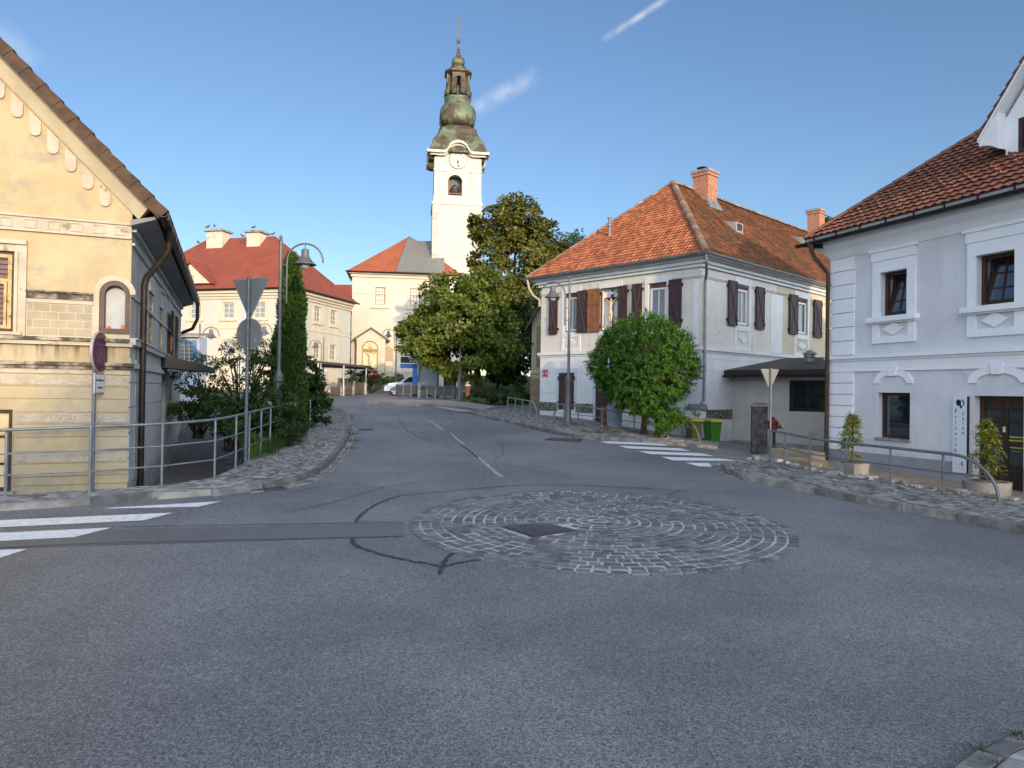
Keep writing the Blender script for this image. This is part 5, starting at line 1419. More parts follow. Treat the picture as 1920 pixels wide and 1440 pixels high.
# building glimpsed between palace and church
q = at(668, 640, 86); gp_ = thing('rear_building', 'narrow grey building glimpsed in the gap between palace and church', 'building', (q.x, q.y, base_z(q.x, q.y)), 0)
zt = at(668, 594, 86).z - gp_.location.z
m = MB(); m.box(-3, 4, 0, 8, -1, zt); m.build('wall', M('rear_grey_wall', (.40, .41, .42), (.45, .455, .46), 2, rough=.9), gp_)  # plain grey wall with slight mottling
m = MB(); m.prism([V((-3.5, -.6, zt)), V((4.5, -.6, zt)), V((4.5, 4, zt + 4.2)), V((-3.5, 4, zt + 4.2))], (0, 0, .25)); m.build('roof', PROOF, gp_)
for zz_ in (2.2, 5.3):
    m = MB(); m.box(-1.2, .4, -.05, .1, zz_, zz_ + 1.5); m.build('window', GLASS, gp_)

# ------------------------------------------------------------------ church
CW_ = M('church_white', (.50, .445, .345), (.535, .48, .38), .8, rough=.9, c3=(.455, .40, .31), sc3=.5, th=.62)
CQ = M('church_quoin', (.39, .35, .295), (.44, .395, .335), 2, rough=.9, isl=.08)
CGREY = M('lead_roof', (.17, .165, .14), (.24, .23, .20), 3, rough=.6, metal=.3, stretch=(3, 3, .2), c3=(.12, .12, .11), sc3=2, th=.6)
TQ = at(853, 700, 76); tz = base_z(TQ.x, TQ.y) - .3
CA = math.radians(8)
hw_t = 2.62
CH = thing('church', 'white church with a tall clock tower under a green copper onion spire', 'church', (TQ.x, TQ.y, tz), CA)
FT = Face(CH, 0, 0, 0)             # front plane of the tower, u = 0 on its axis
zS, zC, zR_ = FT.px(853, 382)[1], FT.px(853, 288)[1], FT.px(853, 376)[1]
bw = FT.rect(840, 327, 867, 376)
m = MB(); s = hw_t
bell = (bw[0], bw[1], bw[2], bw[3] - .75)
FT.wall(m, -s, s, -1, zS, [], .3); s2 = s - .12
FB = Face(CH, 0, .12, 0)
FB.wall(m, -s2, s2, zS, zC, [(bell[0], bell[1], bell[2], bw[3])], 1.2)
for sg in (1, -1):
    r_ = (bell[1] - bell[0]) / 2; uc = (bell[0] + bell[1]) / 2
    ap_ = [FB.pt(uc + sg * r_ * cos(a), 0, bw[3] - r_ + r_ * sin(a)) for a in [pi / 2 * k / 6 for k in range(7)]]
    m.prism(ap_ + [FB.pt(uc, 0, bw[3] + .01), FB.pt(uc + sg * (r_ + .01), 0, bw[3] + .01)], (0, .4, 0))
for x0, x1, y0, y1, z0, z1 in ((-s, s, .001, 2 * s, -1, zS), (-s2, s2, .121, 2 * s - .12, zS, zC)):
    m.quad((x0, y1, z0), (x0, y0, z0), (x0, y0, z1), (x0, y1, z1)); m.quad((x1, y0, z0), (x1, y1, z0), (x1, y1, z1), (x1, y0, z1)); m.quad((x1, y1, z0), (x0, y1, z0), (x0, y1, z1), (x1, y1, z1)); m.quad((x0, y0, z1), (x1, y0, z1), (x1, y1, z1), (x0, y1, z1))
tw_ = m.build('tower', CW_, CH)
m = MB()
m.box(-s - .1, s + .1, -.1, 2 * s + .1, zS - .12, zS + .14)
for sg in (-1, 1):
    FB.box(m, sg * 1.95 - .55, sg * 1.95 + .55, zS + .9, zC - 1.7, -.10, .01); FB.box(m, sg * 1.95 - .62, sg * 1.95 + .62, zC - 1.95, zC - 1.7, -.2, .01)
FB.box(m, -s2 - .05, s2 + .05, zS + .14, zS + .9, -.06, .01)
FB.box(m, bw[0] - .18, bw[0], bw[2] - .18, bw[3] - .7, -.05, .01); FB.box(m, bw[1], bw[1] + .18, bw[2] - .18, bw[3] - .7, -.05, .01); FB.box(m, bw[0], bw[1], bw[2] - .18, bw[2], -.05, .01)
m.build('tower_trim', CW_, tw_)
nq = 26
for sg in (-1, 1):
  m = MB()
  for i in range(nq):
    z0 = 1 + (zS - 1.3) * i / nq; z1 = 1 + (zS - 1.3) * (i + .94) / nq
    wq = .95 if i % 2 else .65
    if sg < 0: m.box(-s - .03, -s + wq, -.035, .01, z0, z1)
    else: m.box(s - wq, s + .03, -.035, .01, z0, z1)
  m.build('quoins', CQ, tw_)
# belfry opening
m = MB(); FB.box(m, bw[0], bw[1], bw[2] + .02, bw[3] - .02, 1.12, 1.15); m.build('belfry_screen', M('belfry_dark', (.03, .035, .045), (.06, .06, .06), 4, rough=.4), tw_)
m = MB(); FB.box(m, bw[0], bw[0] + .1, bw[2], bw[3] - .8, .12, .25); FB.box(m, bw[1] - .1, bw[1], bw[2], bw[3] - .8, .12, .25); FB.box(m, bw[0] + .1, bw[1] - .1, bw[2], bw[2] + .1, .12, .25); FB.box(m, bw[0], bw[1], bw[2] + .75, bw[2] + .87, .1, .2)
for i in range(1, 5): u = bw[0] + (bw[1] - bw[0]) * i / 5; FB.box(m, u - .03, u + .03, bw[2], bw[2] + .8, .12, .18)
m.build('belfry_railing', M('belfry_wood', (.22, .09, .045), rough=.7), tw_)
m = MB(); m.lathe((uc, .75, bw[2] + .9), [(.62, 0), (.56, .12), (.42, .45), (.36, .75), (.2, .9), (.06, 1.0)], 14); m.build('bell', M('bronze', (.10, .09, .07), rough=.4, metal=.8), tw_)
# cornice with a curved gable over the clock, on all four sides
zk = FT.px(853, 299)[1]; ct = FT.px(853, 268)[1]
m = MB()
def cornice_face(o, ang):
    f = Face(CH, o[0], o[1], ang)
    prof = [(-s - .25, zC), (-1.35, zC)] + [(-1.35 + .35 * (1 - cos(t)), zC + .15 * sin(t) * 0 + (ct - zC) * .28 * (1 - cos(t)) / 1) for t in (.5, 1.0)] + [(1.02 * cos(t), zC + .30 + (ct - zC - .30) * sin(t)) for t in [pi - pi * i / 12 for i in range(1, 12)]]
    prof += [(-x, z) for x, z in prof[3::-1]]
    prof = [(-s - .25, zC), (-1.5, zC), (-1.25, zC + .12)] + [(1.05 * cos(t), zC + .25 + (ct - zC - .25) * sin(t)) for t in [pi - .25 - (pi - .5) * i / 12 for i in range(13)]] + [(1.25, zC + .12), (1.5, zC), (s + .25, zC)]
    for k, (dp, h0, h1) in enumerate(((.34, -.34, -.14), (.66, -.14, .12))):
        e = 0
        for (a, b_), (c, d_) in zip(prof, prof[1:]):
            fx = lambda u: u * (1 + (dp - .25) / (s + .25)) if abs(u) > 2 else u
            m.hexa([f.pt(fx(a), -dp, b_ + h0), f.pt(fx(c), -dp, d_ + h0), f.pt(c, .4, d_ + h0), f.pt(a, .4, b_ + h0), f.pt(fx(a), -dp, b_ + h1), f.pt(fx(c), -dp, d_ + h1), f.pt(c, .4, d_ + h1), f.pt(a, .4, b_ + h1)])
    # wall under the curve
    m.prism([f.pt(u, .12, z - .2) for u, z in prof[2:-2]] , f.n * .3)
for o, a in (((0, 0), 0), ((s, s), pi / 2), ((0, 2 * s), pi), ((-s, s), -pi / 2)): cornice_face(o, a)
m.build('tower_cornice', CW_, tw_)
m = MB(); 
for o, a in (((0, 0), 0),):
    f = Face(CH, 0, 0, 0)
ckm = M('clock_white', (.58, .53, .44), (.64, .59, .50), 3, rough=.7); CKD = M('clock_figures', (.27, .215, .15), rough=.6)
def disc(mb, c, r, ax, nn, d, k=28, r0=0):
    c = V(c); x = V(ax); z = V((0, 0, 1)); pts = [c + x * r * cos(2 * pi * i / k) + z * r * sin(2 * pi * i / k) for i in range(k)]
    mb.prism(pts, V(nn) * d)
m = MB(); disc(m, (0, .03, zk), .92, (1, 0, 0), (0, 1, 0), .12); ck = m.build('clock', ckm, tw_)
m = MB()
for rr_ in (.62, .96):
    m.tube([V((rr_ * cos(2 * pi * i / 32), .02, zk + rr_ * sin(2 * pi * i / 32))) for i in range(33)], .025, 4)
for i in range(12):
    a = 2 * pi * i / 12; d0 = V((sin(a), 0, cos(a))); t0 = V((cos(a), 0, -sin(a)))
    for o in ((-.06, .06) if i % 3 else (-.09, 0, .09)): m.tube([V((0, .02, zk)) + d0 * .68 + t0 * o, V((0, .02, zk)) + d0 * .9 + t0 * o], .018, 4)
m.build('numerals', CKD, ck)
m = MB(); m.tube([V((0, .0, zk)), V((-.12, .0, zk - .42))], [.03, .06], 4); m.tube([V((0, .0, zk)), V((.05, .0, zk - .78))], .028, 4); m.build('hands', BLK, ck)
# copper spire
def coppermat():
    s_ = Mt('green_copper', .55, metal=.25, spec=.4)
    col = s_.mix(s_.ramp(s_.noise(.75, 4, .55), .47, .53), (.10, .125, .068), (.065, .046, .028))
    col = s_.mix(s_.ramp(s_.noise(1.6, 6, .7, stretch=(1.5, 1.5, .5)), .55, .66, 0, .7), col, (.15, .14, .06))
    s_.bump(s_.noise(4, 4), .4, .05); return s_.done(col)
GC = coppermat(); DC = M('brown_sheet_copper', (.062, .046, .03), (.085, .066, .038), 1.5, rough=.55, metal=.3, c3=(.09, .105, .055), sc3=1.5, th=.57)
cy = s
def ring_sq(r, z, k, cut):      # square with cut corners -> octagon as cut grows
    a = r; b_ = r * (1 - cut)
    return [V((a, cy - b_, z)), V((a, cy + b_, z)), V((b_, cy + a, z)), V((-b_, cy + a, z)), V((-a, cy + b_, z)), V((-a, cy - b_, z)), V((-b_, cy - a, z)), V((b_, cy - a, z))]
def zy(y): return (at(853, y, 76 + s)).z - tz
def wr(px): return px / 2 / F * (76 + s)
def loft(mb, secs):
    vs = []; n = 8
    for r, z, cut in secs: vs += ring_sq(r, z, 0, cut)
    fs = [(i * n + k, i * n + (k + 1) % n, (i + 1) * n + (k + 1) % n, (i + 1) * n + k) for i in range(len(secs) - 1) for k in range(n)]
    fs += [list(range(n))[::-1], list(range((len(secs) - 1) * n, len(secs) * n))]
    mb.add(vs, fs)
m = MB(); loft(m, [(wr(105), zC + .08, .02), (wr(105), zC + .13, .02), (wr(91), zy(278), .05), (wr(82), zy(271), .08), (wr(73), zy(262), .12), (wr(69), zy(253), .18), (wr(60), zy(246.5), .3), (wr(48), zy(243), .42)]); m.build('spire_base', GC, tw_)
m = MB(); loft(m, [(wr(46), zy(246), .45), (wr(46), zy(236), .45)]); m.build('spire_neck', DC, tw_)
m = MB(); loft(m, [(wr(50), zy(242), .45), (wr(62), zy(238), .45), (wr(67), zy(228), .45), (wr(66), zy(215), .45), (wr(58), zy(206), .45), (wr(46), zy(200), .45), (wr(44), zy(196), .45), (wr(48), zy(193), .45), (wr(49), zy(188), .45), (wr(40), zy(185), .45)]); autosmooth(m.build('lower_onion', GC, tw_), 50)
# open lantern: eight posts with arches
m = MB(); zl0, zl1 = zy(184), zy(146)
for i in range(8):
    a = 2 * pi * (i + .5) / 8; r_ = wr(38)
    px_, py_ = r_ * cos(a), cy + r_ * sin(a); w2 = .26
    t = V((-sin(a), cos(a), 0)); nn_ = V((cos(a), sin(a), 0)); c0 = V((px_, py_, 0))
    m.hexa([c0 + t * -w2 + nn_ * -.3 + V((0, 0, zl0)), c0 + t * -w2 + nn_ * .3 + V((0, 0, zl0)), c0 + t * w2 + nn_ * .3 + V((0, 0, zl0)), c0 + t * w2 + nn_ * -.3 + V((0, 0, zl0)),
            c0 + t * -w2 + nn_ * -.2 + V((0, 0, zl1)), c0 + t * -w2 + nn_ * .12 + V((0, 0, zl1)), c0 + t * w2 + nn_ * .12 + V((0, 0, zl1)), c0 + t * w2 + nn_ * -.2 + V((0, 0, zl1))])
    m.lathe(V((px_, py_, zl0)) + nn_ * .1, [(.30, 0), (.42, .25), (.38, .5), (.2, .75)], 8)
for i in range(4):   # arch heads on the four wide openings
    a = pi / 2 * i; nn_ = V((cos(a), sin(a), 0)); t = V((-sin(a), cos(a), 0)); c0 = V((0, cy, 0)) + nn_ * wr(36)
    for sg in (1, -1):
        ap_ = [c0 + t * sg * .62 * cos(b2) + V((0, 0, zl1 - .9 + .62 * sin(b2))) for b2 in [pi / 2 * k / 5 for k in range(6)]]
        m.prism(ap_ + [c0 + V((0, 0, zl1 + .15)), c0 + t * sg * .7 + V((0, 0, zl1 + .15))], nn_ * .2)
    m.hexa([c0 + t * -.62 + V((0, 0, zl0 + .0)), c0 + t * .62 + V((0, 0, zl0)), c0 + t * .62 + nn_ * .06 + V((0, 0, zl0)), c0 + t * -.62 + nn_ * .06 + V((0, 0, zl0)), c0 + t * -.62 + V((0, 0, zl0 + .06)), c0 + t * .62 + V((0, 0, zl0 + .06)), c0 + t * .62 + nn_ * .06 + V((0, 0, zl0 + .06)), c0 + t * -.62 + nn_ * .06 + V((0, 0, zl0 + .06))])
    m.tube([c0 + t * -.62 + V((0, 0, zl0 + .75)), c0 + t * .62 + V((0, 0, zl0 + .75))], .035, 4)
    for j in range(5): m.tube([c0 + t * (-.5 + j * .25) + V((0, 0, zl0 + .02)), c0 + t * (-.5 + j * .25) + V((0, 0, zl0 + .75))], .02, 4)
ln = m.build('lantern', DC, tw_)
m = MB(); loft(m, [(wr(36), zy(147), .45), (wr(50), zy(142), .45), (wr(50), zy(139), .45), (wr(34), zy(135), .45), (wr(26), zy(127), .45), (wr(18), zy(124), .45), (wr(17), zy(122), .45)])
for i in range(4):
    a = pi / 2 * i; nn_ = V((cos(a), sin(a), 0)); t = V((-sin(a), cos(a), 0)); c0 = V((0, cy, 0)) + nn_ * wr(30)
    m.prism([c0 + t * -.8 + V((0, 0, zy(141))), c0 + t * .8 + V((0, 0, zy(141))), c0 + V((0, 0, zy(131)))], nn_ * (wr(14)))
m.build('lantern_roof', DC, tw_)
m = MB(); loft(m, [(wr(16), zy(125), .45), (wr(23), zy(122), .45), (wr(24), zy(117), .45), (wr(21), zy(112), .45), (wr(13), zy(108), .45), (wr(8), zy(104), .45), (wr(5), zy(96), .45), (wr(3), zy(83), .45)]); autosmooth(m.build('upper_onion', GC, tw_), 50)
m = MB(); c0 = V((0, cy, 0)); m.tube([c0 + V((0, 0, zy(84))), c0 + V((0, 0, zy(31)))], [.06, .03], 5)
m.lathe(c0 + V((0, 0, zy(78))), [(.02, -.24), (.16, -.18), (.23, 0), (.16, .18), (.02, .24)], 12)
m.box(-.35, .35, cy - .03, cy + .03, zy(47), zy(46)); m.box(-.2, .2, cy - .03, cy + .03, zy(41), zy(40.2)); m.build('finial', M('finial_metal', (.12, .09, .06), rough=.5, metal=.5), tw_)
# nave: stands left of the tower and reaches back
NQ = FT.px(660, 560, -1.5)[0]; nv = Face(CH, 0, -1.5, 0)
nu0, nu1 = NQ, -s + .1; nez = nv.px(730, 512)[1]; nD = 16.0
wA = nv.rect(704, 538, 722, 571); wB_u = nv.px(778, 550)[0]; wB = (wB_u - (wA[1] - wA[0]) / 2, wB_u + (wA[1] - wA[0]) / 2, wA[2], wA[3])
m = MB(); nv.wall(m, nu0, nu1 + 3, -1, nez, [wA, wB], .3)
m.quad(nv.pt(nu0, nD, -1), nv.pt(nu0, 0, -1), nv.pt(nu0, 0, nez), nv.pt(nu0, nD, nez)); m.quad(nv.pt(nu1 + 3, 0, -1), nv.pt(nu1 + 3, nD, -1), nv.pt(nu1 + 3, nD, nez), nv.pt(nu1 + 3, 0, nez)); m.quad(nv.pt(nu1 + 3, nD, -1), nv.pt(nu0, nD, -1), nv.pt(nu0, nD, nez), nv.pt(nu1 + 3, nD, nez))
na = m.build('nave', CW_, CH)
m = MB()
nv.box(m, nu0 - .15, nu1 + .1, nez - .5, nez - .2, -.15, .01); nv.box(m, nu0 - .35, nu1 + .1, nez - .2, nez, -.4, .01)
nv.box(m, nu0, nu1, nez - 2.2, nez - 2.14, -.04, .01)
for r in (wA, wB):
    nv.frame(m, r[0] - .3, r[1] + .3, r[2] - .25, r[3] + .2, .25, -.08, .01); nv.box(m, r[0] - .4, r[1] + .4, r[2] - .4, r[2] - .25, -.16, .01)
    k = (r[0] + r[1]) / 2; hw = (r[1] - r[0]) / 2 + .35
    m.prism([nv.pt(k - hw, 0, r[3] + .15), nv.pt(k + hw, 0, r[3] + .15), nv.pt(k + hw * .6, 0, r[3] + .45), nv.pt(k, 0, r[3] + .55), nv.pt(k - hw * .6, 0, r[3] + .45)], nv.n * -.1)
m.build('nave_trim', CW_, na)
for r in (wA, wB): winframe(nv, r, (M('nave_window_brown', (.26, .16, .09), rough=.7) if 'nave_window_brown' not in bpy.data.materials else bpy.data.materials['nave_window_brown'], M('pale_church_glass', (.55, .50, .36), (.62, .57, .42), 3, rough=.15) if 'pale_church_glass' not in bpy.data.materials else bpy.data.materials['pale_church_glass']), d=.15, fw=.08, nx=3, nz=4, bar=.045, parent=na)
apx = nv.px(766, 444, 4.0); e0 = .55
m = MB(); a = V(nv.pt(nu0 - e0, -e0, nez)); b_ = nv.pt(nu1 + 3, -e0, nez); c = nv.pt(apx[0], 5.0, nv.px(766, 444, 5.0)[1]); d_ = nv.pt(nu0 - e0, nD, nez); e_ = nv.pt(apx[0], nD, c.z); g = nv.pt(nu1 + 3, nD, nez)
m.poly([a, b_, c]); m.poly([a, c, e_, d_]); m.poly([b_, g, e_, c]); m.poly([a, d_, g, b_]); m.poly([g, d_, e_]); nro = m.build('roof', CROOF, CH)
m = MB()
p1_ = nv.px(742, 505, -.5); p2_ = nv.px(808, 505, -.5); lift = V((0, -.10, .10))
q = [nv.pt(p1_[0], -e0, nez), nv.pt(nu1 + 1.2, -e0, nez), nv.pt(nu1 + 1.2, 4.0, nv.px(806, 453, 4)[1]), nv.pt(nv.px(783, 453, 4)[0], 4.2, nv.px(783, 453, 4)[1]), c]
m.prism([p + lift for p in q], (0, .12, -.12))
lead = m.build('lead_roof', CGREY, nro)
m = MB(); m.tube([nv.pt(nv.px(752, 480, 2)[0], 2.0, nv.px(752, 480, 1.9)[1] + .1), nv.pt(nu1 + .6, 2.0, nv.px(752, 480, 1.9)[1] + .1)], .08, 5); m.build('snow_bar', COPPER, nro)
m = MB(); halfpipe(m, nv.pt(nu0 - e0 - .1, -e0 - .08, nez + .02), nv.pt(nu1, -e0 - .08, nez + .02), .12); m.tube([nv.pt(nu0 - e0, -e0, nez), nv.pt(nu0 - .1, -.1, nez - 1.0)], .06, 6); m.build('gutter', COPPER, nro)
# chapel porch with crucifix painting niche
pf = Face(CH, 0, -2.6, 0)
pu0, pu1 = pf.px(668, 680)[0], pf.px(722, 680)[0]; pzt = pf.px(695, 637)[1]; pza = pf.px(695, 617)[1]; pk = (pu0 + pu1) / 2
nch = (pf.px(681, 670)[0], pf.px(707, 670)[0], pf.px(694, 690)[1], pf.px(694, 641)[1])
m = MB(); nr_ = (nch[1] - nch[0]) / 2; zsp_ = nch[3] - nr_
pf.wall(m, pu0, pu1, -1, pzt, [(nch[0], nch[1], nch[2], zsp_)], .25)
m.quad(pf.pt(pu0, 1.2, -1), pf.pt(pu0, 0, -1), pf.pt(pu0, 0, pzt), pf.pt(pu0, 1.2, pzt)); m.quad(pf.pt(pu1, 0, -1), pf.pt(pu1, 1.2, -1), pf.pt(pu1, 1.2, pzt), pf.pt(pu1, 0, pzt))
m.prism([pf.pt(pu0 - .15, 0, pzt), pf.pt(pu1 + .15, 0, pzt), pf.pt(pk, 0, pza)], pf.n * 1.2)
for sg in (-1, 1): pf.box(m, pk + sg * (pu1 - pu0) * .42 - .2, pk + sg * (pu1 - pu0) * .42 + .2, 0, pzt - .3, -.08, .01)
po = m.build('porch', CW_, CH)
m = MB()
for sg in (1, -1):
    q = [pf.pt(pk + sg * ((pu1 - pu0) / 2 + .4), -.25, pzt - .12), pf.pt(pk, -.25, pza + .05), pf.pt(pk, -.25, pza + .2), pf.pt(pk + sg * ((pu1 - pu0) / 2 + .45), -.25, pzt + .02)]
    m.prism(q, (0, 1.5, 0))
m.build('porch_roof', M('porch_slate', (.16, .13, .10), (.20, .17, .13), 3, rough=.7), po)
GOLD = M('ochre_paint', (.36, .22, .09), (.42, .28, .12), 5, rough=.7)
m = MB(); pf.frame(m, nch[0] - .12, nch[1] + .12, nch[2] - .1, zsp_, .12, -.05, .02)
ac = lambda r_, k=14: [pf.pt((nch[0] + nch[1]) / 2 + r_ * cos(pi * i / k), -.03, zsp_ + r_ * sin(pi * i / k)) for i in range(k + 1)]
m.tube(ac(nr_ + .06), .07, 4)
kc = (nch[0] + nch[1]) / 2
for a in (.6, 1.15, pi / 2, 2.0, 2.55): m.tube([pf.pt(kc, -.03, zsp_), pf.pt(kc + nr_ * cos(a), -.03, zsp_ + nr_ * sin(a))], .03, 4)
m.build('niche_frame', GOLD, po)
m = MB(); pf.box(m, nch[0], nch[1], nch[2], zsp_, .18, .2); m.prism([p for p in ac(nr_)], pf.n * .02); m.build('niche_back', M('niche_cream', (.66, .55, .33), (.70, .60, .38), 2, rough=.8), po)
cpos = MW[CH.name] @ pf.pt(kc, -.02, nch[2])
C2 = thing('crucifix', 'tan crucifix with a figure in the arched church porch niche', 'crucifix', cpos, CA); hh = zsp_ - nch[2]
m = MB(); m.box(-.06, .06, 0, .06, 0, hh * .98); m.box(-.7, .7, 0, .06, hh * .84, hh * .9); m.build('cross', GOLD, C2)
h = hh * 1.05
k = h / HFIG
skin('body', [(x * 1.6, y - .02, z * k) for x, y, z in FIGV], FIGE, [r_ * 1.5 for r_ in [.075, .062, .08, .035, .058, .04, .03, .022, .04, .03, .022, .058, .042, .03, .022, .058, .042, .03, .022]], FIG, C2)
pq = nv.rect(718, 652, 737, 676)
m = MB(); m.prism([nv.pt(pq[0], 0, pq[2]), nv.pt(pq[1], 0, pq[2]), nv.pt(pq[1], 0, pq[3] - .1), nv.pt((pq[0] + pq[1]) / 2, 0, pq[3] + .2), nv.pt(pq[0], 0, pq[3] - .1)], nv.n * -.08); m.build('memorial_plaque', M('plaque_bronze', (.32, .24, .13), (.38, .29, .17), 6, rough=.6), CH)

# church forecourt: stone stair, low walls
q = at(785, 705, 68); ST = thing('stone_stair', 'broad pale stone steps climbing to the church behind the blue sign', 'stairs', (q.x, q.y, base_z(q.x, q.y)), CA)
m = MB()
for i in range(9): m.box(-3.4, 4.0, i * .42, 5, i * .22 - .2, (i + 1) * .22)
m.build('steps', M('pale_step_stone', (.40, .36, .27), (.33, .30, .23), 3, rough=.9, bump=.4, bsc=20), ST)
m = MB(); m.tube([V((-3.3, -.2, .9)), V((-3.3, 3.4, 2.9))], .04, 5)
for i in range(4): m.tube([V((-3.3, -.2 + i * 1.2, i * .63)), V((-3.3, -.2 + i * 1.2, .9 + i * .667))], .03, 5)
m.build('handrail', GOLD, ST)
def lowwall(name, label, pa, pb, Ya, Yb, h, mat, th=.35, cap=True):
    a, b_ = at(*pa, Ya), at(*pb, Yb); a.z, b_.z = base_z(a.x, a.y), base_z(b_.x, b_.y)
    d = flat(b_ - a); L = d.length; t = thing(name, label, 'wall', a, math.atan2(d.y, d.x))
    m = MB(); dz = b_.z - a.z; m.hexa([V((0, 0, -.4)), V((L, 0, dz - .4)), V((L, th, dz - .4)), V((0, th, -.4)), V((0, 0, h)), V((L, 0, dz + h)), V((L, th, dz + h)), V((0, th, h))]); m.build('masonry', mat, t)
    if cap:
        m = MB(); m.hexa([V((-.03, -.05, h)), V((L + .03, -.05, dz + h)), V((L + .03, th + .05, dz + h)), V((-.03, th + .05, h)), V((-.03, -.05, h + .09)), V((L + .03, -.05, dz + h + .09)), V((L + .03, th + .05, dz + h + .09)), V((-.03, th + .05, h + .09))]); m.build('coping', CONC, t)
    return t
SW_ = M('rubble_wall', (.23, .19, .13), (.36, .30, .21), 5, rough=.95, bump=.8, bsc=12, bd=.04)
lowwall('garden_wall', 'low rubble wall below the church flower bed', (702, 716), (762, 714), 63, 63, 1.0, SW_)
lowwall('garden_wall', 'low stone kerb wall under the carport posts beside the lane', (612, 742), (692, 722), 50, 60, .5, SW_)
lowwall('garden_wall', 'low brown wall at the foot of the pedestrian lane left of the steps', (640, 724), (700, 708), 60, 66, 1.2, SW_, cap=False)

# ------------------------------------------------------------------ olive house edge behind the cream house
q = at(1008, 700, 36.5); NH = thing('olive_house', 'olive stucco house edge with brown rusticated base between trees and cream house', 'house', (q.x, q.y, base_z(q.x, q.y)), math.radians(-8))
OL = M('olive_stucco', (.36, .33, .20), (.40, .365, .23), 2, rough=.92); OLB = M('brown_rustication', (.215, .165, .11), (.26, .20, .135), 3, rough=.92)
fo = Face(NH, 0, 0, 0); ul = fo.px(997, 640)[0]; uh = fo.px(1032, 640)[0] + 3; zE = fo.px(998, 603)[1]; zT = fo.px(1017, 568)[1]; zB = fo.px(1000, 700)[1]
uh = fo.px(1040, 640)[0]; um_ = (ul + uh) / 2; sl2 = (zT - zE) / (fo.px(1017, 568)[0] - ul); zk_ = zE + sl2 * (um_ - ul)
m = MB(); m.box(ul, uh, 0, 9, -1, zE); m.prism([V((ul, 0, zE)), V((uh, 0, zE)), V((um_, 0, zk_))], (0, 9, 0)); m.build('wall', OL, NH)
m = MB(); fo.courses(m, ul - .04, uh, [-.5 + .42 * i for i in range(int((zB + .5) / .42) + 1)], .04, .05); m.build('rusticated_base', OLB, NH)
m = MB(); fo.box(m, ul + .25, ul + .55, zB + .3, zB + 2.4, -.05, .01); m.build('pilaster', OLB, NH)
m = MB(); fo.box(m, ul - .05, uh, zB, zB + .12, -.08, .01); m.build('moulding', M('pale_moulding', (.46, .42, .30), rough=.9), NH)
m = MB()
for sg in (-1, 1):
    xe = um_ + sg * ((uh - ul) / 2 + .3); ze_ = zE - sl2 * .3
    m.prism([V((xe, -.35, ze_)), V((um_, -.35, zk_)), V((um_, -.35, zk_ + .2)), V((xe, -.35, ze_ + .2))], (0, 9.5, 0))
m.build('roof', DARKMETAL, NH)
m = MB(); m.tube([fo.pt(ul + .1, -.1, zB + 1.5), fo.pt(uh - 2, -.9, zB + 1.5)], .04, 5); m.build('sign_bracket', DARKMETAL, NH)

# ------------------------------------------------------------------ dark roofed annexe to the right of the cream house
af = Face(MH, 0, 0, pi / 2)
au0 = GS.px(1371, 770)[0]; depth_ = 3.2
q = MW[MH.name] @ V((0, au0, 0)); AN = thing('annexe', 'low cream annexe with a black sheet roof and dark window, built against the shuttered house', 'annexe', (q.x, q.y, MH_C.z), MH_A)
fa = Face(AN, 0.02, 0, 0)          # front of the annexe faces the street: runs out from the house wall
fz = Face(AN, .02, 0, 0)
aL = 11.0
fax = Face(AN, 0, 0, 0)
ez_a = fz.px(1395, 703)[1]; 
ww = (fz.px(1480, 745)[0], fz.px(1552, 745)[0], fz.px(1516, 772)[1], fz.px(1516, 713)[1])
m = MB(); fz.wall(m, 0, aL, -1.2, ez_a, [ww], .12); m.quad((aL + .02, 0, -1.2), (aL + .02, 6, -1.2), (aL + .02, 6, ez_a), (aL + .02, 0, ez_a)); m.quad((.02, 0, ez_a), (aL, 0, ez_a), (aL, 6, ez_a), (.02, 6, ez_a)); m.build('wall', M('greyed_cream_render', (.43, .41, .37), (.48, .46, .42), 1.5, rough=.92, c3=(.40, .34, .24), sc3=1.0, th=.6), AN)
m = MB(); fz.box(m, 0, ww[0] + 3, -1.2, fz.px(1395, 838)[1] + .25, -.12, .01); m.build('footing', CONC, AN)
winframe(fz, ww, (M('black_frame', (.015, .015, .017), rough=.4), GLASS), d=.03, fw=.11, nx=2, nz=1, bar=.12)
rtop = fz.px(1500, 668, 3.5)[1]
m = MB(); q0, q1 = fz.px(1355, 705, -.6)[0], aL + .4
m.hexa([V((q0, -.62, ez_a - .02)), V((q1, -.62, ez_a - .02)), V((q1, 6, ez_a)), V((.02, 6, ez_a)), V((q0, -.62, ez_a + .17)), V((q1, -.62, ez_a + .17)), V((q1, 4.6, rtop)), V((.03, 4.6, rtop))])
m.build('roof', M('black_sheet_roof', (.028, .022, .02), (.04, .03, .027), 3, rough=.55, metal=.2, bump=.4, bsc=18), AN)
m = MB(); halfpipe(m, (q0 - .05, -.69, ez_a - .03), (q1, -.69, ez_a - .03), .07); m.build('gutter', DARKMETAL, AN)
u_, z_ = fz.px(1519, 668, 2.6); m = MB(); m.tube([V((u_, 2.6, z_ - .6)), V((u_, 2.6, z_ - .05))], .16, 10); m.lathe(V((u_, 2.6, z_ - .05)), [(.17, 0), (.22, .02), (.22, .12), (.3, .14), (.05, .3)], 10); m.build('roof_vent', ZINC, AN)
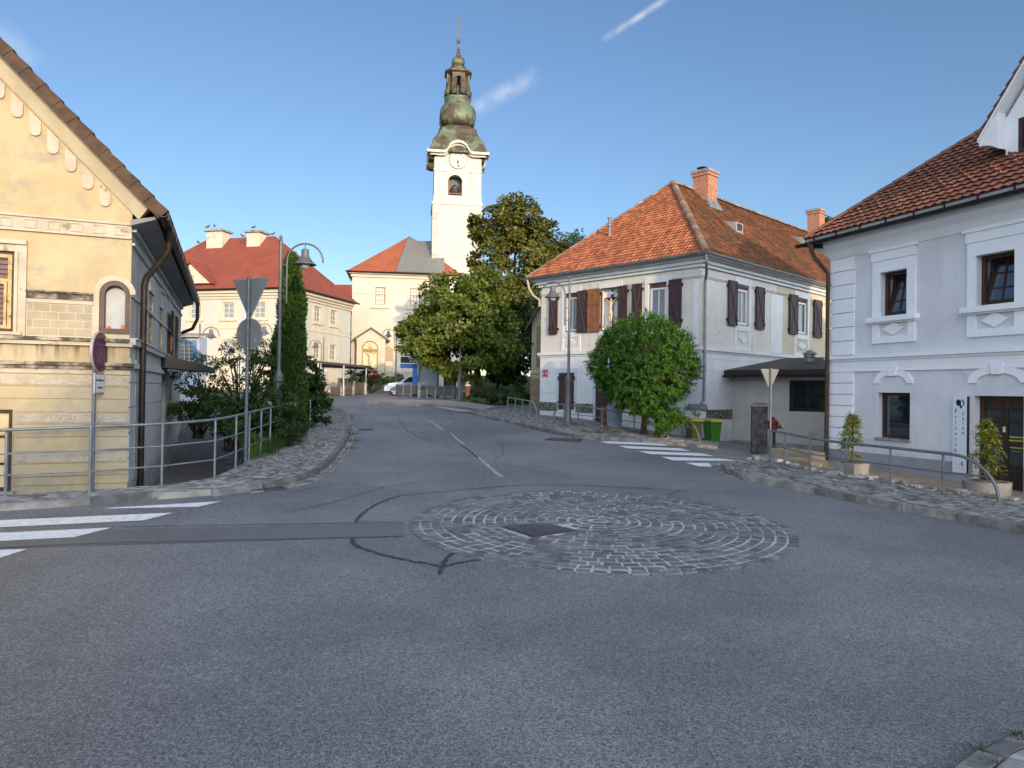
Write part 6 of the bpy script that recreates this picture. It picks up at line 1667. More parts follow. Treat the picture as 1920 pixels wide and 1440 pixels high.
# ================================================================== STREET FURNITURE
GALV = M('galvanised_steel', (.30, .31, .32), (.24, .25, .26), 5, rough=.45, metal=.6)
GALV_D = M('grey_painted_steel', (.13, .145, .16), (.17, .18, .195), 5, rough=.45, metal=.3)
LAMPG = M('lamp_grey', (.12, .125, .125), (.15, .155, .155), 4, rough=.45, metal=.3)
BULB = M('clear_lamp_glass', (.42, .42, .40), rough=.1, spec=.6)
SIGNBK = M('sign_back_grey', (.23, .23, .225), (.26, .26, .255), 2, rough=.5, metal=.3)
SIGNED = M('sign_edge', (.36, .36, .355), rough=.5, metal=.3)

def railing(name, label, cat, posts, dz, end=None, start=None, mids=(.36, .68), mat=GALV, rt=.026, pr=.024, group='pavement railings'):
    """posts: (base px, base py, top px, top py) seen in the photo; start/end: extra handrail points down to the ground"""
    B = [ground(p[0], p[1], dz) for p in posts]; Tt = [at(p[2], p[3], b_.y) for p, b_ in zip(posts, B)]
    Tt = [V((b_.x, b_.y, t.z)) for b_, t in zip(B, Tt)]
    root = thing(name, label, cat, B[0], 0, group)
    hr = list(Tt); ends = []
    for pts, e, first in ((start, 0, True), (end, -1, False)):
        if not pts: continue
        d = (flat(Tt[e]) - flat(Tt[1 if first else -2])).normalized(); q = []
        for x, y in pts:       # the bent end lies in the plane of the last bay
            n = V((-d.y, d.x, 0)); r_ = ray(x, y); t_ = (Tt[e] - EYE).dot(n) / r_.dot(n); q.append(EYE + r_ * t_)
        q[-1].z = base_z(q[-1].x, q[-1].y) + dz - .03
        if first: hr = q[::-1] + hr
        else: hr = hr + q
        ends.append((e, q))
    m = MB(); P = []
    for i, p in enumerate(hr): P.append(p)
    m.tube(smooth(P, 1) if (start or end) else P, rt, 8); autosmooth(m.build('handrail', mat, root, world=True), 60)
    for k in mids:
        L = [b_.lerp(t, 1 - k) for b_, t in zip(B, Tt)]
        for e, q in ends:
            z = L[e].z; best = min(range(len(q) - 1), key=lambda i: min(abs(q[i].z - z), 99) if True else 0)
            j = next((i for i in range(len(q) - 1) if (q[i].z - z) * (q[i + 1].z - z) <= 0), best)
            f = (z - q[j].z) / ((q[j + 1].z - q[j].z) or 1); c = q[j].lerp(q[j + 1], max(0, min(1, f)))
            if e == 0: L = [c] + L
            else: L = L + [c]
        m = MB(); m.tube(L, rt * .55, 6); m.build('rail', mat, root, world=True)
    for b_, t in zip(B, Tt):
        m = MB(); m.tube([b_ - V((0, 0, .05)), t], pr, 8); m.lathe(b_, [(.055, 0), (.055, .012)], 8); autosmooth(m.build('post', mat, root, world=True), 40)
    return root
railing('railing', 'long grey tubular railing along the left cobbled pavement below the yellow house', 'railing',
    [(-160, 946, -160, 813), (10, 931, 10, 806), (168, 923, 168, 800), (303, 911, 303, 795), (402, 897, 402, 787), (441.5, 879, 441.5, 779), (466.5, 865, 466.5, 773), (488.5, 855, 488.5, 768), (506, 846, 506, 764), (522.5, 836, 522.5, 761), (537, 828, 537, 757.5), (552, 820, 552, 754)],
    .12, end=[(557, 757), (560, 775), (561, 818)])
railing('railing', 'short steep railing beside the ivy at the left pavement bend', 'railing', [(581, 806, 585, 751), (588.5, 797, 589, 746), (594.5, 789, 595, 742)], .12)
railing('railing', 'curved end grey railing before the ball shaped tree', 'railing',
    [(1057, 792, 1057, 758.5), (1083.7, 795, 1083.7, 761), (1129, 800, 1129, 767), (1189, 807, 1189, 775.5), (1252, 818, 1252, 781)], .12,
    start=[(1050, 757.5), (1043, 763), (1039, 775), (1037, 788)], end=[(1274, 783.5), (1292, 789), (1306, 803), (1313, 826)], mids=(.5,))
railing('railing', 'small grey railing at the far end of the middle pavement by the olive house', 'railing',
    [(951.7, 773, 951.7, 745.5), (966, 774, 966, 747.5), (979.5, 776, 979.5, 749.5), (993, 777, 993, 752)], .12, end=[(999, 753), (1004, 761), (1007.5, 780)], mids=(.45,))
railing('railing', 'dark grey railing on the stone edging before the hair salon', 'railing',
    [(1446, 861, 1446, 807), (1471, 868, 1471, 812), (1518, 880, 1518, 821.5), (1586, 892, 1586, 831), (1669, 905, 1669, 839), (1768, 921, 1768, 850)], .2,
    end=[(1798, 853), (1826, 865), (1853, 887), (1868, 911), (1874, 934)], mids=(.5,), mat=GALV_D, rt=.03, pr=.022)

# stone edging under the salon railing
E_ = resample(smooth(gpts([(x, y) for x, y in RIGHT_IN], .12)), 60); rn = random.Random(21)
wl_ = thing('edging_wall', 'low rough stone edging under the railing in front of the salon', 'wall', onz(E_[0], 0), 0)
m = MB()
for a, b_ in zip(E_, E_[1:]):
    k = max(1, int((b_ - a).length / .26)); d = flat(b_ - a).normalized(); n = V((-d.y, d.x, 0))
    if n.y < 0: n = -n
    for i in range(k):
        p, q = a.lerp(b_, i / k), a.lerp(b_, (i + .93) / k); h = .19 + rn.uniform(-.04, .035); w_ = .20 + rn.uniform(-.04, .05)
        j = lambda: V((rn.uniform(-.025, .025), rn.uniform(-.025, .025), 0))
        lo = [onz(p, 0), onz(q, 0), onz(q + n * w_, -.35), onz(p + n * w_, -.35)]; lo = lo if n.cross(d).z < 0 else lo[::-1]
        up_ = [V((v.x, v.y, 0)) for v in (p, q, q + n * w_, p + n * w_)]; up_ = up_ if n.cross(d).z < 0 else up_[::-1]
        c = (up_[0] + up_[1] + up_[2] + up_[3]) / 4
        m1 = [onz(v + j(), h * .75) for v in up_]; m2 = [onz(v.lerp(c, .25) + j() * .5, h) for v in up_]
        vs = lo + m1 + m2
        m.add(vs, [(8, 9, 10, 11)] + [(r + x, r + (x + 1) % 4, r + 4 + (x + 1) % 4, r + 4 + x) for r in (0, 4) for x in range(4)])
m.build('stones', M('edging_stone', (.20, .19, .175), (.42, .40, .37), 7, rough=.9, bump=.7, bsc=25, isl=.35), wl_, world=True)
# yard between the edging and the salon
mr = MW[RH.name]; b = MB(); N = 40
for i in range(N):
    t = i / (N - 1); a = RI[min(int(t * 79), 79)]; 
    wl2 = mr @ V((-2.5 + t * 13.5, .2, 0))
    for j in range(5):
        p = flat(a).lerp(flat(wl2), j / 4); b.v.append(V((p.x, p.y, base_z(p.x, p.y) + .03)))
for i in range(N - 1):
    for j in range(4): k = i * 5 + j; b.f.append([k, k + 5, k + 6, k + 1]); b.m.append(0)
tag(b.build('salon_yard', SANDY), kind='structure')
for (x0, x1, yy, h, lb) in ((-.75, .75, -1.2, .30, 'long sandstone block step at the salon house corner behind the railing'), (.35, 1.25, -1.62, .17, 'squat sandstone block beside the potted conifer nearer the crossing')):
    q = mr @ V(((x0 + x1) / 2, yy, 0)); t = thing('stone_block', lb, 'stone block', (q.x, q.y, base_z(q.x, q.y)), RH_A)
    m = MB(); w_ = (x1 - x0) / 2; m.hexa([V((-w_, -.25, -.1)), V((w_, -.25, -.1)), V((w_, .3, -.1)), V((-w_, .3, -.1)), V((-w_ + .02, -.22, h)), V((w_ - .03, -.23, h - .03)), V((w_ - .02, .28, h)), V((-w_ + .03, .28, h + .02))]); m.build('block', SANDY, t)

# ---------------------------------------------------------------- lamps
def make_lamp(loc, rz, label, H=5.3, side=1):
    t = thing('street_lamp', label, 'street lamp', loc, rz, 'bell shaped street lamps')
    m = MB(); m.lathe((0, 0, 0), [(.19, -.1), (.19, .04), (.135, .08), (.115, .14), (.108, .9), (.10, 1.48), (.14, 1.5), (.14, 1.545), (.105, 1.56), (.115, 1.62), (.10, 1.69), (.055, 1.77), (.05, 1.85)], 16); autosmooth(m.build('base', LAMPG, t))
    m = MB(); m.lathe((0, 0, 0), [(.05, 1.82), (.05, 3.2), (.06, 3.21), (.06, 3.26), (.045, 3.27), (.042, H - .1), (.05, H - .09), (.05, H - .06), (.02, H - .05), (.045, H - .02), (.045, H + .02), (.01, H + .06)], 12); autosmooth(m.build('post', LAMPG, t))
    r, x0, zs_ = .47, .17, H - .62
    a = [V((x0, 0, H - 1.75)), V((x0, 0, H - 1.3)), V((x0, 0, zs_ - .05))] + [V((x0 + r - r * cos(u), 0, zs_ + r * sin(u))) for u in [i * (pi * 1.02) / 14 for i in range(15)]]
    m = MB(); m.tube(a, .025, 8)
    for z in (H - 1.55, H - 1.1, H - .72): m.tube([(0, 0, z), (x0, 0, z)], .016, 6)
    m.tube([(0, 0, H - 2.02), (.15, 0, H - 1.9)], .014, 5)
    m.tube([(x0 + r, 0, zs_ + r), (x0 + r, 0, zs_ + r - .14)], .012, 6)
    autosmooth(m.build('arm', LAMPG, t), 50)
    zb_ = zs_ + r - .13
    m = MB(); m.lathe((x0 + r, 0, zb_), [(.02, .0), (.085, -.02), (.10, -.05), (.10, -.18), (.13, -.24), (.19, -.33), (.25, -.385), (.295, -.415), (.295, -.43), (.27, -.43), (.10, -.36), (.02, -.34)], 24); sh = autosmooth(m.build('lamp_shade', LAMPG, t), 60)
    m = MB(); m.lathe((x0 + r, 0, zb_ - .40), [(.12, 0), (.13, -.04), (.11, -.10), (.06, -.145), (.02, -.15)], 14); autosmooth(m.build('bulb_cover', BULB, sh), 70)
    return t
def lamp_at(px, ytop, Y, H=5.36):     # foot of a lamp whose tip is seen at (px, ytop)
    p = at(px, ytop, Y); return V((p.x, p.y, p.z - H))
L0 = make_lamp(lamp_at(527, 441, 18.9), .05, 'tall grey bell lamp rising from the shrubs beside the green cypress')
dup(L0, lamp_at(1068.5, 517, 25.8), pi - .35, 'grey bell lamp in front of the cream shuttered house')
dup(L0, lamp_at(375, 606, 39), -.1, 'bell lamp before the palace nearest the yellow house eaves')
dup(L0, lamp_at(476, 600, 39.5), -.2, 'bell lamp half hidden behind the round sign back')
dup(L0, lamp_at(607, 632, 52), pi - .2, 'bell lamp beside the right hand palace wall behind the carport')
dup(L0, lamp_at(743.5, 612, 55), pi - .15, 'bell lamp in front of the church beside the blue sign frame')
dup(L0, lamp_at(864, 594, 44.5), pi + .3, 'pale lamp post standing in the low branches of the front maple')

# ---------------------------------------------------------------- signs
def pole(t, h, r=.032, mat=GALV_D):
    m = MB(); m.tube([(0, 0, -.1), (0, 0, h)], r, 12); m.lathe((0, 0, h), [(r, 0), (r * .6, .015)], 12); return autosmooth(m.build('post', mat, t), 40)
# no stopping sign
pb = ground(166, 924, .12) + V((0, .10, 0)); T1 = thing('no_stopping_sign', 'round blue and red no stopping sign with a delivery plate on a grey pole', 'road sign', pb, math.radians(7.7) - pi / 2 + pi)
zt_ = at(180, 622, pb.y).z - pb.z; zb_ = at(180, 698, pb.y).z - pb.z; rad = (zt_ - zb_) / 2; zc_ = (zt_ + zb_) / 2
T1.rotation_euler[2] = math.radians(9.0) + pi / 2; MW[T1.name] = Matrix.Translation(pb) @ Matrix.Rotation(T1.rotation_euler[2], 4, 'Z')
pole(T1, zt_ - .1)
RED = M('sign_red', (.13, .010, .016), rough=.35); BLU = M('sign_blue', (.008, .014, .085), rough=.35); WHT = M('sign_white_sheet', (.52, .53, .55), rough=.4)
fs_ = Face(T1, 0, 0, 0)      # outside (-y) is the printed side
def dsk(mb, r_, d0, d1, zc, k=36, cx=0): mb.prism([V((cx + r_ * cos(2 * pi * i / k), d0, zc + r_ * sin(2 * pi * i / k))) for i in range(k)], (0, d1 - d0, 0))
off = -.05
m = MB(); dsk(m, rad, off - .045, off, zc_); dk_ = autosmooth(m.build('disc', SIGNED, T1), 40)
m = MB(); dsk(m, rad * .96, off - .049, off - .046, zc_); m.build('red_ring', RED, dk_)
m = MB(); dsk(m, rad * .74, off - .053, off - .05, zc_); m.build('blue_field', BLU, dk_)
m = MB(); w_ = rad * .085; L = rad * .78
for sg in (1, -1):
    d = V((sg * .7071, 0, .7071)); n = V((-.7071, 0, sg * .7071)) * w_; c0 = V((0, off - .0537 - .0005 * sg, zc_))
    m.prism([c0 - d * L - n, c0 + d * L - n, c0 + d * L + n, c0 - d * L + n], (0, .003, 0))
m.build('red_cross', RED, dk_)
pz0, pz1 = at(180, 738, pb.y).z - pb.z, at(180, 700, pb.y).z - pb.z; ph = (pz1 - pz0); pw = ph * 1.02
m = MB(); m.box(-pw / 2, pw / 2, off - .035, off, pz0, pz1); pp = m.build('plate', SIGNED, T1)
m = MB(); m.box(-pw / 2 + .008, pw / 2 - .008, off - .039, off - .036, pz0 + .008, pz1 - .008); m.build('plate_border', BLK, pp)
m = MB(); m.box(-pw / 2 + .018, pw / 2 - .018, off - .043, off - .04, pz0 + .018, pz1 - .018); m.build('plate_field', WHT, pp)
for i, tx in enumerate(('Dovoljeno za', 'dostavo')): text('lettering', tx, facemat(fs_, 0, pz1 - ph * (.33 + .36 * i), off - .0445), ph * .185, BLK, pp)
# give way + round sign seen from behind
def triangle(t, half, ztop, zbot, d0, edge=True):
    k = .04
    def rt(s_): # rounded inverted triangle
        c = V((0, 0, (ztop * 2 + zbot) / 3)); P = []
        for a in (V((-half, 0, ztop)), V((0, 0, zbot)), V((half, 0, ztop))): P.append(c + (a - c) * s_)
        out = []
        for i in range(3):
            p, q, r_ = P[i - 1], P[i], P[(i + 1) % 3]; e1, e2 = (p - q).normalized(), (r_ - q).normalized()
            for f in range(5): 
                f /= 4; out.append(q + e1 * k * (1 - f) ** 2 + e2 * k * f ** 2)
        return out
    m = MB(); m.prism([p + V((0, d0, 0)) for p in rt(1.0)], (0, .025, 0)); o = m.build('triangle', SIGNED, t)
    m = MB(); m.prism([p + V((0, d0 - .004, 0)) for p in rt(.955)], (0, .004, 0)); m.build('back_sheet', SIGNBK, o)
    m = MB(); m.prism([p + V((0, d0 + .026, 0)) for p in rt(.97)], (0, .003, 0)); m.build('front_sheet', RED, o)
    return o
pb = ground(460, 874, .12); T2 = thing('give_way_sign', 'grey backs of a give way triangle over a round sign on the left pavement pole', 'road sign', pb, math.radians(-20))
h2 = lambda y: at(461, y, pb.y).z - pb.z
pole(T2, h2(520), .035)
sc_ = pb.y / F / cos(math.radians(-20 + 21) )
tri = triangle(T2, 42.5 * sc_, h2(521.5), h2(600), .045)
m = MB(); dsk(m, 30 * sc_, .045, .07, h2(626)); d2 = autosmooth(m.build('disc', SIGNED, T2), 40)
m = MB(); dsk(m, 28.6 * sc_, .041, .044, h2(626)); m.build('back_sheet', SIGNBK, d2)
m = MB(); dsk(m, 28.6 * sc_, .071, .074, h2(626)); m.build('front_sheet', BLU, d2)
m = MB()
z_ = h2(640); x_ = 15 * sc_; m.prism([V((x_ - .045, .040, z_)), V((x_ + .055, .040, z_)), V((x_ + .005, .040, z_ + .09))], (0, -.002, 0)); m.build('sticker', M('green_sticker', (.22, .38, .32), rough=.5), d2)
for z in (h2(586), h2(598), h2(653)):
    m = MB(); m.tube([(0, 0, z - .012), (0, 0, z + .012)], .042, 12); m.box(-.06, .06, .0, .045, z - .01, z + .01); m.build('clamp', GALV, T2)
pb = ground(1444, 851, 0.0); pb = at(1444, 851, 19.2); pb.z = base_z(pb.x, pb.y); T3 = thing('give_way_sign', 'single give way triangle seen from behind in front of the red hydrant', 'road sign', pb, math.radians(18))
h3 = lambda y: at(1445, y, pb.y).z - pb.z
pole(T3, h3(691), .03, GALV_D); triangle(T3, 20.5 * pb.y / F, h3(692), h3(732), .04)

# ---------------------------------------------------------------- pillar, hydrant, bins, barrel
p = ground(1423, 836, 0); p = at(1423, 836, 21.2); p.z = base_z(p.x, p.y); PI_ = thing('concrete_pillar', 'stained grey concrete pillar with a flat cap before the annexe', 'pillar', p, -.25)
hp = at(1423, 762, p.y).z - p.z; w_ = 17 * p.y / F * .83
m = MB(); m.box(-w_, w_, -w_ * .8, w_ * .8, -.6, hp); m.build('shaft', M('stained_shade_concrete', (.022, .022, .024), (.06, .06, .062), 5, rough=.95, bump=.6, bsc=20, c3=(.09, .09, .09), sc3=7, th=.68), PI_)  # stained concrete, darkened further in place of shade on the shaft
m = MB(); e = .05; m.hexa([V((-w_ - e, -w_ * .8 - e, hp)), V((w_ + e, -w_ * .8 - e, hp)), V((w_ + e, w_ * .8 + e, hp)), V((-w_ - e, w_ * .8 + e, hp)), V((-w_ - e + .03, -w_ * .8 - e, hp + .05)), V((w_ + e, -w_ * .8 - e, hp + .05)), V((w_ * .6, .0, hp + .11)), V((-w_ * .6, 0, hp + .11))]); m.build('cap', M('cap_stone', (.10, .10, .105), (.16, .16, .16), 5, rough=.9), PI_)
p = at(1449, 838, 21.6); p.z = base_z(p.x, p.y); HY = thing('fire_hydrant', 'fire hydrant with a red head and dark post beside the concrete pillar', 'hydrant', p, 0)
hh_ = at(1449, 765, p.y).z - p.z; k = hh_ / 1.32 * .85; 
m = MB(); m.lathe((0, 0, 0), [(.13 * k, -.6), (.13 * k, .03), (.085 * k, .05), (.085 * k, .82 * k)], 14); autosmooth(m.build('post', M('dark_cast_iron', (.03, .03, .032), rough=.5), HY))
HR = M('hydrant_red', (.13, .012, .012), (.16, .018, .015), 5, rough=.45)
m = MB(); m.lathe((0, 0, 0), [(.10 * k, .80 * k), (.15 * k, .84 * k), (.15 * k, 1.0 * k), (.19 * k, 1.04 * k), (.19 * k, 1.08 * k), (.10 * k, 1.17 * k), (.05 * k, 1.19 * k), (.05 * k, 1.25 * k)], 14); m.tube([(.1 * k, -.05, .93 * k), (.27 * k, -.1, .93 * k)], .06 * k, 10); m.tube([(-.1 * k, -.05, .93 * k), (-.22 * k, -.1, .93 * k)], .06 * k, 10); autosmooth(m.build('head', HR, HY))
m = MB(); m.tube([(.25 * k, -.095, .93 * k), (.32 * k, -.115, .93 * k)], .07 * k, 10); m.build('outlet_cap', GALV, HY)
m = MB(); m.lathe((0, 0, 0), [(.12 * k, .22 * k), (.12 * k, .28 * k)], 14); m.build('flange', HR, HY)
def wheelie(px, py, Y, ytop, rz, label, body, lid):
    p = at(px, py, Y); p.z = base_z(p.x, p.y) - .02; t = thing('wheelie_bin', label, 'waste bin', p, rz, 'waste bins behind the middle pavement'); h = at(px, ytop, Y).z - p.z; s_ = h / 1.07
    m = MB(); a, b_ = .20 * s_, .27 * s_; m.hexa([V((-a, -a, .04)), V((a, -a, .04)), V((a, a + .04, .04)), V((-a, a + .04, .04)), V((-b_, -b_, .95 * s_)), V((b_, -b_, .95 * s_)), V((b_, b_ + .05, .95 * s_)), V((-b_, b_ + .05, .95 * s_))])
    m.box(-b_ - .02, b_ + .02, -b_ - .02, b_ + .06, .93 * s_, .97 * s_); m.build('body', body, t)
    m = MB(); m.hexa([V((-b_ - .03, -b_ - .04, .972 * s_)), V((b_ + .03, -b_ - .04, .972 * s_)), V((b_ + .03, b_ + .08, .972 * s_)), V((-b_ - .03, b_ + .08, .972 * s_)), V((-b_ - .01, -b_ - .0, 1.03 * s_)), V((b_ + .01, -b_ - .0, 1.03 * s_)), V((b_ + .01, b_ + .08, 1.07 * s_)), V((-b_ - .01, b_ + .08, 1.07 * s_))])
    m.box(-b_ - .05, b_ + .05, -b_ - .07, -b_ - .02, .93 * s_, .975 * s_); m.build('lid', lid, t)
    for sg in (-1, 1):
        m = MB(); m.tube([(sg * (a - .02), a + .06, .1), (sg * (a + .05), a + .06, .1)], .1, 12); m.build('wheel', BLK, t)
    m = MB(); m.tube([(-b_, b_ + .1, .93 * s_), (b_, b_ + .1, .93 * s_)], .018, 6); m.build('handle', BLK, t)
    return t
GB = M('green_plastic', (.045, .17, .02), (.055, .20, .028), 3, rough=.35); OB = M('olive_plastic', (.15, .15, .025), (.17, .17, .03), 3, rough=.4); YLID = M('yellow_plastic', (.42, .33, .03), rough=.4)
wheelie(1336, 829, 25.4, 785, .35, 'bright green wheelie bin with a yellow lid at the end of the railing', GB, YLID)
wheelie(1301, 826, 25.3, 784, .3, 'olive wheelie bin with a yellow lid behind the railing end', OB, YLID)
p = at(1152, 801, 26.4); p.z = base_z(p.x, p.y); BA = thing('barrel', 'pale grey plastic barrel under the ball tree by the brown door', 'barrel', p, 0)
hb = .95; m = MB(); m.lathe((0, 0, 0), [(.24, -.05), (.28, .05), (.285, .3), (.30, .32), (.285, .34), (.285, .62), (.30, .64), (.285, .66), (.27, .9), (.25, .93)], 18); autosmooth(m.build('drum', M('grey_blue_plastic', (.30, .34, .40), (.34, .38, .43), 3, rough=.45), BA)); m = MB(); m.lathe((0, 0, 0), [(.25, .931), (.24, .96)], 18); m.build('lid', GALV_D, BA)
p = at(1134, 797, 26.7); p.z = base_z(p.x, p.y); RB = thing('rusty_drum', 'small rusty brown drum left of the pale barrel', 'drum', p, 0)
m = MB(); m.lathe((0, 0, 0), [(.17, -.05), (.18, .0), (.18, .78), (.16, .8)], 14); autosmooth(m.build('drum', M('rusted_iron', (.22, .08, .035), (.28, .11, .05), 6, rough=.8), RB)); m = MB(); m.lathe((0, 0, 0), [(.19, .4), (.19, .43)], 14); m.build('hoop', DARKMETAL, RB)

# ---------------------------------------------------------------- island with fence, info boards, car, carport
Yf = 46.5
a, b_ = ground(743, 751, .1), ground(866, 752.5, .1); 
a, b_ = at(743, 750, 52), at(868, 752, 45.5); a.z, b_.z = base_z(a.x, a.y) + .1, base_z(b_.x, b_.y) + .1
d = flat(b_ - a); L = d.length; FE = thing('mesh_fence', 'long grey mesh fence with pale posts on the traffic island before the church', 'fence', a, math.atan2(d.y, d.x)); dz = b_.z - a.z
hf = at(805, 723, 49).z - (a.z + b_.z) / 2
m = MB(); m.hexa([V((0, -.015, .12)), V((L, -.015, dz + .12)), V((L, .015, dz + .12)), V((0, .015, .12)), V((0, -.015, hf * .93)), V((L, -.015, dz + hf * .93)), V((L, .015, dz + hf * .93)), V((0, .015, hf * .93))]); m.build('mesh_panel', M('grey_mesh', (.10, .097, .085), (.13, .125, .11), 4, rough=.8), FE)
m = MB(); m.tube([V((0, 0, hf)), V((L, 0, hf + dz))], .035, 6); m.build('top_rail', GALV, FE)
for i in range(9):
    x = L * i / 8; z = dz * i / 8; m = MB(); m.tube([V((x, -.05, z - .1)), V((x, -.05, z + hf))], .035, 6); m.build('post', GALV, FE)
for i in range(9):
    x = L; m = MB(); z = .2 + i * (hf * .6) / 8; m.tube([V((0, -.02, z)), V((L, -.02, z + dz))], .008, 4); m.build('wire', GALV, FE)
b = MB(); I0 = [(690, 752.5), (760, 756), (820, 758.5), (880, 765), (905, 768)]; I1 = [(700, 749), (770, 749), (830, 750), (885, 755), (930, 762)]
pavement('traffic_island', I0, I1, .09, CONC, CONC, .5, .6, .004, kerb=True, skirt=.2)
# blue sign frame
BLUE = M('bright_blue_frame', (.06, .19, .52), (.075, .22, .56), 3, rough=.45)
p = at(766, 748, 51); p.z = base_z(p.x, p.y); BS = thing('information_sign', 'bright blue angled frame carrying dark and maroon direction boards', 'sign', p, CA * .5)
k = 51 / F
zt_ = at(766, 682, 51).z - p.z
m = MB(); m.box(.26, .62, -.1, .1, -.1, zt_); m.box(-.62, .62, -.1, .1, zt_ - .32, zt_); m.build('frame', BLUE, BS)
bs = Face(BS, 0, 0, 0)
for (y0, y1, mt, tx) in ((668.5, 681, M('navy_board', (.022, .022, .035), rough=.5), ('Slovenske', 'Konjice')), (659, 668, M('maroon_board', (.13, .02, .025), rough=.5), ('',)), (649, 658.5, bpy.data.materials['maroon_board'] if 'maroon_board' in bpy.data.materials else None, ('',))):
    mt = mt or bpy.data.materials['maroon_board']
    z1, z0 = at(766, y0, 51).z - p.z, at(766, y1, 51).z - p.z
    m = MB(); m.box(-.6, 1.5, -.06, .06, z0 + .02, z1 - .02); o = m.build('board', mt, BS)
    if len(tx) == 1:
        m = MB(); m.box(-.55, -.3, -.067, -.06, z0 + .06, z1 - .06); m.build('pictogram', WHITEF, o)
    if not tx[0]:
        m = MB(); m.box(-.15, 1.2, -.067, -.06, (z0 + z1) / 2 - .05, (z0 + z1) / 2 + .05); m.build('lettering', WHITEF, o)
    for i, s_ in enumerate(tx if tx[0] else ()): text('lettering', s_, facemat(bs, .35, (z0 + z1) / 2 + (.11 - .2 * i if len(tx) > 1 else 0), -.066), .2, WHITEF, o)
# grey info cabinet
p = at(803, 748, 49.5); p.z = base_z(p.x, p.y); IC = thing('notice_cabinet', 'pale blue grey notice cabinet with a metal frame behind the mesh fence', 'notice board', p, .05); k = 49.5 / F
w_, zt_ = 17.5 * k, at(803, 683, 49.5).z - p.z
m = MB(); m.box(-w_, w_, -.06, .06, .35, zt_ - .1); m.build('panel', M('blue_grey_panel', (.28, .36, .40), (.31, .39, .43), 2, rough=.35, c3=(.52, .50, .40), sc3=1.6, th=.72), IC)
for sg in (-1, 1): m = MB(); m.box(sg * w_ - .07, sg * w_ + .07, -.1, .1, -.1, zt_); m.build('post', GALV_D, IC)
m = MB(); m.box(-w_ - .1, w_ + .1, -.12, .12, zt_ - .12, zt_ + .02); m.prism([V((-w_ - .15, -.14, zt_ + .02)), V((w_ + .15, -.14, zt_ + .02)), V((0, -.14, zt_ + .55))], (0, .28, 0)); m.build('hood', GALV, IC)
p = at(843, 748, 50.5); p.z = base_z(p.x, p.y); PS = thing('poster_board', 'dark board with a blue green poster beneath the maple branches', 'notice board', p, .05)
k = 50.5 / F; z0, z1 = at(843, 727, 50.5).z - p.z, at(843, 702, 50.5).z - p.z
m = MB(); m.box(-9.5 * k, 9.5 * k, -.05, .05, z0, z1); m.build('poster', M('blue_green_print', (.03, .12, .22), (.16, .34, .30), 2.6, rough=.4, c3=(.42, .55, .52), sc3=3.2, th=.6), PS)
for sg in (-1, 1): m = MB(); m.box(sg * 10 * k - .06, sg * 10 * k + .06, -.07, .07, -.1, z1 + .1); m.build('post', DARKMETAL, PS)
m = MB(); m.box(-11 * k, 11 * k, -.08, .08, z1 + .02, z1 + .14); m.build('top_bar', DARKMETAL, PS)
p = at(868, 748, 47.6); p.z = base_z(p.x, p.y); PS2 = thing('poster_board', 'small white poster case right of the pale lamp post', 'notice board', p, 0); k = 47.6 / F
z0, z1 = at(868, 735, 47.6).z - p.z, at(868, 712, 47.6).z - p.z
m = MB(); m.box(-4 * k, 5 * k, -.05, .05, z0, z1); m.build('poster', M('pale_print', (.5, .56, .62), (.30, .42, .58), 2.4, rough=.4), PS2); m = MB(); m.box(-.06, .06, .0, .1, -.1, z1); m.build('post', DARKMETAL, PS2)
p = at(876.5, 762, 41.5); p.z = base_z(p.x, p.y); BP = thing('wooden_post', 'thick rusty brown post with a pale cap at the lawn edge', 'post', p, .2); k = 41.5 / F; zt_ = at(876, 724, 41.5).z - p.z
m = MB(); m.lathe((0, 0, 0), [(.16, -.2), (.155, zt_)], 12); autosmooth(m.build('shaft', M('rust_brown_wood', (.12, .06, .03), (.17, .085, .045), 6, rough=.85, stretch=(1, 1, .2)), BP)); m = MB(); m.lathe((0, 0, 0), [(.19, zt_), (.19, zt_ + .06), (.08, zt_ + .12)], 12); m.build('cap', M('pale_cap', (.5, .45, .32), rough=.8), BP)

# silver hatchback parked behind the island
SILV = M('silver_paint', (.50, .53, .57), rough=.28, metal=.35, spec=.6); TYRE = M('tyre_rubber', (.015, .015, .016), rough=.8)
p = at(772, 745, 53.5); p.z = base_z(p.x, p.y); CAR = thing('parked_car', 'silver hatchback parked nose left behind the mesh fence', 'car', p, math.radians(12) + pi)
# car nose points to local +x
prof = [(-2.0, .32), (-2.02, .75), (-1.92, 1.0), (-1.55, 1.42), (-.9, 1.52), (.1, 1.50), (.6, 1.32), (1.05, 1.02), (1.75, .88), (2.05, .70), (2.08, .34)]
secs = []
def carsec(y, s_, dz=0): return [V((x * s_, y, z if z < .8 else .8 + (z - .8) * (1 if abs(y) < .7 else .96))) for x, z in prof]
m = MB(); n = len(prof); rows_ = [(-.86, .96), (-.80, 1.0), (-.55, 1.0), (0, 1.005), (.55, 1.0), (.80, 1.0), (.86, .96)]
vs = []
for y, s_ in rows_:
    for x, z in prof:
        tum = 1 - .22 * max(0, (z - .95)) / .6
        vs.append(V((x * s_, y * tum, z - (.05 if abs(y) > .7 and z > .95 else 0))))
fs = [(i * n + k, i * n + k + 1, (i + 1) * n + k + 1, (i + 1) * n + k) for i in range(len(rows_) - 1) for k in range(n - 1)] + [list(range(n))[::-1], [6 * n + k for k in range(n)]] + [(i * n, (i + 1) * n, (i + 1) * n + n - 1, i * n + n - 1) for i in range(6)]
m.add(vs, fs); autosmooth(m.build('body', SILV, CAR), 40)
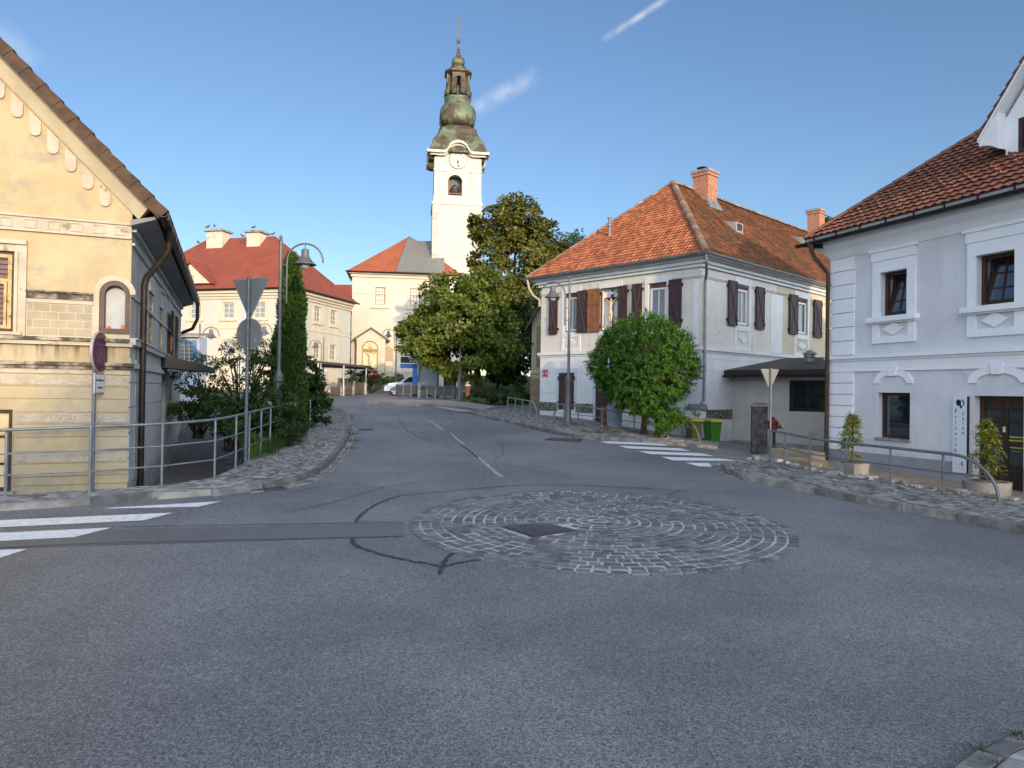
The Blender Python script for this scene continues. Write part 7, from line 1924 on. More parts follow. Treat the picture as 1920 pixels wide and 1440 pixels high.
for sg in (-1, 1):
    m = MB(); m.prism([V((-1.5, sg * .79, 1.02)), V((.72, sg * .81, 1.0)), V((.25, sg * .70, 1.36)), V((-1.2, sg * .69, 1.38))], (0, sg * .03, 0)); m.build('side_window', GLASS, CAR)
    m = MB(); m.tube([V((.55, sg * .86, 1.02)), V((.55, sg * 1.0, 1.04))], .07, 8); m.build('mirror', BLK, CAR)
    m = MB(); m.prism([V((1.62, sg * .62, .70)), V((1.99, sg * .58, .66)), V((1.95, sg * .58, .80)), V((1.6, sg * .62, .86))], (0, sg * .2, 0)); m.build('headlight', BULB, CAR)
    for x in (-1.25, 1.32):
        m = MB(); m.tube([V((x, sg * .70, .31)), V((x, sg * .885, .31))], .31, 20); wv = m.build('wheel', TYRE, CAR)
        m = MB(); m.tube([V((x, sg * .886, .31)), V((x, sg * .895, .31))], .07, 10)
        for j in range(5):
            a_ = 2 * pi * j / 5; m.tube([V((x, sg * .892, .31)), V((x + .2 * cos(a_), sg * .892, .31 + .2 * sin(a_)))], .03, 5)
        m.tube([V((x + .215 * cos(2 * pi * j / 20), sg * .89, .31 + .215 * sin(2 * pi * j / 20))) for j in range(21)], .022, 5)
        m.build('rim', M('alloy', (.6, .6, .6), rough=.35, metal=.8) if 'alloy' not in bpy.data.materials else bpy.data.materials['alloy'], wv)
m = MB(); m.prism([V((.66, -.66, 1.30)), V((1.08, -.74, 1.045)), V((1.08, .74, 1.045)), V((.66, .66, 1.30))], V((.02, 0, .03))); m.build('windscreen', GLASS, CAR)

# carport on posts by the palace
ca, cb, Yc = at(578, 680, 46), at(697, 686.5, 56), 50
q = at(600, 745, 46.5); q.z = base_z(q.x, q.y); CP = thing('carport', 'flat roofed carport on slim grey posts at the palace corner', 'carport', q, 0)
zr_ = at(600, 681, 46.5).z
m = MB(); P = [at(588, 680, 46), at(697, 687, 56), at(697, 687, 56) + V((-1.5, 4.5, 0)), at(575, 679, 46) + V((-5, 4.0, 0))]; P = [V((p_.x, p_.y, zr_ + .0)) for p_ in P]
m.prism(P, (0, 0, .16)); m.build('roof', M('carport_roof', (.10, .085, .075), (.13, .11, .10), 3, rough=.7), CP, world=True)
for (px_, Y_) in ((596, 46.4), (601, 46.6), (644, 50.0), (686, 54.5)):
    g_ = at(px_, 720, Y_); g_.z = base_z(g_.x, g_.y); m = MB(); m.tube([g_ - V((0, 0, .1)), V((g_.x, g_.y, zr_))], .075 if px_ != 601 else .04, 8); m.build('post', GALV, CP, world=True)
m = MB(); P2 = [V((p_.x, p_.y, zr_ - .0)) for p_ in (at(588, 680, 46), at(560, 679, 45.5))]; m.box(0, 0.01, 0, .01, 0, .01)
g_ = at(610.5, 745, 45.6); g_.z = base_z(g_.x, g_.y); PO = thing('bollard_pole', 'thin grey pole standing free in front of the carport', 'pole', g_, 0); m = MB(); hz = at(610.5, 696, 45.6).z - g_.z; m.tube([(0, 0, -.1), (0, 0, hz)], .06, 8); m.build('shaft', GALV, PO); m = MB(); m.lathe((0, 0, hz), [(.075, 0), (.06, .06)], 8); m.build('cap', WHITEF, PO)
for (x0, x1, y0, y1, Y_, lb) in ((613, 640, 732, 742, 49.2, 'dark brown planter fence with wire mesh under the carport roof'), (646, 662, 725, 737, 52, 'brown slatted gate panel between two carport posts'), (664, 684, 717, 727, 54.3, 'dark grey screen panel at the carport end')):
    a_, b2_ = at(x0, y1, Y_), at(x1, y1, Y_); z0 = base_z(a_.x, a_.y); zt_ = at(x0, y0, Y_).z
    t = thing('fence_panel', lb, 'fence', (a_.x, a_.y, z0), 0, 'fence panels at the carport'); w_ = b2_.x - a_.x
    m = MB(); m.box(0, w_, -.03, .03, .1, max(.6, zt_ - z0)); m.build('panel', M('dark_panel_wood', (.06, .045, .035), (.09, .065, .05), 5, rough=.8) if 'dark_panel_wood' not in bpy.data.materials else bpy.data.materials['dark_panel_wood'], t)
    for x in (0, w_): m = MB(); m.box(x - .05, x + .05, -.05, .05, 0, max(.7, zt_ - z0 + .1)); m.build('post', CONC, t)
# blue framed barred window of a low building behind the yellow house
q = at(366, 700, 33); LB = thing('low_blue_building', 'low pale building with a blue framed barred window behind the yellow house', 'building', (q.x, q.y, base_z(q.x, q.y)), math.radians(-3)); fl = Face(LB, 0, 0, 0)
r = (fl.px(337, 670)[0], fl.px(364, 670)[0], fl.px(350, 691)[1], fl.px(350, 640)[1]); e1 = fl.px(372, 670)[0]; zt_ = fl.px(350, 631)[1]
m = MB(); m.box(-7, e1, .08, .8, -.5, zt_); m.build('wall', M('lilac_shade_wall', (.42, .45, .50), (.46, .49, .54), 2, rough=.9), LB)  # bluish shade lying here is put into the wall colour
BF = M('blue_window_paint', (.10, .25, .45), rough=.5)
m = MB(); fl.box(m, r[0], r[1], r[2], r[3], .03, .07); wo_ = m.build('window', M('blue_grey_glass', (.10, .13, .18), rough=.1, spec=.6), LB)
m = MB(); fl.frame(m, r[0] - .12, r[1] + .06, r[2] - .1, r[3] + .05, .09, -.05, .08); m.build('frame', BF, wo_)
m = MB()
for i in range(1, 3): u = r[0] + (r[1] - r[0]) * i / 3; fl.box(m, u - .015, u + .015, r[2], r[3], -.03, .02)
for i in range(1, 7): z = r[2] + (r[3] - r[2]) * i / 7; fl.box(m, r[0], r[1], z - .012, z + .012, -.025, .015)
m.build('bars', M('cream_bars', (.55, .50, .40), rough=.6), wo_)
m = MB(); m.prism([V((-7.3, -.3, zt_)), V((e1 + .1, -.3, zt_)), V((e1 + .1, 1.0, zt_ + .15)), V((-7.3, 1.0, zt_ + .15))], (0, 0, .08)); m.build('roof', CONC, LB)
# ================================================================== PLANTS
def leafmat(name, c1, c2, c3, tr=.35, rough=.55):
    s = Mt(name, rough, spec=.25); i = s.island()
    col = s.mix(s.ramp(i, .0, .6), c1, c2); col = s.mix(s.ramp(i, .72, 1.0), col, c3)
    s.done(col)
    t = s.n.new('ShaderNodeBsdfTranslucent'); s.l.new(col, t.inputs[0]); mx = s.n.new('ShaderNodeMixShader'); mx.inputs[0].default_value = tr
    s.l.new(s.b.outputs[0], mx.inputs[1]); s.l.new(t.outputs[0], mx.inputs[2])
    o = next(n for n in s.n if n.type == 'OUTPUT_MATERIAL'); s.l.new(mx.outputs[0], o.inputs[0]); return s.m
LF_MAPLE = leafmat('maple_leaves', (.085, .13, .022), (.15, .19, .03), (.28, .28, .045), .4)
LF_LIME = leafmat('lime_tree_leaves', (.095, .105, .022), (.15, .15, .03), (.24, .21, .045), .4)
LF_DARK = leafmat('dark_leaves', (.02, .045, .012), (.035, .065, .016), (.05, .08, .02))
LF_BALL = leafmat('robinia_leaves', (.045, .118, .013), (.082, .19, .02), (.15, .28, .03))
LF_CYP = leafmat('thuja_foliage', (.03, .07, .012), (.05, .10, .016), (.10, .16, .025), .2)
LF_SHR = leafmat('shrub_leaves', (.03, .07, .016), (.05, .10, .022), (.09, .15, .03))
LF_IVY = leafmat('ivy_leaves', (.025, .06, .014), (.045, .09, .018), (.07, .12, .025))
LF_YEL = leafmat('golden_conifer', (.11, .14, .02), (.19, .22, .03), (.30, .30, .05), .3)
LF_FAR = leafmat('far_leaves', (.06, .10, .05), (.08, .13, .07), (.10, .15, .08))  # greyer green for the distant crowns
BARK = M('bark', (.055, .04, .03), (.09, .07, .05), 8, rough=.95, bump=.8, bsc=14)
def rvec(rn):
    while True:
        v = V((rn.uniform(-1, 1), rn.uniform(-1, 1), rn.uniform(-1, 1)))
        if .02 < v.length < 1: return v
def leaf(mb, p, d, n, L, W):
    d = d.normalized(); x = d.cross(n)
    if x.length < 1e-4: x = V((1, 0, 0))
    x.normalize(); n = x.cross(d)
    mb.add([p, p + d * L * .45 + x * W * .5 - n * W * .12, p + d * L, p + d * L * .45 - x * W * .5 - n * W * .12], [(0, 1, 2, 3)])
def clump_crown(mb, lobes, n_cl, n_lf, L, W, rn, cr=.30, shell=.62, droop=.25, flat_=.7):
    """lobes: (centre, (rx, ry, rz), weight); leaf clumps sit in the outer part of each lobe and leave gaps between"""
    tw = sum(l[2] for l in lobes); cl = []
    for c, r, w_ in lobes:
        for i in range(int(n_cl * w_ / tw)):
            u = rvec(rn).normalized(); k = shell + (1.04 - shell) * rn.random() ** .6
            q = V((c.x + u.x * r[0] * k, c.y + u.y * r[1] * k, c.z + u.z * r[2] * k)); cl.append((q, u, min(r) * cr * rn.uniform(.65, 1.25)))
    per = max(3, n_lf // max(1, len(cl)))
    for q, u, s_ in cl:
        ax = (u + V((0, 0, .35)) + rvec(rn) * .4).normalized()
        for j in range(per):
            o = rvec(rn); o = o * (o.length ** -.4) * s_; o.z *= flat_
            nrm = (ax * .9 + rvec(rn) * .8 + V((0, 0, .3))).normalized(); d = (rvec(rn) + u * .5 - V((0, 0, droop))).normalized()
            d = d - nrm * d.dot(nrm) * .7
            leaf(mb, q + o, d, nrm, L * rn.uniform(.7, 1.25), W * rn.uniform(.7, 1.2))
    return cl
def tree(name, label, base, lobes, n_cl, n_lf, L, W, mat, tr, seed, group=None, cr=.3, shell=.62, limbs=14, cat='tree', h0=None, droop=.25):
    rn = random.Random(seed); t = thing(name, label, cat, base, 0, group)
    m = MB(); cl = clump_crown(m, lobes, n_cl, n_lf, L, W, rn, cr, shell, droop); m.build('crown', mat, t, world=True)
    m = MB(); c = lobes[0][0]; top = V((c.x, c.y, c.z + lobes[0][1][2] * .35)); b_ = V(base)
    mid_ = [b_ + V((0, 0, -.3)), b_ + V((.0, 0, .15)), b_.lerp(top, .3) + V((.1, 0, 0)), b_.lerp(top, .65) + V((-.1, .1, 0)), top]
    m.tube(mid_, [tr * 1.5, tr * 1.1, tr * .85, tr * .5, tr * .15], 9)
    for q, u, s_ in rn.sample(cl, min(limbs, len(cl))):
        f = rn.uniform(.25, .7); a = b_.lerp(top, f); k = a.lerp(q, .5) + V((0, 0, .12 * (q - a).length)); m.tube([a, k, q], [tr * .42 * (1 - f * .5), tr * .22, tr * .05], 5)
    autosmooth(m.build('trunk', BARK, t, world=True), 60)
    return t
def gz(p, dz=0): return V((p.x, p.y, base_z(p.x, p.y) + dz))
# lawn bank beneath the trees
b = MB(); n = 16; bank = {}
for j in range(9):
    for i in range(n + 1):
        x0 = -3.2 + i * .62; y = 41.5 + j * 2.4 - max(0, (x0 - 1)) * .9; z = base_z(x0, y) + .02 + sstep(0, 1, j / 8) * 1.6
        b.v.append(V((x0, y, z)))
for j in range(8):
    for i in range(n): k = j * (n + 1) + i; b.f.append([k, k + 1, k + n + 2, k + n + 1]); b.m.append(0)
tag(b.build('grass_bank', GRASSY), kind='structure')
def bz(x, y): return base_z(x, y) + .02 + sstep(0, 1, max(0, min(1, (y + max(0, x - 1) * .9 - 41.5) / 19.2))) * 1.6
c1 = at(872, 588, 46); Yk = 46 / F
B1 = V((c1.x + 1.0, 46.3, bz(c1.x + 1, 46.3)))
tree('maple_tree', 'broad green maple overhanging the mesh fence in front of the church tower', B1,
     [(c1, (2.7, 2.5, 2.5), 3), (at(797, 627, 46), (1.75, 1.9, 1.7), 2), (at(845, 560, 46), (1.7, 1.7, 1.6), 1.2), (at(900, 550, 46.4), (1.9, 1.8, 1.6), 1.2), (at(925, 625, 46), (1.9, 1.9, 2.1), 2), (at(860, 660, 45.6), (2.4, 2.0, 1.6), 2), (at(770, 622, 46), (.85, .9, .7), .6), (at(905, 690, 45.6), (1.0, 1.0, .8), .6)],
     420, 25000, .27, .21, LF_MAPLE, .24, 11, cr=.29, shell=.5)
c2 = at(965, 500, 53)
tree('lime_tree', 'tall bronze green tree rising behind the maple beside the church tower', V((c2.x, 53, bz(c2.x, 53))),
     [(at(965, 505, 53), (2.9, 2.7, 4.3), 3), (at(965, 420, 53), (2.1, 2.0, 2.0), 1.5), (at(915, 480, 53), (1.6, 1.7, 2.4), 1.3), (at(1015, 460, 53), (1.3, 1.4, 2.0), 1), (at(1015, 555, 53), (2.0, 2.0, 2.6), 1.6), (at(940, 590, 53), (2.6, 2.3, 2.6), 1.6), (at(900, 425, 53), (.9, .9, 1.1), .5), (at(1045, 478, 53), (.8, .8, 1.1), .5)],
     420, 27000, .29, .23, LF_LIME, .28, 12, cr=.29, shell=.45)
c3 = at(968, 655, 49)
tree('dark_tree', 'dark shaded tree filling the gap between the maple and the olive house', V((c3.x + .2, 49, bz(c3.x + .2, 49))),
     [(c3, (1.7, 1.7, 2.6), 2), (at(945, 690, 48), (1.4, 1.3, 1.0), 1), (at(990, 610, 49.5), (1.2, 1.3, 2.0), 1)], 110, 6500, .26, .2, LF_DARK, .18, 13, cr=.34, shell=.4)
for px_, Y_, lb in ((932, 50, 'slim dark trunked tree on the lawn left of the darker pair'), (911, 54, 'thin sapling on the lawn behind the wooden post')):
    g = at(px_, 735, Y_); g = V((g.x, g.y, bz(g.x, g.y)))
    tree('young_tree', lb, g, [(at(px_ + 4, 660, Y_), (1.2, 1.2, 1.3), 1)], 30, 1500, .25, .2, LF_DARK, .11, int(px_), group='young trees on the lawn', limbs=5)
for px_, y_, Y_, r_, lb in ((1062, 462, 95, 3.2, 'greyish far tree top beside the tall bronze tree'), (1081, 463, 110, 1.6, 'small far tree tip above the red hip roof edge'), (1545, 425, 130, 2.2, 'distant dark treetop behind the right brick chimney')):
    c = at(px_, y_ + r_ * F / Y_ * .6, Y_); tree('far_tree', lb, V((c.x, c.y, base_z(c.x, c.y))), [(c, (r_, r_, r_ * 1.3), 1)], 60, 2500, .5, .4, LF_FAR, .25, int(px_), group='trees far behind the roofs', limbs=6)
# undergrowth at the lawn edge
def shrub(name, label, lobes, n_cl, n_lf, L, W, mat, seed, stems=10, base=None, cat='shrub', group=None, cr=.32, shell=.35, droop=.2):
    rn = random.Random(seed); c = lobes[0][0]; b_ = base or gz(c); t = thing(name, label, cat, b_, 0, group)
    m = MB(); cl = clump_crown(m, lobes, n_cl, n_lf, L, W, rn, cr, shell, droop); m.build('foliage', mat, t, world=True)
    m = MB()
    for q, u, s_ in rn.sample(cl, min(stems, len(cl))):
        a = b_ + V((rn.uniform(-.15, .15), rn.uniform(-.15, .15), -.05)); k = a.lerp(q, .55) + V((0, 0, .15 * (q - a).length)); m.tube([a, k, q], [.022, .016, .006], 5)
    m.build('stem', BARK, t, world=True); return t
shrub('shrub', 'low dark shrub at the lawn edge right of the wooden post', [(at(905, 750, 41), (.9, .7, .55), 1), (at(935, 755, 40), (.9, .6, .4), 1)], 40, 1500, .16, .11, LF_DARK, 31)
shrub('shrub', 'light green bush below the dark tree near the olive house', [(at(970, 745, 40), (.9, .7, .8), 1)], 30, 1100, .17, .12, LF_SHR, 32)
# column cypress
cy_ = at(541, 700, 21.2); g = gz(cy_); zt_ = at(545, 478, 21.2).z; rn = random.Random(5)
CYP = thing('cypress', 'tall narrow green column conifer behind the bell lamp', 'tree', g, 0)
m = MB(); hz = zt_ - g.z
for i in range(9500):
    f = rn.random() ** .85; z = f * hz; r = lerp([(0, .44), (.2, .47), (.45, .42), (.68, .36), (.85, .25), (.95, .13), (1, .03)], f) * (1.0 + .10 * sin(z * 5 + rn.random()))
    a = rn.uniform(0, 2 * pi); k = rn.uniform(.78, 1.06); u = V((cos(a), sin(a), 0)); p = g + u * r * k + V((.06 * f + .03 * sin(z * 2), 0, z))
    leaf(m, p, u * .55 + V((0, 0, .8)) + rvec(rn) * .45, (u * .4 + rvec(rn)).normalized(), rn.uniform(.10, .19), rn.uniform(.05, .09))
m.build('crown', LF_CYP, CYP, world=True)
m = MB(); m.tube([g - V((0, 0, .2)), g + V((0, 0, hz * .8))], [.09, .02], 7); m.lathe(g + V((0, 0, .2)), [(.28, 0), (.34, hz * .3), (.22, hz * .7), (.04, hz * .93)], 10); m.build('trunk', M('dark_core', (.03, .035, .015), (.045, .05, .02), 9, rough=.95), CYP, world=True)  # trunk with a solid dark core that closes gaps in the foliage
# garden shrubs of the left plot
shrub('shrub', 'dark bushy shrub in the alley mouth beside the black canopy', [(at(372, 715, 21), (.75, .9, .9), 2), (at(350, 760, 20.5), (.5, .6, .55), 1), (at(395, 775, 20), (.6, .6, .55), 1)], 70, 4200, .11, .05, LF_SHR, 41, 16)
shrub('shrub', 'tall airy shrub with long arching twigs before the palace wall', [(at(455, 700, 21), (1.1, .8, 1.0), 1), (at(475, 672, 21), (.8, .6, .55), .5), (at(440, 665, 21), (.9, .6, .6), .22), (at(500, 690, 21), (.7, .6, .8), .8)], 120, 3600, .12, .045, LF_SHR, 42, 40, cr=.22, shell=.2)
shrub('shrub', 'dense dark shrub below the give way sign behind the railing', [(at(430, 770, 18.5), (.75, .6, .6), 2), (at(480, 765, 18.5), (.75, .6, .7), 2), (at(520, 770, 18.3), (.6, .6, .75), 2), (at(450, 810, 17.6), (.6, .4, .4), 1)], 120, 6500, .10, .055, LF_IVY, 43, 16)
shrub('shrub', 'low fine leaved green bush behind the railing below the bell lamp', [(at(540, 800, 18.6), (.45, .4, .45), 1), (at(520, 818, 18), (.35, .35, .3), 1), (at(560, 790, 19.4), (.4, .4, .5), 1)], 60, 3600, .08, .03, LF_SHR, 44, 10)
shrub('ivy_bush', 'bulky ivy bush spilling over the short steep railing', [(at(582, 745, 23.2), (.5, .5, .75), 2), (at(597, 765, 23.2), (.42, .45, .5), 1.2), (at(573, 700, 23.2), (.4, .45, .6), 1), (at(560, 785, 20.6), (.3, .35, .4), .8)], 90, 4200, .13, .11, LF_IVY, 45, 8, cat='bush')
rn = random.Random(77)
def blades(name, label, px, py, Y, n_, h, spread, mat, cat='plant'):
    g_ = gz(at(px, py, Y)); t = thing(name, label, cat, g_, 0); m = MB()
    for i in range(n_):
        a = rn.uniform(0, 2 * pi); u = V((cos(a), sin(a), 0)); p = g_ + u * rn.random() * spread; H = h * rn.uniform(.6, 1.1); x = V((-u.y, u.x, 0)) * .012
        q = [p, p + u * H * .12 + V((0, 0, H * .6)), p + u * H * .4 + V((0, 0, H))]
        m.add([q[0] - x, q[0] + x, q[1] + x, q[2], q[1] - x], [(0, 1, 2, 4), (4, 2, 3)])
    m.build('leaves', mat, t, world=True); return t
blades('iris_clump', 'clump of upright sword shaped leaves behind the left railing', 477, 862, 16.6, 60, .75, .35, LF_BALL)
blades('iris_clump', 'smaller spiky leaf clump further along the left railing by the lamp', 506, 850, 17.2, 50, .6, .3, LF_SHR)
# retaining wall of the garden along the alley
E1 = LH_P[2]; E2 = LH_P[3]; o_ = V((LH_P[0], LH_P[1], 0))
gw = thing('garden_wall', 'dark concrete retaining wall between the sunken alley and the garden shrubs', 'wall', gz(o_ + E1 * 2.3 + E2 * 4.6), LH_A)
m = MB()
p0, p1 = o_ + E1 * 2.25 + E2 * 4.6, o_ + E1 * 2.25 + E2 * 13
q = [p0, p1, p1 + E1 * .25, p0 + E1 * .25]
m.hexa([onz(v, -1.2) for v in (q[0], q[3], q[2], q[1])] + [onz(v, .10) for v in (q[0], q[3], q[2], q[1])]); m.build('masonry', M('dark_concrete', (.09, .085, .075), (.14, .13, .115), 3, rough=.95, bump=.4, bsc=20), gw, world=True)
m = MB(); q = [p0 - E1 * .03, p1 - E1 * .03, p1 + E1 * .28, p0 + E1 * .28]; m.hexa([onz(v, .10) for v in (q[0], q[3], q[2], q[1])] + [onz(v, .15) for v in (q[0], q[3], q[2], q[1])]); m.build('coping', CONC, gw, world=True)
b = MB(); na_ = 20
for i in range(na_):
    for j in range(6):
        p = o_ + E1 * (.02 + 2.2 * j / 5) + E2 * (.3 + 15 * i / (na_ - 1)); b.v.append(V((p.x, p.y, T(p.x, p.y) + .012)))
for i in range(na_ - 1):
    for j in range(5): k = i * 6 + j; b.f.append([k, k + 1, k + 7, k + 6]); b.m.append(0)
tag(b.build('alley_paving', M('dark_plank_paving', (.085, .08, .07), (.15, .14, .125), 4, rough=.9, bump=.5, bsc=18, stretch=(1, 6, 1))), kind='structure')
# ball robinia
cb = at(1207, 683, 24.4); g = gz(cb); rn = random.Random(9); RB_ = thing('ball_tree', 'round clipped ball crowned green tree in front of the shuttered house', 'tree', g, 0)
rx, rz_ = 107 * 24.4 / F, 98 * 24.4 / F
m = MB()
for i in range(1150):
    u = rvec(rn).normalized(); bl = 1 + .05 * sin(u.x * 7 + 1) * sin(u.z * 6 + 2) + .04 * sin(u.y * 9 + u.z * 8)
    if u.z < -.55: u.z *= .8; u.normalize()
    k = rn.uniform(.84, 1.0) * bl
    low = 1 - .14 * max(0, -u.z)
    tip = cb + V((u.x * rx * k * low, u.y * rx * k * low, u.z * rz_ * k))
    d = (u + V((0, 0, .1)) + rvec(rn) * .5).normalized(); Ls = rn.uniform(.25, .4)
    for j in range(22):                      # a spray of hanging leaflets
        f = rn.random(); q = tip - d * Ls * (1 - f) + rvec(rn) * .05
        a = rvec(rn); dr = (a + u * .7 - V((0, 0, .55))).normalized(); leaf(m, q, dr, (u + V((0, 0, .8)) + rvec(rn) * .5).normalized(), rn.uniform(.11, .20), rn.uniform(.035, .06))
m.build('crown', LF_BALL, RB_, world=True)
m = MB(); m.lathe(V((cb.x, cb.y, cb.z)), [(rx * .05, -rz_ * .6), (rx * .42, -rz_ * .5), (rx * .58, -rz_ * .2), (rx * .60, rz_ * .1), (rx * .48, rz_ * .4), (rx * .25, rz_ * .56), (.02, rz_ * .6)], 16); autosmooth(m.build('dark_core', M('core_shade', (.02, .035, .008), (.035, .055, .012), 12, rough=.95), RB_, world=True), 80)  # opaque dark core, the crown's inner shade put into its colour
m = MB(); m.tube([g - V((0, 0, .2)), g + V((.05, 0, .6)), g + V((.0, 0, cb.z - g.z - rz_ * .3))], [.13, .10, .09], 9)
for i in range(12):
    a = i * 2.4; m.tube([V((cb.x, cb.y, cb.z - rz_ * .55)), cb + V((cos(a) * rx * .35, sin(a) * rx * .35, -.1)), cb + V((cos(a) * rx * .75, sin(a) * rx * .75, rz_ * (.1 + .4 * sin(i))))], [.05, .035, .012], 5)
m.build('trunk', BARK, RB_, world=True)
shrub('robinia_sucker', 'loose leafy shrub growing under the ball tree behind the railing', [(at(1235, 775, 23.6), (.6, .5, .32), 1.5), (at(1275, 778, 23.8), (.5, .4, .33), 1), (at(1240, 798, 23.4), (.4, .3, .25), .8)], 70, 2100, .15, .05, LF_BALL, 51, 14)
# potted golden conifers before the salon
def potted(px, ybase, ytop, dz, wpx, label, seed, round_=False, Y=None):
    g_ = ground(px, ybase, .03) if Y is None else gz(at(px, ybase, Y), .03)
    t = thing('potted_conifer', label, 'potted plant', g_, RH_A + .1, 'golden conifers by the salon'); rn = random.Random(seed)
    H = at(px, ytop, g_.y).z - g_.z; ph = .30; W_ = wpx * g_.y / F / 2
    m = MB()
    if round_: m.lathe((0, 0, 0), [(.34, 0), (.40, .05), (.42, ph), (.36, ph), (.34, ph - .06)], 20); autosmooth(m.build('planter', CONC, t), 40)
    else:
        m.hexa([V((-.24, -.24, 0)), V((.24, -.24, 0)), V((.24, .24, 0)), V((-.24, .24, 0)), V((-.27, -.27, ph)), V((.27, -.27, ph)), V((.27, .27, ph)), V((-.27, .27, ph))]); m.build('planter', CONC, t)
    m = MB(); m.lathe((0, 0, 0), [(.26, ph + .003), (.24, ph + .02)], 16); m.build('soil', SOIL, t)
    m = MB(); m.tube([V((0, 0, ph)), V((.02, 0, H * .6)), V((0, .02, H * .96))], [.03, .02, .006], 6); m.build('stem', BARK, t)
    m = MB()
    for i in range(70):
        f = rn.random() ** .9; z = ph + .12 + f * (H - ph - .15); r = W_ * (1.05 - f) ** .75 * rn.uniform(.55, 1.12) + .05; a = rn.uniform(0, 2 * pi); u = V((cos(a), sin(a), 0))
        p0 = V((0, 0, z)); p1 = p0 + u * r + V((0, 0, r * .35 - .05))
        for j in range(26):
            k = rn.random() ** .6; q = p0.lerp(p1, k) + V((0, 0, -.10 * k * k)) + rvec(rn) * (.045 + .03 * k)
            leaf(m, q, (u * .8 + rvec(rn) * .8 - V((0, 0, .35))), (V((0, 0, 1)) + rvec(rn) * .7).normalized(), rn.uniform(.05, .11), rn.uniform(.022, .04))
    m.build('foliage', LF_YEL, t); return t
potted(1597, 895, 770, .03, 50, 'small golden conifer in a square stone planter by the salon downpipe', 61, Y=16.6)
potted(1850, 929, 781, .03, 62, 'larger golden conifer in a round planter at the salon door', 62, True, Y=14.2)
# flower beds and hedges by the church lane
shrub('shrub', 'dark green shrub with long sprays behind the carport posts', [(at(668, 712, 57), (1.0, .9, .9), 1), (at(682, 716, 57), (.7, .8, .8), 1)], 50, 2200, .2, .07, LF_SHR, 71)
shrub('hedge', 'long strip of green bedding plants on the wall below the church', [(at(700, 711, 62.5), (1.6, .5, .35), 1), (at(725, 709, 62.5), (1.8, .5, .4), 1), (at(757, 709, 62.5), (1.2, .5, .4), .7)], 60, 2200, .2, .12, LF_BALL, 72, cat='hedge')
RF = leafmat('red_blossom', (.20, .025, .03), (.28, .04, .05), (.34, .08, .09)); WF = leafmat('white_blossom', (.6, .55, .5), (.7, .66, .6), (.62, .45, .45))
shrub('flowering_shrub', 'red flowered bush at the right end of the carport', [(at(696, 702, 58), (.7, .5, .5), 1)], 16, 500, .2, .14, RF, 73)
shrub('flowering_shrub', 'pale pink flowering bush between the ivy and the carport posts', [(at(606, 728, 43), (.35, .4, .75), 1)], 26, 900, .14, .1, WF, 74)
shrub('flower_clump', 'tuft of small white flowers at the end of the left railing', [(gz(at(598, 813, 18.6), .08), (.28, .2, .10), 1)], 10, 260, .05, .04, WF, 75, 4)
# weeds in the joints: stuff
wd = MB(); rn = random.Random(88)
def tuft(p, n_, h, s_):
    for i in range(n_):
        a = rn.uniform(0, 2 * pi); u = V((cos(a), sin(a), 0)); q = p + u * rn.random() * s_; x = V((-u.y, u.x, 0)) * .007; H = h * rn.uniform(.5, 1.2)
        wd.add([q - x, q + x, q + u * H * .5 + V((0, 0, H))], [(0, 1, 2)])
for px_, py_, n_, h_, s_ in ((1100, 812, 60, .14, .5), (1128, 814, 90, .2, .6), (1150, 812, 60, .15, .5), (1090, 801, 30, .15, .25), (1049, 790, 40, .25, .2), (1077, 799, 40, .14, .3), (663, 815, 50, .1, .35), (662, 828, 50, .1, .3), (658, 842, 40, .08, .25), (290, 938, 14, .08, .06), (1838, 1400, 30, .03, .06), (1856, 1428, 34, .03, .06), (1905, 1374, 40, .035, .08), (900, 776, 30, .15, .3), (1210, 823, 30, .1, .6), (1000, 930, 0, .05, .1)):
    tuft(onz(ground(px_, py_, .05), .06 if py_ < 1300 else .03), n_, h_, s_)
for i in range(60): 
    k = rn.randrange(len(E_)); tuft(onz(E_[k], .13), 5, .07, .1)
tag(wd.build('weeds', LF_SHR), kind='stuff')
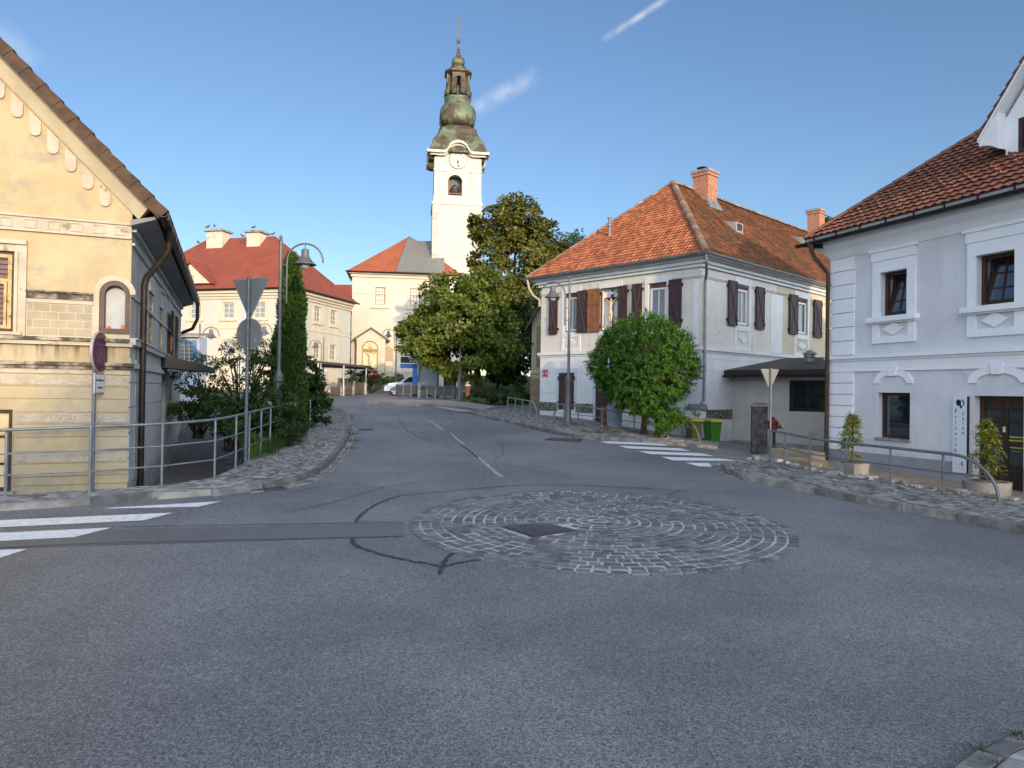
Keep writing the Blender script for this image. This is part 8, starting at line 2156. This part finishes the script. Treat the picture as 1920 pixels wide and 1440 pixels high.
# pigeons on the palace roof
def pigeon(px, py, Y, rz, label):
    p = at(px, py, Y); t = thing('pigeon', label, 'bird', p, rz, 'pigeons on the palace roof')
    m = MB(); m.tube([(-.26, 0, .12), (-.14, 0, .15), (-.05, 0, .17), (.06, 0, .19), (.12, 0, .24), (.14, 0, .31), (.19, 0, .33), (.235, 0, .32), (.27, 0, .31)], [.02, .05, .085, .09, .06, .045, .05, .03, .005], 10); autosmooth(m.build('body', M('pigeon_grey', (.05, .05, .055), (.09, .09, .095), 12, rough=.7) if 'pigeon_grey' not in bpy.data.materials else bpy.data.materials['pigeon_grey'], t), 80)
    for sg in (-1, 1): m = MB(); m.tube([(.02, sg * .035, 0), (.03, sg * .035, .12)], .01, 4); m.build('leg', OLDWOOD, t)
for a_ in ((389, 429, 62, 0, 'dark pigeon on the left end of the wide palace chimney cap'), (402, 427.5, 62, 2, 'dark pigeon in the middle of the wide palace chimney cap'), (475, 430, 62.5, 1, 'lone dark pigeon on the narrow palace chimney'), (455, 446, 63, 3, 'dark pigeon on the roof ridge between the palace chimneys'), (511, 442.5, 64, .5, 'dark pigeon at the right hand tip of the palace ridge'), (372, 458, 64, 2.5, 'dark pigeon on the sloping left hip of the palace roof')): pigeon(*a_)

# ================================================================== unseen ridge added behind the camera to keep the sun off the square
hl = MB(); e_ = V((-SUN.y, SUN.x, 0)); f_ = V((SUN.x, SUN.y, 0)); rn = random.Random(3)
qs = [-260, -180, -120, -70, -40, -25, -16, -10, -6, -3, -1.5, -.5, .5, 2, 4, 7, 10, 11.5, 12.9, 13.4, 14.2, 14.7, 17.5, 20, 26, 35, 50, 80, 120, 180, 260]
def crest(q):
    return lerp([(-260, 20), (-120, 31), (-40, HB), (-2.0, HB), (.2, HA), (12.9, HA), (13.4, HG), (14.2, HG), (14.7, HA), (40, HA), (120, 34), (260, 22)], q)  # dip in the crest shaped to let a strip of sun through
HP = 150; HA, HB, HG = 3.9 + TE * (30 + HP), 2.4 + TE * (14 + HP), -1 + TE * (4 + HP)
for j, (dp, k) in enumerate(((-35, 0), (-24, .45), (-8, .85), (0, 1.0), (12, .97), (60, .9), (160, .3), (240, 0))):
    for q in qs:
        p = e_ * q + f_ * (HP + dp); z = base_z(p.x, p.y) - 1 + k * (crest(q) - base_z(p.x, p.y)) + (rn.uniform(-1, 1) if 0 < k < .8 else 0); hl.v.append(V((p.x, p.y, z)))
nq_ = len(qs)
for j in range(7):
    for i in range(nq_ - 1): k = j * nq_ + i; hl.f.append([k, k + 1, k + nq_ + 1, k + nq_]); hl.m.append(0)
tag(hl.build('sun_blocker', M('sun_blocker_green', (.05, .075, .03), (.09, .11, .045), .2, rough=.95)), kind='structure')
